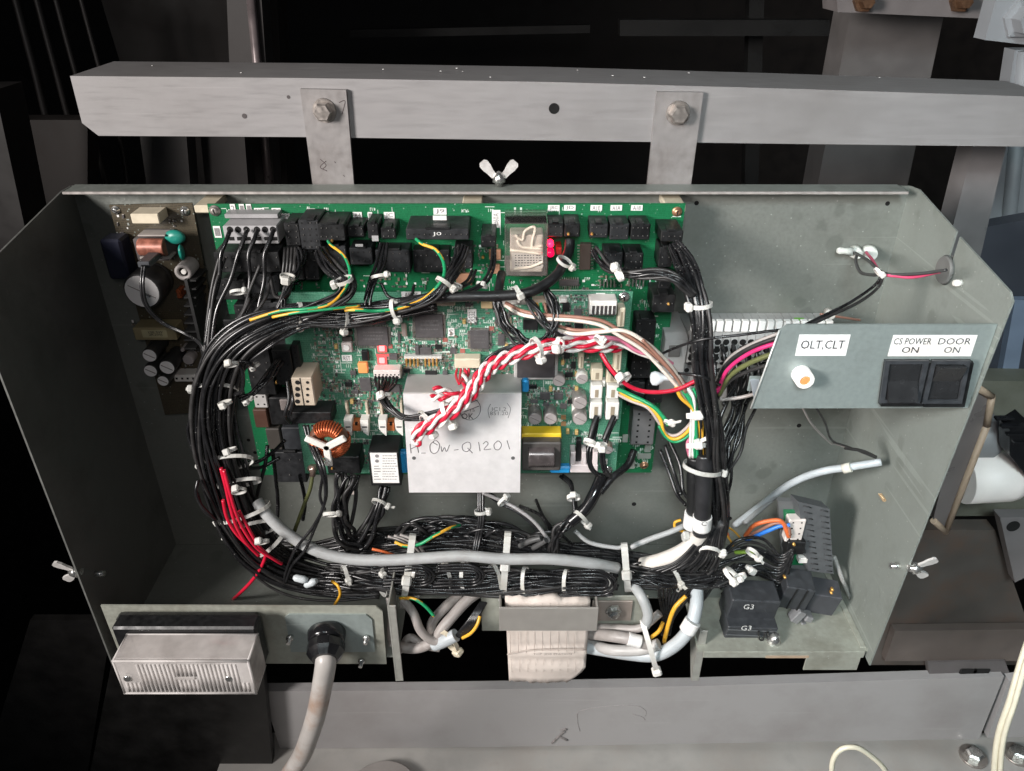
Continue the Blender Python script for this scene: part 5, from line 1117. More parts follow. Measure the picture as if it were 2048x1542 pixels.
c = P(284, 583, DP + .0306); k = mpp(c); MB().obox(c + Vector((.003, -.0002, -.003)), (9 * k, .0003, 1.5 * k), Matrix.Rotation(.6, 3, 'Y')).build('scratch', CHROME, bcap)
m = MB(); rect_mb(m, (208, 480, 250, 560), DP, .040, .002); m.build('film_capacitor', NAVY, C)
c = P(366, 545, .046); k = mpp(c); o = MB().lathe(c + Vector((0, .02, 0)), c, [(0, 17 * k), (1, 17 * k), (1, 10 * k), (.85, 10 * k)], 24, cap=False).build('sleeve', mat('sleeve_grey', (.28, .26, .25), .5), C); MB().lathe(c + Vector((0, .012, 0)), c + Vector((0, .001, 0)), [(0, 5 * k), (1, 5 * k)], 14).build('sleeve_core', WHITEP, o)
m = MB(); rect_mb(m, (267, 656, 352, 681), DP, .040, .001); o = m.build('power_resistor', mat('resistor_tan', (.30, .25, .14), .5), C); m = MB(); rect_mb(m, (284, 660, 334, 675), .0402, .0406); l_ = m.build('resistor_label', mat('label_olive', (.46, .42, .25), .6), o)
text(l_, '100 5W\n2K200J', P(312, 667, .0407), .014, .0055, INK)
for x, y, r_ in ((299, 711, 15), (334, 735, 16), (301, 742, 14), (326, 762, 12)): cap_can(C, x, y, r_, DP, .030, mat('can_black', (.03, .03, .03), .4), top=mat('can_top_bright', (.90, .88, .87), .5, 0, .05, 60))
for x, y, r_ in ((376, 720, 11), (376, 693, 4), (365, 700, 4)): cap_can(C, x, y, r_, DP, .012, mat('can_pale', (.42, .38, .37), .5), vent=False)
connector(C, (348, 750, 392, 764), DP, .034, WHITEP, 'white_connector', (4, 1))
hs = MB(); rect_mb(hs, (392, 560, 398, 760), DP, .050); ho = hs.build('heat_sink', mat('sink_black', (.035, .035, .035), .5, .3), C)
for i in range(9):
    hs = MB(); rect_mb(hs, (368, 560 + i * 17, 392, 563 + i * 17), DP, .048); hs.build('fin', MATS['sink_black'], ho)
m = MB(); rect_mb(m, (352, 580, 362, 598), DP, .032, .001); m.build('copper_lug', COPPER, C)
smd(C, [(230, 430, 262, 470), (330, 440, 372, 460), (262, 640, 380, 655), (350, 690, 395, 745)], DP, 41, .5, 10)

# ------------------------------------------------------------------ grey rail terminals at the right
T = thing('rail_terminals', 'row of grey rail mounted terminals with small white marker tags', 'terminal strip', P(1480, 790, .02))
tg = mat('terminal_grey', (.36, .36, .355), .5, 0, .06, 90, dirt=(.22, .21, .2), dirt_amt=.5, dirt_scale=30); tw = mat('marker_white', (.80, .80, .78), .5, 0, .04)
zt = P(1500, 628, .004).z; 
def zat(y, d): return P(1500, y, d).z
zA, zB, zC, zD = zat(648, .045), zat(668, .052), zat(725, .056), zat(800, .048)
x0, x1 = P(1378, 660, .05).x, P(1660, 660, .05).x; n = 17; wt = (x1 - x0) / n
for i in range(n):
    xa = x0 + i * wt + .0002; xb_ = x0 + (i + 1) * wt - .0002
    poly = [(-.002, zt), (-.044, zt), (-.052, zB + .004), (-.055, zB - .004), (-.056, zC), (-.046, zC - .006), (-.044, zD), (-.002, zD)]
    s = MB().prism(poly, 0, xa, xb_).build('terminal', tg, T)
    c = (xa + xb_) / 2
    MB().box(xa + .0007, xb_ - .0007, -.0556, -.050, zat(664, .0556), zat(643, .0556), .0004).build('marker_tag', tw, s)
    m = MB()
    for f in (.12, .46, .80):
        z = (zB - .004) * (1 - f) + zC * f; y = -.055 - .001 * f
        m.cyl((c, y + .006, z), (c, y - .0003, z), wt * .40, 10); m.box(c - wt * .28, c + wt * .28, y - .0003, y + .004, z - wt * .95, z - wt * .55)
    for f in (.2, .6): 
        z = (zC - .006) * (1 - f) + zD * f; m.cyl((c, -.042, z), (c, -.0462 + .002 * f, z), wt * .32, 10)
    m.build('wire_holes', VOID, s, kind='stuff')
m = MB(); a = P(1640, 628, .02); m.box(x0 + wt * 14.2, x0 + wt * 15.4, -.0442, -.014, zt + .0001, zt + .0008); m.build('green_marker', mat('marker_green', (.15, .42, .06), .5), T)
m = MB(); m.prism([(-.002, zt + .002), (-.046, zt + .001), (-.056, zB - .004), (-.050, zD + .01), (-.002, zD)], 0, x0 - .022, x0 - .001); e_ = m.build('end_clamp', tg, T); MB().box(x0 - .018, x0 - .007, -.0568, -.054, zC + .006, zB - .010, .0006).build('clamp_screw', mat('clamp_dark', (.12, .115, .11), .5), e_)
m = MB(); m.box(x1 + .001, x1 + .014, -.035, -.0005, zt - .02, zt, .001); m.build('end_clamp', tg, T)
m = MB(); c = P(1655, 622, .02); m.lathe(c, c + Vector((0, -.012, 0)), [(0, .004), (1, .0032)], 14); m.build('rail_screw', WHITEP, T)

# ------------------------------------------------------------------ loose modules on the floor, lower right
def rot_box(parent, c, h, rx, ry, rz, m, name, b=.0008):
    M = Euler((rx, ry, rz)).to_matrix(); return MB().obox(c, h, M, b).build(name, m, parent), M
g3 = thing('plug_connector', 'black two row plug marked G3 lying on the box floor', 'connector', P(1495, 1262, .13))
c = P(1498, 1205, .118); k = mpp(c); M = Euler((.10, .06, 0)).to_matrix()
MB().obox(c, (48 * k, .014, 38 * k), M, .0012).build('plug_body', GREYP, g3)
c2 = P(1496, 1250, .130); MB().obox(c2, (50 * k, .012, 22 * k), M, .001).build('plug_front', GREYP, g3)
for zz in (14, -2): MB().obox(c2 + M @ Vector((0, -.0122, zz * k)), (49 * k, .0006, 1.2 * k), M, .0002).build('plug_ridge', mat('ridge_grey', (.09, .095, .10), .45), g3)
text(g3, 'G3', P(1497, 1212, .133), .0105, .0068, INKW, proud=.0012); text(g3, 'G3', P(1492, 1254, .1425), .0105, .0068, INKW, proud=.0014)
c = P(1546, 1282, .146); MB().lathe(c + Vector((0, 0, -.004)), c + Vector((.002, 0, .010)), [(0, .007), (.3, .0075), (.7, .006), (1, .003)], 16).build('steel_ball', CHROME, g3)
for x in (1517, 1535): MB().tube([P(q[0], q[1], .145) for q in spline([Vector((x, 1262, 0)), Vector((x + 2, 1278, 0)), Vector((x + 9, 1280, 0)), Vector((x + 14, 1265, 0))], n=6)], .0009, 6).build('wire_loop', BLACKW, g3)
p2 = thing('plug_connector', 'black plug with brass pins lying tilted against the right wall', 'connector', P(1620, 1215, .11))
c = P(1588, 1178, .108); M = Euler((.15, .12, -.1)).to_matrix(); MB().obox(c, (28 * k, .013, 34 * k), M, .001).build('plug_body', GREYP, p2)
for xx in (-8, 12): MB().obox(c + M @ Vector((xx * k, -.0132, 0)), (1.6 * k, .0008, 33 * k), M, .0003).build('plug_ridge', BLACKP, p2)
c3 = P(1642, 1192, .104); MB().obox(c3, (29 * k, .012, 30 * k), M, .001).build('plug_half', mat('dark_slate_plastic', (.05, .052, .06), .55, 0, .15, 200, .05), p2)
for x, y in ((1570, 1155), (1665, 1180), (1663, 1186)):
    q = P(x, y, .1215); MB().lathe(q + Vector((0, .003, 0)), q + Vector((0, -.001, 0)), [(0, .0016), (1, .0012)], 10).build('brass_pin', GOLD, p2)
q = P(1600, 1232, .118)
gm = thing('foot_clip', 'grey plastic clip feet under the tilted black plug', 'clip', q)
for x, y, w_, h_, an in ((1594, 1228, 9, 16, .5), (1606, 1246, 10, 8, .3), (1615, 1232, 8, 7, .3)):
    MB().obox(P(x, y, .118), (w_ * k, .006, h_ * k), Matrix.Rotation(an, 3, 'Y'), .001).build('clip_foot', mat('clip_grey', (.18, .18, .185), .5), gm)
MB().tube([P(q[0], q[1], q[2]) for q in spline([Vector((1570, 1265, .12)), Vector((1600, 1266, .125)), Vector((1625, 1250, .12)), Vector((1622, 1230, .11))], n=8)], .0016, 7).build('clip_wire', GREYW2, gm)
mo = thing('relay_module', 'grey slotted module box with orange and blue wires plugged in', 'module', P(1610, 1140, .07))
q = [(1596, 1003), (1659, 1018), (1667, 1148), (1617, 1142)]
v = [P(x, y, .098) for x, y in q]; bk = [p + Vector((-.004, .012, .0)) for p in v]
MB().add(v + bk, [(3, 2, 1, 0), (4, 5, 6, 7), (0, 1, 5, 4), (1, 2, 6, 5), (2, 3, 7, 6), (3, 0, 4, 7)]).build('module_case', mat('module_grey', (.085, .09, .095), .5, 0, .1, 200, .04), mo)
m = MB()
for i in range(12):
    f = (i + .5) / 12
    a = v[1].lerp(v[2], f); b = v[0].lerp(v[3], f); p = a.lerp(b, .30); m.tube([a.lerp(b, .06) + Vector((0, -.0003, 0)), p + Vector((0, -.0003, 0))], .0008, 5)
    a2 = a.lerp(b, .6); m.tube([a2 + Vector((0, -.0003, 0)), a.lerp(b, .85) + Vector((0, -.0003, 0))], .0008, 5)
m.build('vent_slots', mat('vent_shadow', (.03, .031, .033), .6), mo, kind='stuff')
q = [(1556, 1002), (1594, 1003), (1615, 1142), (1566, 1138)]
v = [P(x, y, .088) for x, y in q]; bk = [p + Vector((0, .006, 0)) for p in v]
MB().add(v + bk, [(3, 2, 1, 0), (4, 5, 6, 7), (0, 1, 5, 4), (1, 2, 6, 5), (2, 3, 7, 6), (3, 0, 4, 7)]).build('module_tray', mat('module_tray', (.12, .125, .125), .5), mo)
board([(1567, 1020), (1601, 1020), (1616, 1130), (1572, 1130)], .0892, PCBA, .001, 'module_board', mo)
connector(mo, (1574, 1040, 1608, 1084), .0893, .100, mat('conn_pinkish', (.66, .60, .56), .45), 'white_connector', (2, 4), hole_px=3)
connector(mo, (1574, 1085, 1610, 1110), .0893, .104, BLACKP, 'connector', (3, 2), hole_px=2.5)
q = P(1588, 1089, .105); MB().lathe(q + Vector((0, .003, 0)), q + Vector((0, -.001, 0)), [(0, .0018), (1, .0014)], 10).build('brass_pin', GOLD, mo)
m = MB(); rect_mb(m, (1598, 1117, 1616, 1127), .0893, .098, .0006); m.build('white_block', WHITEP, mo)
gs = thing('edge_strip', 'thin grey strip leaning on the floor beside the grey module', 'strip', P(1690, 1205, .10))
MB().tube([P(1668, 1112, .085), P(1685, 1160, .095), P(1703, 1202, .10)], .0024, 6).build('strip', mat('strip_grey', (.25, .25, .24), .5), gs)
# paper wrap under its clamp bar, bottom middle
pw = thing('paper_wrap', 'torn folded paper wrapped round the cables under the clamp bar', 'paper', P(1095, 1360, .13))
v = []; nx, nz = 24, 18; rnd = random.Random(4)
cols = [(1010, 1180, 1200), (1014, 1172, 1290), (1016, 1166, 1330), (1020, 1140, 1362)]
for j in range(nz):
    f = j / (nz - 1); y = 1200 + f * 162
    xl = 1010 + 8 * f; xr = 1181 - 12 * f - (30 * max(0, f - .85) / .15)
    for i in range(nx):
        g_ = i / (nx - 1); x = xl + (xr - xl) * g_
        dd = .136 + .004 * math.sin(g_ * 3.1) + (.003 * math.sin((f - .62) * 40) if f > .55 else 0) * (.6 + .4 * g_) - .03 * max(0, f - .85)
        yy = y + (rnd.uniform(-3, 3) if j == 0 else 0) + (6 * math.sin(g_ * 2.6) * (f - .5) if f > .5 else 0) + (rnd.uniform(-2, 2) if j == nz - 1 else 0)
        v.append(P(x, yy, dd))
fs = [(j * nx + i, j * nx + i + 1, (j + 1) * nx + i + 1, (j + 1) * nx + i) for j in range(nz - 1) for i in range(nx - 1)]
bk = [p + Vector((0, .012, -.002)) for p in v]; N0 = len(v)
rimi = [i for i in range(nx)] + [(j + 1) * nx - 1 for j in range(1, nz)] + [(nz - 1) * nx + i for i in range(nx - 2, -1, -1)] + [j * nx for j in range(nz - 2, 0, -1)]
fs2 = fs + [tuple(N0 + i for i in f[::-1]) for f in fs] + [(rimi[i], N0 + rimi[i], N0 + rimi[(i + 1) % len(rimi)], rimi[(i + 1) % len(rimi)]) for i in range(len(rimi))]
MB().add(v + bk, fs2, 0, True).build('paper_sheet', KRAFT, pw)
m = MB()
for i in range(10):
    x = 1020 + i * 16
    for y0, y1, off in ((1206, 1220, 0), (1264, 1306, 0), (1318, 1344, 3)):
        if x + off < 1172 - (y1 - 1206) * .1: m.tube([P(x + off, y0, .1405), P(x + off + 1, y1, .1405)], .0002, 4)
m.build('printed_lines', mat('print_brown', (.44, .38, .345), .7), pw, recalc=False, kind='stuff')
text(pw, 'TOP  JOB STATION', P(1105, 1308, .1455), .040, .0030, mat('print_dark', (.16, .13, .12), .7), 'printed_line')
MB().tube([P(q[0], q[1], .1425) for q in spline([Vector((1014, 1309, 0)), Vector((1060, 1301, 0)), Vector((1120, 1299, 0)), Vector((1172, 1300, 0))], n=6)], .0007, 5).build('fold_edge', mat('fold_shadow', (.42, .36, .32), .7), pw)
cb = thing('clamp_bar', 'grey clamp bar across the paper wrap', 'bar', P(1098, 1262, .15))
a, b = P(998, 1216, .148), P(1194, 1262, .148); MB().box(a.x, b.x, -.148, -.146, b.z, a.z, .0006).build('bar_face', mat('bar_grey', (.27, .255, .235), .5, .1, .06, 90), cb)
MB().box(b.x - .0018, b.x, -.1459, -.128, b.z + .001, a.z - .001, .0004).build('bar_return', MATS['bar_grey'], cb); MB().box(a.x, a.x + .0018, -.1459, -.128, b.z + .001, a.z - .001, .0004).build('bar_return', MATS['bar_grey'], cb)
bp = thing('bolt_plate', 'grey plate with a shiny bolt right of the clamp bar', 'plate', P(1240, 1260, .12))
a, b = P(1188, 1192, .118), P(1290, 1252, .118); MB().box(a.x, b.x, -.118, -.1165, b.z, a.z, .0005).build('base_plate', GALVW, bp)
a, b = P(1185, 1203, .1205), P(1262, 1242, .1205); MB().box(a.x, b.x, -.1205, -.1182, b.z, a.z, .0005).build('brown_tag', mat('tag_brown', (.30, .25, .22), .5, .2, .1, 100), bp)
c = P(1226, 1220, .121); kk = mpp(c); MB().lathe(c, c + Vector((.001, -.009, -.001)), [(0, 17 * kk), (.3, 17 * kk), (.32, 12 * kk), (.8, 12 * kk), (1, 7 * kk)], 6, smooth=False).build('bolt_head', CHROME, bp)
a, b = P(962, 1192, .118), P(1004, 1262, .118); o = MB().box(a.x, b.x, -.118, -.1165, b.z, a.z, .0005).build('side_plate', GALVW); tag(o, 'grey plate edge left of the clamp bar', 'plate')
# ================================================================== WIRING
BK = [BLACKW, BLACKW, BLACKW2]
YG = (GREENW, YELW)
def harness(lab, px, name='wiring_harness', cat='wiring', group=None):
    return thing(name, lab, cat, P(*px), group)
# ---- main loop: along the top, down the left and into the bottom run
H = harness('thick black wire loom curving down the left side of the boards', (430, 830, .115))
HLP = [(872, 602, .100, 34), (790, 617, .106, 38), (690, 632, .112, 44), (600, 634, .118, 50), (520, 660, .124, 74), (462, 704, .126, 90), (434, 765, .126, 96), (429, 835, .126, 96), (437, 905, .126, 98), (456, 975, .124, 98), (482, 1045, .120, 92), (522, 1105, .116, 86), (585, 1148, .112, 78), (670, 1168, .110, 66), (760, 1172, .108, 58)]
def hmix(q, u, v, rnd):
    return BK[q % 3]
bundle(H, HLP, 58, 7.3, hmix, flat=.55, twist=.45, jitter=.75, seed=2)
for a, b, d, hd in (((600, 606), (598, 652), .118, 'b'), ((384, 782), (478, 778), .126, 'a'), ((402, 936), (508, 916), .126, 'a'), ((446, 972), (522, 958), .124, 'a'), ((437, 1040), (542, 1008), .122, 'a'), ((456, 1078), (556, 1042), .120, 'a'), ((508, 1108), (570, 1062), .116, 'a'), ((690, 612), (686, 660), .112, 'b')):
    tie(H, a, b, d, 7.5, hd, .55)
for x, y in ((459, 900), (463, 729), (450, 806), (478, 982), (524, 1084)):
    tie(H, (x - 12, y + 3), (x + 12, y - 3), .150, 6, 'm', .6, hs=2.4, tail=0)
wire(H, [(500, 640, .14), (560, 622, .14), (610, 618, .143), (660, 608, .14), (692, 575, .125), (700, 545, .11), (688, 512, .095), (662, 490, .08), (656, 482, .072)], 6.5, list(YG), stripe=.035)
wire(H, [(545, 634, .138), (600, 624, .142), (660, 618, .14), (720, 612, .13)], 6.5, list(YG), stripe=.035)
wire(H, [(690, 620, .132), (720, 620, .134), (752, 622, .13), (800, 616, .128), (850, 596, .124), (884, 560, .115), (888, 528, .10), (872, 500, .088), (845, 488, .080), (832, 478, .073)], 7.5, list(YG), stripe=.03)
# red wires slipped through the left loom
for pts in ([(440, 936, .148), (450, 975, .150), (458, 1010, .150), (470, 1050, .150), (490, 1085, .148), (516, 1112, .144)], [(446, 940, .15), (458, 985, .152), (470, 1025, .152), (486, 1060, .15), (512, 1096, .148), (545, 1118, .144), (562, 1128, .14)],
            [(444, 1000, .148), (452, 1035, .148), (470, 1066, .148), (496, 1092, .146)], [(476, 1022, .148), (494, 1055, .148), (514, 1090, .147), (532, 1108, .144)], [(530, 1108, .144), (526, 1122, .141), (516, 1142, .138), (498, 1166, .134), (474, 1190, .12), (462, 1200, .09)]):
    wire(H, [(x + 2, y, dd - .0105) for x, y, dd in pts], 7.2, REDW)
for pts in ([(396, 960, .14), (392, 985, .145), (402, 1010, .145), (425, 1034, .14)], [(394, 985, .14), (406, 1018, .143), (430, 1040, .14)], [(386, 830, .13), (376, 860, .13), (388, 905, .13), (404, 930, .13)]):
    wire(H, pts, 7, BLACKW)
# upper left feeders from the power board and the grey terminal block
H2 = harness('thin black leads running from the power supply board to the left loom', (350, 660, .08))
for dx in (0, 5): wire(H2, [(285 + dx, 530, .080), (282 + dx, 570, .088), (290 + dx, 610, .088), (322 + dx, 645, .086), (370 + dx * .6, 668, .09), (404, 690 + dx, .105), (420, 740, .115)], 5.5, BLACKW)
connector(H2, (275, 524, 300, 536), .050, .078, GREYP, 'lead_cap')
for x0, x1 in ((460, 436), (494, 448), (515, 505), (547, 530)):
    wire(H2, [(x0, 460, .070), (x0 - 6, 478, .078), (x0 - 18, 510, .085), ((x0 + x1) / 2 - 10, 560, .09), (x1 - 14, 620, .10), (x1 - 25, 690, .11)], 9, BLACKW)
for pts in ([(440, 510, .08), (425, 570, .09), (415, 640, .10), (408, 720, .115), (400, 800, .12)], [(450, 515, .08), (430, 575, .095), (420, 650, .105), (412, 730, .118)], [(520, 530, .085), (500, 580, .095), (486, 622, .105), (455, 660, .115)], [(540, 560, .085), (534, 590, .10), (510, 625, .11), (470, 660, .118)], [(487, 560, .08), (492, 590, .092), (498, 600, .1), (478, 640, .11)], [(516, 588, .09), (500, 610, .10), (480, 650, .11)], [(541, 556, .085), (549, 590, .10), (560, 596, .105)]):
    wire(H2, pts, 7, BLACKW2)
tie(H2, (462, 586), (488, 582), .11, 6, 'b', .6, tail=0)
# left middle: short bunches from black plugs
H3 = harness('black leads fanning from the tall plug left of the tan screw terminal', (540, 740, .10))
bundle(H3, [(560, 722, .088, 26), (535, 755, .105, 16), (505, 785, .115, 14), (480, 800, .12, 20)], 5, 7, BK, seed=5, jitter=.3)
for pts in ([(574, 760, .095), (578, 800, .105), (570, 830, .108), (580, 846, .10)], [(580, 765, .092), (586, 800, .104), (580, 830, .106)], [(476, 724, .14), (486, 745, .14), (484, 780, .135), (470, 790, .13)], [(480, 722, .142), (500, 726, .14), (506, 732, .138)], [(535, 890, .08), (530, 930, .09), (515, 990, .10), (512, 1060, .105), (530, 1110, .11)], [(545, 900, .08), (552, 960, .075), (556, 1010, .07), (552, 1070, .075)], [(600, 950, .07), (610, 1000, .06), (606, 1040, .06)], [(470, 920, .10), (510, 925, .09), (545, 905, .085), (570, 880, .08)], [(486, 935, .105), (520, 935, .09), (560, 915, .08)]):
    wire(H3, pts, 7.5, BLACKW)
for x, y in ((496, 800), (508, 732)): tie(H3, (x - 9, y + 4), (x + 9, y - 4), .122, 5, 'm', .6, hs=2.2, tail=8)
# earth lead with its ring lug
E = harness('olive earth lead with a copper ring lug beside the toroid', (625, 950, .09), 'earth_lead', 'lead')
c = P(624, 938, .080); MB().lathe(c + Vector((0, .002, 0)), c + Vector((0, -.004, 0)), [(0, .0045), (.4, .0045), (.5, .003), (1, .002)], 14).build('ring_lug', mat('lug_copper', (.50, .36, .30), .3, .7, .1), E)
MB().tube([P(626, 930, .08), P(625, 952, .083)], .003, 8).build('lug_barrel', MATS['lug_copper'], E)
wire(E, [(625, 950, .083), (620, 978, .088), (608, 1010, .09), (597, 1040, .09), (588, 1066, .085), (585, 1090, .08)], 8, OLIVEW)
# ---- top middle bunches
K = harness('black bunch with a yellow and green wire dropping from the third connector', (650, 540, .09))
bundle(K, [(640, 500, .078, 30), (660, 535, .095, 40), (690, 560, .112, 38), (688, 585, .12, 36), (650, 612, .125, 34), (600, 628, .125, 36)], 14, 7.2, BK, seed=7, jitter=.3, twist=.25)
tie(K, (672, 566), (704, 556), .118, 8, 'a', .6, tail=0)
K2 = harness('black bunch curving from the wide J0 connector to the top loom', (880, 570, .1))
bundle(K2, [(925, 492, .080, 30), (915, 525, .095, 26), (898, 555, .112, 24), (868, 590, .122, 24), (820, 612, .126, 26), (770, 622, .124, 30), (700, 632, .12, 34)], 10, 7.2, BK, seed=9, jitter=.35, twist=.25)
tie(K2, (874, 556), (902, 576), .115, 8, 'b', .6); tie(K2, (784, 600), (796, 636), .126, 8, 'b', .6); tie(K2, (902, 568), (922, 574), .10, 6, 'm', .6, hs=2.2, tail=0); tie(K2, (955, 566), (972, 574), .10, 6, 'm', .6, hs=1.6)
for pts in ([(945, 540, .07), (935, 560, .08), (915, 575, .10), (890, 590, .11)], [(952, 540, .07), (940, 565, .085), (912, 580, .10)], [(985, 496, .072), (982, 530, .085), (968, 560, .098), (940, 580, .11), (880, 596, .118)], [(990, 496, .072), (988, 532, .085), (975, 562, .098), (946, 584, .11)]): wire(K2, pts, 6.5, BLACKW)
K3 = harness('short black pair looping behind the top loom under the JC connector', (755, 560, .09))
for pts in ([(775, 486, .068), (768, 530, .085), (752, 560, .10), (742, 590, .108), (740, 612, .112)], [(768, 486, .068), (760, 530, .087), (745, 562, .10), (735, 590, .108), (730, 612, .112)], [(762, 486, .07), (752, 528, .086), (740, 560, .098), (730, 600, .108)], [(762, 566, .095), (776, 592, .10), (800, 600, .105), (822, 592, .10), (828, 570, .09)]): wire(K3, pts, 7, BLACKW)
tie(K3, (744, 556), (772, 550), .10, 6.5, 'b', .6)
K4 = harness('black bunch with a square white tie head dropping between the left connectors', (580, 560, .09))
bundle(K4, [(600, 500, .075, 30), (596, 535, .088, 26), (584, 560, .102, 22), (568, 590, .112, 24), (560, 620, .118, 26)], 8, 7, BK, seed=12, jitter=.3)
tie(K4, (562, 552), (588, 556), .108, 7, 'm', .6, hs=2.6, tail=0)
for x in range(570, 600, 7): wire(K4, [(x, 495, .07), (x - 2, 525, .08), (x - 6, 560, .085)], 6, BLACKW2)
# ---- black sleeve crossing the top of the processor board
S = harness('fat black sleeve crossing above the processor chips with white tie', (1000, 590, .11), 'sleeved_cable', 'cable')
wire(S, [(805, 606, .108), (850, 598, .112), (920, 593, .114), (990, 592, .114), (1048, 587, .114), (1085, 572, .108), (1115, 548, .098), (1130, 520, .082), (1138, 500, .072), (1140, 480, .066)], 21, BLACKP, 'sleeve', seg=12)
wire(S, [(1003, 548, .075), (1000, 565, .095), (996, 590, .108)], 18, BLACKP, 'sleeve', seg=12)
tie(S, (1030, 574), (1040, 602), .114, 9, 'm', .75, hs=1.7, tail=0); tie(S, (1116, 516), (1142, 530), .092, 7, 'b', .7)
for pts, n_ in (([(994, 588, .110, 18), (1002, 630, .118, 22), (1025, 668, .126, 26), (1062, 694, .132, 26)], 6), ([(1045, 585, .112, 12), (1072, 622, .118, 18), (1095, 655, .124, 18), (1130, 680, .126, 16)], 5), ([(1092, 580, .104, 20), (1110, 618, .116, 22), (1106, 660, .124, 22), (1085, 690, .13, 22)], 7)):
    bundle(S, pts, n_, 6, BK, seed=n_, jitter=.3)
# ---- twisted red and white pairs with the black bunch beside them
Tw = harness('red and white twisted pairs running diagonally over the aluminium cover', (1000, 740, .13), 'twisted_pair_cable', 'cable')
def twisted(path, off, turns, wpx, seed):
    pts = [P(q[0], q[1], q[2]) for q in spline([Vector(a) for a in path], n=26)]; n = len(pts); k = mpp(pts[n // 2])
    for ph, m in ((0, REDW), (math.pi, WHITEW)):
        tr = []
        for i in range(n):
            t = (pts[min(i + 1, n - 1)] - pts[max(i - 1, 0)]).normalized(); vw = (CAM - pts[i]).normalized(); s_ = t.cross(vw).normalized(); nn = s_.cross(t)
            an = turns * 2 * math.pi * i / n + ph + seed
            tr.append(pts[i] + s_ * (off[0] * k + math.cos(an) * wpx * .52 * k) + nn * (off[1] * k + math.sin(an) * wpx * .52 * k))
        MB().tube(tr, wpx * k / 2, 7).build('wire', m, Tw, recalc=False)
TP = [(828, 872, .138), (868, 846, .142), (918, 812, .142), (950, 775, .140), (975, 740, .138), (1012, 718, .136), (1070, 698, .134), (1130, 690, .13), (1200, 690, .122), (1240, 690, .105)]
for off, sd in (((-9, 0), 0), ((8, 0), 2.1), ((0, 8), 4.0)): twisted(TP, off, 9, 8.6, sd)
twisted([(868, 776, .136), (890, 782, .138), (922, 790, .136), (930, 770, .125), (930, 745, .10)], (0, 0), 3, 8, 1); twisted([(862, 795, .136), (890, 796, .138), (918, 797, .136), (945, 780, .13)], (0, 0), 3, 8, 2)
twisted([(826, 876, .138), (834, 888, .139), (842, 882, .138)], (0, 0), 1, 7, 2)
for x in (914, 922, 930, 938): wire(Tw, [(x, 738, .088), (x - 2, 752, .098), (918, 768, .115)], 5, REDW if x % 4 else WHITEW)
for a, b, hd in (((1068, 676), (1078, 716), 'b'), ((1118, 676), (1122, 704), 'm'), ((846, 830), (862, 866), 'b'), ((884, 806), (906, 846), 'b')): tie(Tw, a, b, .138, 9, hd, .6, m=WHITEP)
Tb = harness('black wire bunch hanging below the white seven way plug and joining the twisted pairs', (790, 820, .12))
bundle(Tb, [(768, 764, .092, 40), (764, 790, .108, 26), (778, 815, .122, 22), (808, 836, .13, 22), (846, 834, .132, 20), (900, 815, .132, 18), (950, 770, .132, 20), (985, 722, .132, 26), (1040, 695, .13, 28), (1100, 682, .126, 24)], 8, 6.5, BK, seed=14, jitter=.35)
tie(Tb, (756, 800), (780, 790), .116, 8, 'm', .6, m=WHITEP, hs=2.0); tie(Tb, (842, 824), (848, 846), .132, 7, 'b', .6, tail=0)
for i in range(7): wire(Tb, [(751 + i * 7.2, 752, .087), (752 + i * 6.4, 768, .094), (762 + i * 2.0, 786, .106)], 6, BLACKW)
# ---- coloured leads crossing the right of the processor board
Cc = harness('brown, ivory and pink leads crossing the right side of the processor board', (1200, 650, .12))
for pts, m, w_ in (([(1012, 606, .092), (1045, 622, .108), (1090, 630, .118), (1150, 634, .122), (1205, 642, .124), (1245, 665, .124), (1290, 695, .124), (1335, 735, .124), (1368, 775, .124), (1382, 800, .122)], BROWNW, 8), ([(1010, 610, .092), (1040, 628, .11), (1090, 637, .12), (1150, 641, .124), (1200, 650, .126), (1240, 672, .126), (1285, 700, .126), (1325, 740, .126), (1362, 782, .124), (1378, 805, .122)], IVORYW, 8),
                   ([(1110, 650, .112), (1150, 660, .12), (1205, 660, .124), (1255, 665, .124), (1300, 690, .124), (1345, 735, .124), (1374, 775, .122)], BROWNW, 7.5), ([(1105, 658, .115), (1150, 668, .122), (1200, 664, .126), (1250, 662, .126), (1298, 690, .126), (1340, 730, .126), (1370, 775, .124)], IVORYW, 8.5),
                   ([(1110, 664, .112), (1150, 676, .12), (1195, 674, .122), (1240, 680, .122), (1275, 702, .122), (1315, 712, .122), (1345, 728, .12)], PINKW, 9), ([(1090, 640, .11), (1120, 664, .118), (1160, 678, .12), (1210, 676, .12), (1262, 690, .12), (1300, 712, .12), (1340, 726, .12)], mat('lilac_pvc', (.50, .40, .46), .4), 7),
                   ([(1095, 644, .108), (1130, 672, .116), (1190, 682, .117), (1240, 690, .117), (1275, 706, .118), (1320, 722, .118)], WHITEW, 7), ([(1235, 672, .118), (1258, 680, .118), (1280, 692, .116)], GREENW, 7), ([(1240, 674, .12), (1262, 684, .12), (1272, 694, .118)], YELW, 6),
                   ([(1285, 680, .13), (1310, 705, .13), (1345, 745, .13), (1372, 785, .128)], BROWNW, 7), ([(1225, 660, .115), (1250, 672, .118), (1300, 705, .118), (1350, 752, .118), (1380, 790, .118)], BLACKW, 6)):
    wire(Cc, pts, w_, m)
tie(Cc, (1192, 672), (1206, 688), .13, 7, 'm', .6, m=WHITEP, hs=2, tail=6)
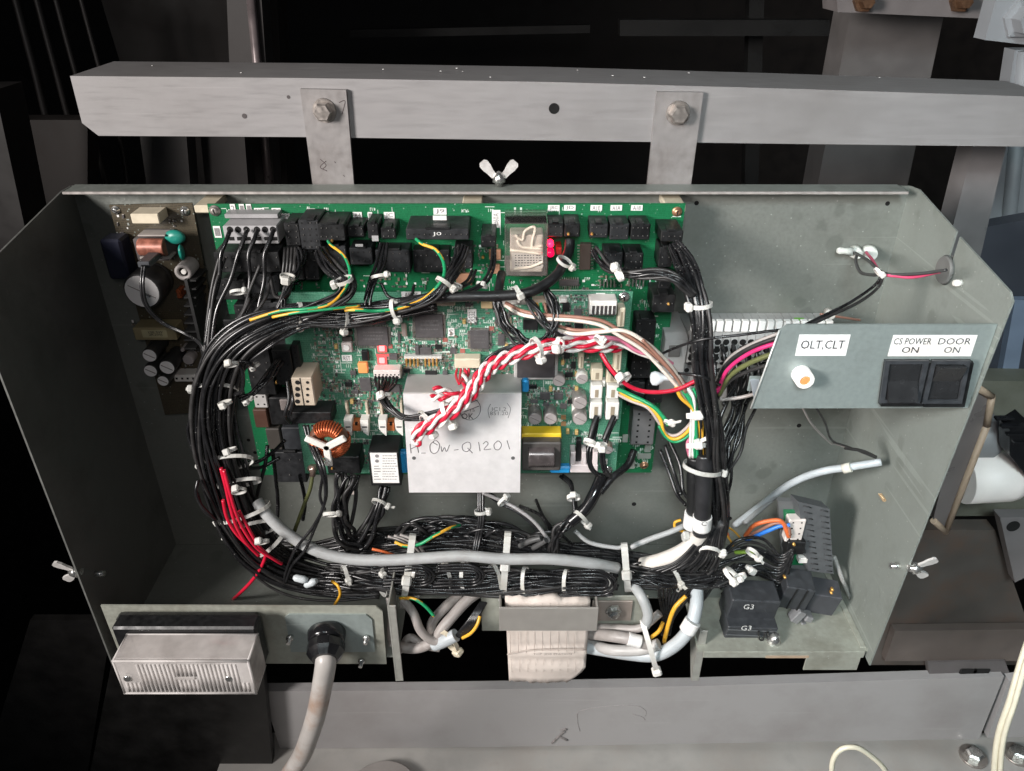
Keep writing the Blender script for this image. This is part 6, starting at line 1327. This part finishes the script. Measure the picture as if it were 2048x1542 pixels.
for pts, m, w_ in (([(1202, 706, .120), (1216, 730, .126), (1236, 754, .13), (1262, 774, .13), (1300, 784, .13), (1350, 780, .13), (1395, 760, .128)], REDW, 9), ([(1206, 704, .118), (1218, 732, .124), (1238, 758, .126), (1266, 778, .126), (1290, 786, .124)], WHITEW, 5), ([(1200, 705, .116), (1214, 735, .12), (1234, 760, .124)], BLACKW, 5)): wire(Cc, pts, w_, m)
tie(Cc, (1238, 766), (1258, 748), .132, 8, 'm', .7, m=WHITEP, hs=2.2, tail=0)
Gy = harness('green, yellow and white earth leads gathered by a white tie right of the boards', (1385, 850, .12))
for pts, m, w_ in (([(1236, 778, .092), (1262, 790, .105), (1305, 812, .115), (1330, 838, .118), (1336, 850, .118)], GREENW, 9), ([(1240, 784, .092), (1264, 798, .104), (1296, 810, .112), (1320, 838, .118), (1330, 868, .12), (1352, 878, .122), (1376, 862, .124), (1392, 830, .124)], YELW, 7), ([(1238, 790, .092), (1262, 802, .104), (1296, 816, .112), (1318, 845, .116), (1332, 866, .118), (1354, 870, .12), (1378, 850, .122), (1388, 830, .122)], mat('taupe_pvc', (.40, .34, .31), .4), 7), ([(1318, 852, .119), (1332, 874, .121), (1352, 884, .122), (1376, 872, .124), (1392, 848, .124)], GREENW, 6),
                   ([(1352, 774, .126), (1362, 795, .128), (1386, 818, .128), (1398, 850, .126), (1402, 885, .124), (1404, 915, .122)], YELW, 8), ([(1392, 768, .128), (1404, 785, .13), (1402, 820, .128), (1404, 870, .126), (1404, 915, .122)], YELW, 8), ([(1366, 780, .126), (1380, 800, .128), (1390, 825, .128), (1392, 870, .126), (1394, 915, .122)], GREENW, 9), ([(1386, 776, .126), (1396, 800, .128), (1394, 840, .126), (1390, 880, .126), (1388, 915, .122)], GREENW, 7), ([(1376, 775, .127), (1388, 800, .129), (1388, 850, .127), (1386, 915, .122)], WHITEW, 7), ([(1372, 780, .125), (1384, 805, .127), (1382, 850, .126), (1380, 915, .121)], WHITEW, 7), ([(1380, 870, .122), (1374, 890, .122), (1378, 912, .12)], PINKW, 6)): wire(Gy, pts, w_, m)
tie(Gy, (1374, 832), (1412, 830), .126, 11, 'm', .6, m=WHITEP, hs=1.8, tail=0); tie(Gy, (1374, 892), (1414, 890), .124, 10, 'm', .6, m=WHITEP, hs=1.7, tail=0)
tie(Gy, (1331, 842), (1345, 850), .122, 6, 'm', .7, m=WHITEP, hs=2.4, tail=26)
# white plastic plug floating in the loom
Lp = harness('white bulb shaped connector cap hanging right of the boards', (1310, 758, .12), 'wire_cap', 'cap')
c0, c1 = P(1300, 758, .118), P(1358, 752, .120); k = mpp(c0)
MB().lathe(c0, c1, [(0, 6 * k), (.06, 13 * k), (.2, 15 * k), (.36, 12 * k), (.46, 7 * k), (.8, 8 * k), (1, 9 * k)], 20).build('cap_shell', mat('cap_bluewhite', (.62, .67, .70), .35), Lp)
# ---- right hand vertical loom
Rv = harness('black vertical wire loom on the right between the boards and the switch plate', (1420, 800, .12))
RVP = [(1345, 492, .070, 26), (1366, 530, .092, 32), (1390, 585, .115, 36), (1402, 650, .128, 40), (1404, 720, .132, 44), (1414, 790, .132, 46), (1424, 860, .130, 46), (1426, 930, .126, 46), (1432, 1000, .122, 50), (1428, 1060, .118, 54), (1405, 1118, .114, 60), (1350, 1150, .112, 52), (1270, 1156, .110, 40)]
bundle(Rv, RVP, 24, 8.2, BK, flat=.7, seed=21, twist=.5, jitter=.5)
bundle(Rv, [(1188, 500, .07, 26), (1212, 532, .085, 24), (1250, 548, .10, 24), (1310, 550, .112, 26), (1352, 560, .118, 26), (1388, 592, .12, 24)], 9, 7.5, BK, seed=23, jitter=.35)
tie(Rv, (1232, 536), (1244, 560), .106, 9, 'a', .7, m=WHITEP, hs=2.0, tail=6); tie(Rv, (1380, 612), (1424, 608), .122, 9, 'a', .6, m=WHITEP, tail=0); tie(Rv, (1398, 886), (1450, 868), .126, 8, 'a', .55, tail=0); tie(Rv, (1366, 930), (1445, 940), .122, 9, 'b', .8, hs=1.9, tail=0); tie(Rv, (1372, 1075), (1450, 1068), .118, 9, 'a', .6, tail=0); tie(Rv, (1400, 1098), (1440, 1108), .13, 8, 'b', .6, m=WHITEP)
for pts in ([(1352, 482, .072), (1380, 520, .09), (1395, 560, .11), (1404, 600, .12)], [(1356, 480, .072), (1386, 518, .09), (1402, 560, .11), (1408, 600, .12)]): wire(Rv, pts, 7, BLACKW)
Rb = harness('black bunch leaving the grey rail terminals and joining the right loom', (1460, 840, .08))
bundle(Rb, [(1500, 740, .062, 80), (1484, 790, .08, 66), (1470, 850, .098, 60), (1452, 910, .112, 50), (1440, 970, .118, 40), (1434, 1040, .116, 40)], 12, 7.5, BK, seed=25, jitter=.5)
for pts in ([(1320, 900, .06), (1340, 950, .075), (1355, 990, .09), (1372, 1010, .105)], [(1338, 880, .06), (1360, 930, .08), (1366, 980, .095), (1378, 1000, .108)], [(1330, 890, .06), (1348, 945, .08), (1362, 990, .10)]): wire(Rb, pts, 7.5, BLACKW)
wire(Rb, [(1440, 800, .12), (1480, 795, .125), (1510, 788, .13)], 8, GREYW2)
Rs = harness('bunch of black, grey and pink leads sweeping up behind the switch plate', (1500, 720, .13))
for pts, m, w_ in (([(1432, 790, .12), (1448, 742, .13), (1490, 708, .142), (1560, 682, .155), (1640, 668, .165)], BLACKW, 9), ([(1430, 780, .12), (1452, 730, .13), (1500, 696, .144), (1570, 672, .158), (1640, 662, .165)], BLACKW2, 9), ([(1428, 770, .12), (1456, 720, .13), (1500, 690, .142), (1570, 664, .156), (1650, 655, .165)], GREYW2, 8), ([(1434, 785, .122), (1455, 740, .134), (1500, 706, .146), (1560, 685, .158), (1640, 672, .168)], mat('magenta_pvc', (.62, .03, .16), .4), 9), ([(1438, 790, .12), (1460, 752, .13), (1500, 726, .142), (1560, 704, .155), (1640, 690, .165)], OLIVEW, 11), ([(1436, 792, .118), (1462, 760, .128), (1505, 740, .14), (1560, 724, .152), (1640, 710, .16)], BLACKW2, 8), ([(1300, 722, .11), (1340, 700, .118), (1400, 680, .135), (1480, 670, .142), (1560, 660, .15), (1640, 655, .16)], BLACKW, 6), ([(1340, 745, .12), (1400, 752, .138), (1440, 770, .13)], BLACKW, 6)): wire(Rs, pts, w_, m)
for x in range(1400, 1560, 22): wire(Rs, [(x, 690, .058), (x + 3, 705, .068), (x + 8, 735, .075), (x + 6, 770, .085), (x - 20, 810, .10)], 8, BLACKW)
# ---- pair from the grommet
Gp = harness('black and pink twin lead from the grommet to the white clips on the back', (1760, 545, .10))
for pts, m in (([(1893, 540, .150), (1850, 546, .135), (1800, 549, .115), (1765, 545, .10), (1735, 520, .06), (1708, 505, .012)], mat('grey_black_pvc', (.05, .05, .05), .5)), ([(1880, 543, .145), (1830, 554, .125), (1790, 552, .112), (1762, 546, .10), (1745, 520, .06), (1732, 504, .012)], mat('pink_red_pvc', (.55, .06, .14), .45)), ([(1762, 548, .10), (1745, 550, .09), (1722, 545, .06), (1712, 525, .04), (1714, 508, .02)], MATS['grey_black_pvc']), ([(1765, 545, .102), (1750, 570, .11), (1700, 605, .125), (1650, 630, .135), (1600, 655, .15), (1560, 680, .155)], BLACKW), ([(1768, 546, .102), (1755, 576, .112), (1715, 606, .126), (1650, 636, .138), (1610, 655, .15)], BLACKW2)): wire(Gp, pts, 6.5, m)
tie(Gp, (1752, 538), (1764, 554), .104, 6, 'm', .7, m=WHITEP, hs=2, tail=0)
for x, y, w_ in ((1708, 502, 10), (1736, 503, 12)):
    c = P(x, y, .001); k = mpp(c); MB().lathe(c, c + Vector((0, -.010, 0)), [(0, w_ * 1.3 * k), (.5, w_ * 1.2 * k), (1, w_ * .9 * k)], 18).build('clip_base', mat('clip_white', (.66, .68, .64), .45), Gp)
c = P(1690, 502, .010); k = mpp(c); MB().lathe(P(1675, 501, .010), P(1703, 503, .010), [(0, 5 * k), (.15, 7 * k), (.5, 6 * k), (1, 9 * k)], 14).build('clip_tail', MATS['clip_white'], Gp)
wire(Gp, [(1640, 628, .03), (1680, 634, .03), (1720, 640, .02)], 5, BROWNW)
# thin leads and the pale cable end on the back panel
Pc = harness('pale grey twin cable with a white taped end on the right of the back panel', (1700, 930, .06), 'grey_cable', 'cable')
wire(Pc, [(1470, 1050, .03), (1520, 1012, .05), (1580, 968, .075), (1640, 944, .092), (1700, 934, .10), (1762, 924, .105)], 15, BLUEGREY, 'cable_sheath', seg=12)
wire(Pc, [(1490, 1045, .04), (1530, 1010, .055), (1590, 962, .072), (1650, 940, .082), (1700, 934, .09)], 13, GREYW, 'cable_sheath', seg=12)
MB().tube([P(1686, 938, .099), P(1702, 934, .1015)], 10 * mpp(P(1690, 935, .1)), 14).build('tape_band', mat('tape_cream', (.66, .64, .56), .5), Pc)
wire(Pc, [(1605, 815, .17), (1625, 850, .15), (1660, 885, .12), (1672, 888, .11), (1710, 900, .108), (1750, 915, .106)], 4, GREYW2, 'core_wire'); wire(Pc, [(1632, 815, .17), (1650, 845, .15), (1664, 880, .12), (1700, 895, .11), (1752, 916, .107)], 4.5, BLACKW2, 'core_wire'); wire(Pc, [(1690, 896, .11), (1725, 902, .108), (1752, 914, .106)], 7, BLACKW2, 'core_wire')
# ---- taped black cables and white cable, lower right of the loom
Bt = harness('two fat black taped cables with white paper sleeves right of centre', (1390, 980, .12), 'taped_cable', 'cable')
wire(Bt, [(1392, 912, .115), (1390, 960, .118), (1390, 1010, .118), (1386, 1048, .116)], 34, BLACKP, 'taped_sheath', seg=16); wire(Bt, [(1410, 908, .122), (1408, 960, .128), (1406, 1010, .13), (1402, 1066, .13)], 35, mat('tape_black', (.022, .022, .024), .4, 0, .25, 60, .06), 'taped_sheath', seg=16)
wire(Bt, [(1388, 1026, .119), (1384, 1052, .118)], 37, PAPERW, 'paper_sleeve', seg=16); o = wire(Bt, [(1405, 1032, .1305), (1403, 1056, .1305)], 38, PAPERW, 'paper_sleeve', seg=16); text(o, 'C', P(1408, 1047, .144), .005, .005, INK)
wire(Bt, [(1402, 1064, .125), (1388, 1085, .122), (1362, 1104, .12), (1325, 1120, .118), (1285, 1130, .11)], 31, OFFWH, 'white_sheath', seg=16)
wire(Bt, [(1362, 1040, .10), (1350, 1045, .10), (1352, 1058, .10), (1372, 1064, .10)], 6, YELW, 'core_wire')
# ---- middle: black sleeves dropping from the boards
Md = harness('black sleeved bunch slanting down below the yellow transformer', (1150, 1020, .11))
wire(Md, [(1205, 950, .088), (1190, 985, .10), (1170, 1018, .108), (1140, 1045, .112)], 25, BLACKG, 'sleeve', seg=12)
wire(Md, [(1268, 900, .07), (1255, 930, .08), (1225, 955, .09), (1200, 985, .1)], 15, BLACKW, 'sleeve', seg=10)
bundle(Md, [(1145, 1040, .112, 24), (1118, 1060, .115, 24), (1108, 1090, .115, 20), (1106, 1125, .11, 20)], 7, 7.5, BK, seed=31, jitter=.3)
tie(Md, (1152, 1024), (1172, 1048), .112, 7, 'b', .6, tail=6)
for pts in ([(1192, 835, .095), (1184, 870, .10), (1175, 905, .108), (1180, 935, .11), (1195, 952, .108)], [(1196, 838, .095), (1190, 872, .10), (1180, 910, .108), (1186, 938, .11), (1205, 952, .108)], [(1228, 838, .095), (1214, 868, .10), (1202, 905, .107), (1206, 938, .108), (1216, 952, .105)], [(1232, 838, .095), (1218, 870, .10), (1208, 905, .107), (1212, 938, .108), (1222, 955, .105)]): wire(Md, pts, 6.5, BLACKW)
wire(Md, [(1194, 832, .093), (1186, 855, .10), (1180, 880, .105)], 12, BLACKP, 'sleeve'); wire(Md, [(1228, 832, .093), (1218, 855, .10), (1208, 880, .105)], 11, BLACKP, 'sleeve')
tie(Md, (1170, 880), (1190, 890), .110, 8, 'b', .7, m=WHITEP, hs=1.8, tail=0); tie(Md, (1194, 892), (1212, 892), .110, 9, 'm', .7, m=WHITEP, hs=1.6, tail=0)
for pts in ([(1125, 950, .06), (1142, 965, .07), (1146, 990, .085), (1150, 1030, .10)], [(1120, 952, .06), (1140, 970, .07), (1150, 1000, .085), (1154, 1028, .10)], [(1072, 1000, .03), (1085, 1030, .06), (1105, 1060, .09), (1112, 1085, .10)], [(1040, 1012, .03), (1080, 1030, .06), (1100, 1060, .09)]): wire(Md, pts, 7, BLACKW)
tie(Md, (1136, 996), (1158, 994), .088, 8, 'm', .7, m=WHITEP, hs=1.6, tail=0)
Ml = harness('pale cable and black leads leaving under the aluminium cover', (1010, 1010, .08))
wire(Ml, [(965, 985, .09), (1000, 1000, .09), (1035, 1018, .095), (1070, 1045, .10), (1100, 1085, .105), (1108, 1110, .105)], 8, mat('silver_grey_pvc', (.30, .29, .29), .35), 'wire')
for dy in (0, 6): wire(Ml, [(975, 984 + dy, .085), (1005, 1003 + dy, .088), (1040, 1022 + dy, .093), (1075, 1055 + dy, .10), (1098, 1095 + dy, .104)], 6.5, BLACKW)
tie(Ml, (1000, 1010), (1014, 994), .094, 6.5, 'b', .7, hs=2, tail=0)
for x in (957, 961, 966): wire(Ml, [(x, 978, .08), (x, 1010, .09), (x + 1, 1040, .098), (x - 6, 1080, .105), (x - 14, 1118, .118), (x - 10, 1130, .12)], 6.5, BLACKW)
tie(Ml, (951, 1024), (974, 1022), .096, 7, 'b', .7, hs=2, tail=0)
# leads below the lower left plug
Ll = harness('black leads dropping from the plug beside the toroid to the bottom loom', (690, 1020, .11))
bundle(Ll, [(690, 948, .104, 60), (682, 985, .11, 46), (676, 1030, .114, 44), (690, 1075, .114, 50), (725, 1095, .11, 46)], 9, 7.2, BK, seed=35, jitter=.4)
wire(Ll, [(708, 950, .104), (712, 990, .105), (704, 1040, .11), (690, 1085, .11), (700, 1100, .11)], 8, BLACKW2)
bundle(Ll, [(770, 972, .09, 22), (762, 1005, .10, 24), (742, 1045, .105, 34), (720, 1085, .108, 40), (690, 1100, .108, 40)], 7, 8.5, BK, seed=36, jitter=.25)
tie(Ll, (648, 1030), (676, 1028), .122, 7, 'b', .6, tail=0, hs=1.8); tie(Ll, (746, 1000), (772, 1012), .104, 6, 'b', .6, tail=10)
for pts in ([(615, 850, .102), (624, 890, .115), (640, 930, .13), (650, 970, .135), (648, 1010, .137), (625, 1055, .14), (590, 1100, .14), (572, 1145, .135), (570, 1165, .13)], [(625, 850, .102), (632, 892, .115), (648, 935, .13), (653, 985, .135), (644, 1020, .137), (628, 1060, .14), (610, 1100, .14), (585, 1130, .138), (572, 1165, .132)], [(635, 850, .102), (636, 890, .112), (646, 940, .128), (640, 990, .13), (650, 1020, .13)], [(608, 850, .102), (618, 886, .113), (632, 920, .126), (648, 960, .13)]): wire(Ll, pts, 6.5, BLACKW)
m = MB(); rect_mb(m, (692, 978, 712, 992), .06, .080, .002); m.build('pale_clip', mat('clip_pale', (.5, .45, .42), .5), Ll)
# ---- bottom run
Bm = harness('long black coiled wire run along the bottom of the box with many white ties', (950, 1165, .11))
bundle(Bm, [(640, 1158, .112, 60), (720, 1158, .118, 66), (800, 1160, .120, 66), (900, 1162, .120, 62), (1000, 1164, .120, 60), (1100, 1166, .120, 62), (1190, 1166, .118, 60), (1235, 1164, .116, 50)], 38, 7.2, BK, flat=.6, seed=41, twist=.5, jitter=.8, ends=.08)
for cx, cy, n_, rr in ((845, 1150, 3, 22), (945, 1150, 3, 22), (1205, 1165, 3, 26)):
    for i in range(n_):
        r_ = rr * (1.05 - .30 * i); pts = [(cx - 70, cy - r_ * .8, .134), (cx - 30, cy - r_ * .9, .136), (cx, cy - r_ * .8, .137), (cx + r_ * .9, cy - r_ * .2, .138), (cx + r_ * .8, cy + r_ * .5, .138), (cx, cy + r_ * .9, .137), (cx - 40, cy + r_ * .9, .136), (cx - 80, cy + r_, .134)]
        wire(Bm, pts, 5.5, BLACKW)
for x, y0, y1, hd in ((688, 1134, 1168, 'm'), (762, 1146, 1190, 'a'), (832, 1130, 1182, 'b'), (886, 1126, 1182, 'a'), (926, 1122, 1178, 'b'), (988, 1130, 1184, 'b'), (1048, 1136, 1190, 'b'), (1131, 1142, 1192, 'b'), (1210, 1134, 1182, 'b')): tie(Bm, (x, y0), (x + 6, y1), .120, 7.5, hd, .55, hs=1.9, tail=10)
for (xa, ya), (xb_, yb), hd in (((826, 1066), (806, 1216), 1.75), ((1016, 1062), (1006, 1188), 1.85), ((1248, 1086), (1256, 1182), 1.7)): tie(Bm, (xa, ya), (xb_, yb), .118, 13, hd, .40, hs=1.55, tail=0)
U = harness('black wire band with yellow and green wire lying behind the grey cable at the bottom', (900, 1080, .08))
bundle(U, [(560, 1098, .075, 36), (640, 1100, .085, 46), (720, 1092, .092, 56), (800, 1082, .095, 62), (880, 1076, .096, 60), (960, 1078, .096, 56), (1050, 1092, .096, 48), (1140, 1106, .096, 44), (1220, 1114, .096, 40), (1300, 1128, .098, 40)], 22, 8, BK, flat=.6, seed=43, twist=.4, jitter=.6)
wire(U, [(790, 1084, .122), (812, 1092, .125), (840, 1088, .124), (868, 1072, .122), (900, 1056, .112), (920, 1050, .10)], 7, list(YG), stripe=.03); wire(U, [(744, 1098, .116), (770, 1104, .116), (800, 1115, .112)], 6, ORANGEW)
for i in range(6): wire(U, [(770 + i * 6, 1074 - i, .118), (800 + i * 6, 1082, .12), (826 + i * 5, 1100 + i * 2, .116)], 6, [BLACKW2, GREYW2][i % 2])
for pts in ([(1040, 1092, .11), (1060, 1082, .116), (1082, 1076, .118)], [(1066, 1096, .112), (1080, 1088, .116), (1092, 1080, .118)]): wire(U, pts, 12, mat('dusty_sleeve', (.07, .07, .07), .6), 'sleeve_end')
wire(U, [(1150, 1062, .10), (1180, 1085, .104), (1230, 1095, .105), (1245, 1094, .105)], 9, GREYW, 'thin_grey_cable'); wire(U, [(1262, 1094, .105), (1300, 1078, .105), (1340, 1064, .104), (1372, 1050, .10)], 12, GREYW, 'thin_grey_cable')
bundle(U, [(690, 1100, .085, 30), (770, 1072, .09, 34), (850, 1056, .092, 34), (930, 1050, .092, 32), (1010, 1066, .094, 30), (1080, 1092, .096, 30), (1130, 1112, .096, 30)], 14, 8, BK, flat=.6, seed=51, twist=.5, jitter=.9)
rnd = random.Random(61)
for i in range(16):
    x = rnd.uniform(600, 1080); y = rnd.uniform(1058, 1092); l_ = rnd.uniform(50, 130)
    wire(U, [(x, y + 26, .088), (x + l_ * .3, y + rnd.uniform(-14, 4), .10), (x + l_ * .7, y + rnd.uniform(-14, 6), .102), (x + l_, y + 30, .09)], rnd.uniform(5.5, 8), BK[i % 3])
Gc = harness('smooth grey cable sweeping along the bottom over the black wires', (800, 1125, .13), 'grey_cable', 'cable')
wire(Gc, [(514, 1002, .118), (528, 1022, .124), (570, 1064, .13), (630, 1100, .134), (700, 1118, .136), (780, 1120, .136), (850, 1116, .136), (930, 1112, .136), (1010, 1118, .136), (1100, 1118, .134), (1180, 1126, .13), (1235, 1136, .122)], 23, GREYW, 'cable_sheath', seg=16, n=14)
Rr = harness('black bunch crossing right from the big tie toward the G3 plug', (1340, 1155, .12))
bundle(Rr, [(1255, 1150, .118, 44), (1300, 1152, .124, 52), (1350, 1158, .126, 50), (1410, 1160, .126, 40), (1460, 1150, .122, 36), (1480, 1140, .118, 40)], 22, 6.5, BK, seed=47, jitter=.5, flat=.5)
for i in range(14): wire(Rr, [(1300 + i * 10, 1140 + (i % 3) * 3, .128), (1350 + i * 7, 1125 - i, .13), (1395 + i * 4, 1080 - i * 2, .128), (1418 + i * 3.4, 1035, .122)], 5.5, BLACKW if i % 3 else BLACKW2)
for i in range(10): wire(Rr, [(1316 + i * 9, 1172, .126), (1320 + i * 6, 1200, .128), (1326 + i * 2.4, 1235, .132), (1324 + i * 1.6, 1270, .136)], 6, BLACKW)
for i in range(5): wire(Rr, [(1390 + i * 9, 1172, .118), (1386 + i * 7, 1190, .118), (1378 + i * 6, 1205, .114)], 6, BLACKW2)
tie(Rr, (1346, 1138), (1356, 1180), .126, 8, 'm', .5, tail=10, hs=1.8); tie(Rr, (1450, 1140), (1478, 1162), .132, 9, 'm', .6, m=WHITEP, hs=1.8); tie(Rr, (1470, 1158), (1490, 1150), .135, 9, 'm', .6, m=WHITEP, hs=1.4)
wire(Rr, [(1372, 1192, .136), (1350, 1215, .14), (1338, 1245, .142), (1328, 1285, .142)], 9, YELW); wire(Rr, [(1326, 1245, .138), (1318, 1262, .14), (1302, 1275, .14)], 8, YELW)
# tangle behind the G3 plug with blue and orange leads
Tg = harness('tangle of black leads with orange and blue wires feeding the grey module', (1510, 1090, .09))
for pts, m, w_ in (([(1490, 1072, .085), (1510, 1050, .095), (1545, 1041, .10), (1565, 1045, .102), (1578, 1074, .102)], ORANGEW, 9), ([(1490, 1076, .085), (1520, 1060, .094), (1552, 1046, .10), (1575, 1052, .102), (1580, 1070, .103)], BROWNW, 7), ([(1492, 1080, .086), (1530, 1064, .096), (1560, 1052, .10), (1580, 1050, .102)], BLUEW, 9), ([(1470, 1105, .10), (1490, 1104, .105), (1512, 1104, .105)], mat('lime_pvc', (.26, .42, .06), .4), 8), ([(1440, 1045, .10), (1465, 1060, .09), (1480, 1075, .085)], YELW, 4), ([(1446, 1062, .10), (1460, 1080, .095), (1470, 1100, .09)], YELW, 4), ([(1442, 1070, .10), (1452, 1062, .098), (1458, 1075, .095)], ORANGEW, 4)): wire(Tg, pts, w_, m)
rnd = random.Random(77)
for i in range(16):
    y = 1085 + i * 6; wire(Tg, [(1440 + rnd.uniform(-10, 10), y + 20, .10), (1480 + rnd.uniform(-8, 8), y + rnd.uniform(-12, 16), .098), (1520 + rnd.uniform(-8, 8), y + rnd.uniform(-10, 14), .098), (1560, 1110 + i * 5, .104), (1585, 1098 + (i % 4) * 5, .106)], 6.5, BK[i % 3])
tie(Tg, (1498, 1098), (1512, 1114), .112, 7, 'b', .7, m=WHITEP, tail=12); tie(Tg, (1494, 1134), (1506, 1140), .112, 7, 'm', .7, m=WHITEP, tail=0, hs=2.2)
# ---- grey sheathed cables leaving through the floor
Fl = harness('bent warm grey sheathed cables leaving through the floor left of the paper', (880, 1250, .15), 'grey_cable', 'cable')
wire(Fl, [(960, 1182, .118), (930, 1205, .13), (890, 1250, .148), (866, 1282, .154), (830, 1296, .152), (780, 1290, .148)], 22, GREYW2, 'cable_sheath', seg=16); wire(Fl, [(806, 1200, .135), (826, 1225, .15), (842, 1262, .156), (868, 1282, .158), (900, 1278, .156)], 18, GREYW2, 'cable_sheath', seg=16); wire(Fl, [(920, 1190, .115), (895, 1210, .125), (866, 1242, .135), (862, 1270, .14)], 20, GREYW2, 'cable_sheath', seg=16); wire(Fl, [(800, 1300, .14), (820, 1275, .145), (846, 1290, .15), (880, 1296, .15)], 16, GREYW2, 'cable_sheath', seg=14)
wire(Fl, [(868, 1290, .156), (892, 1280, .158), (912, 1270, .158)], 26, BLUEGREY, 'pale_sleeve', seg=16)
for i in range(6): wire(Fl, [(912 + i * 2, 1272 + i * .5, .158), (930 + i * 3, 1250, .158), (948 + i * 2.5, 1225, .152), (962 + i * 2, 1205, .142)], 6.5, BLACKW)
wire(Fl, [(925, 1276, .16), (942, 1266, .162), (954, 1250, .16), (960, 1232, .155)], 7, YELW); wire(Fl, [(800, 1196, .14), (828, 1198, .146), (850, 1212, .15), (868, 1232, .152)], 7, list(YG), stripe=.03)
tie(Fl, (886, 1264), (910, 1300), .156, 9, 'b', .6, m=CREAM, hs=2.2)
for x in (776, 786): wire(Fl, [(x, 1195, .13), (x + 4, 1230, .14), (x + 2, 1270, .145), (x + 10, 1300, .145)], 9, GREYW2)
wire(Fl, [(664, 1162, .13), (676, 1172, .138), (680, 1190, .138), (668, 1212, .13)], 6, YELW)
for x, y, a in ((602, 1158, .3), (622, 1166, -.5)):
    c = P(x, y, .145); k = mpp(c); dr = Vector((math.cos(a), 0, math.sin(-a))); MB().lathe(c - dr * 16 * k, c + dr * 14 * k, [(0, 3 * k), (.15, 7 * k), (.7, 8 * k), (1, 5 * k)], 14).build('crimp_cap', mat('crimp_pale', (.50, .54, .56), .3), Fl)
Fr = harness('pale blue grey sheathed cables bending out through the floor right of the paper', (1290, 1280, .15), 'grey_cable', 'cable')
wire(Fr, [(1394, 1180, .125), (1392, 1215, .14), (1380, 1255, .15), (1350, 1290, .154), (1310, 1310, .152), (1260, 1308, .144), (1195, 1298, .126), (1130, 1288, .108)], 26, BLUEGREY, 'cable_sheath', seg=18); wire(Fr, [(1386, 1242, .150), (1374, 1262, .153)], 33, PAPERW, 'paper_sleeve', seg=18)
wire(Fr, [(1268, 1172, .125), (1284, 1195, .14), (1296, 1228, .148), (1290, 1252, .15)], 21, GREYW, 'cable_sheath', seg=16)
wire(Fr, [(1130, 1262, .106), (1190, 1268, .124), (1225, 1272, .14), (1260, 1278, .148), (1300, 1290, .15)], 24, GREYW2, 'cable_sheath', seg=16); wire(Fr, [(1256, 1277, .1485), (1282, 1284, .1505)], 26, PAPERW, 'paper_sleeve', seg=16); wire(Fr, [(1130, 1282, .104), (1190, 1292, .122), (1225, 1300, .142), (1280, 1300, .15), (1318, 1288, .152)], 22, mat('mid_grey_sheath', (.42, .405, .39), .45, 0, .08, 60), 'cable_sheath', seg=16); wire(Fr, [(1130, 1252, .104), (1190, 1254, .118), (1232, 1256, .13), (1280, 1256, .138), (1320, 1226, .135)], 16, GREYW2, 'cable_sheath', seg=14)
tie(Fr, (1284, 1240), (1312, 1338), .150, 10, 'b', .35, m=WHITEP, hs=2.0, tail=0)
c = P(1316, 1240, .145)
# clamp the loose ends
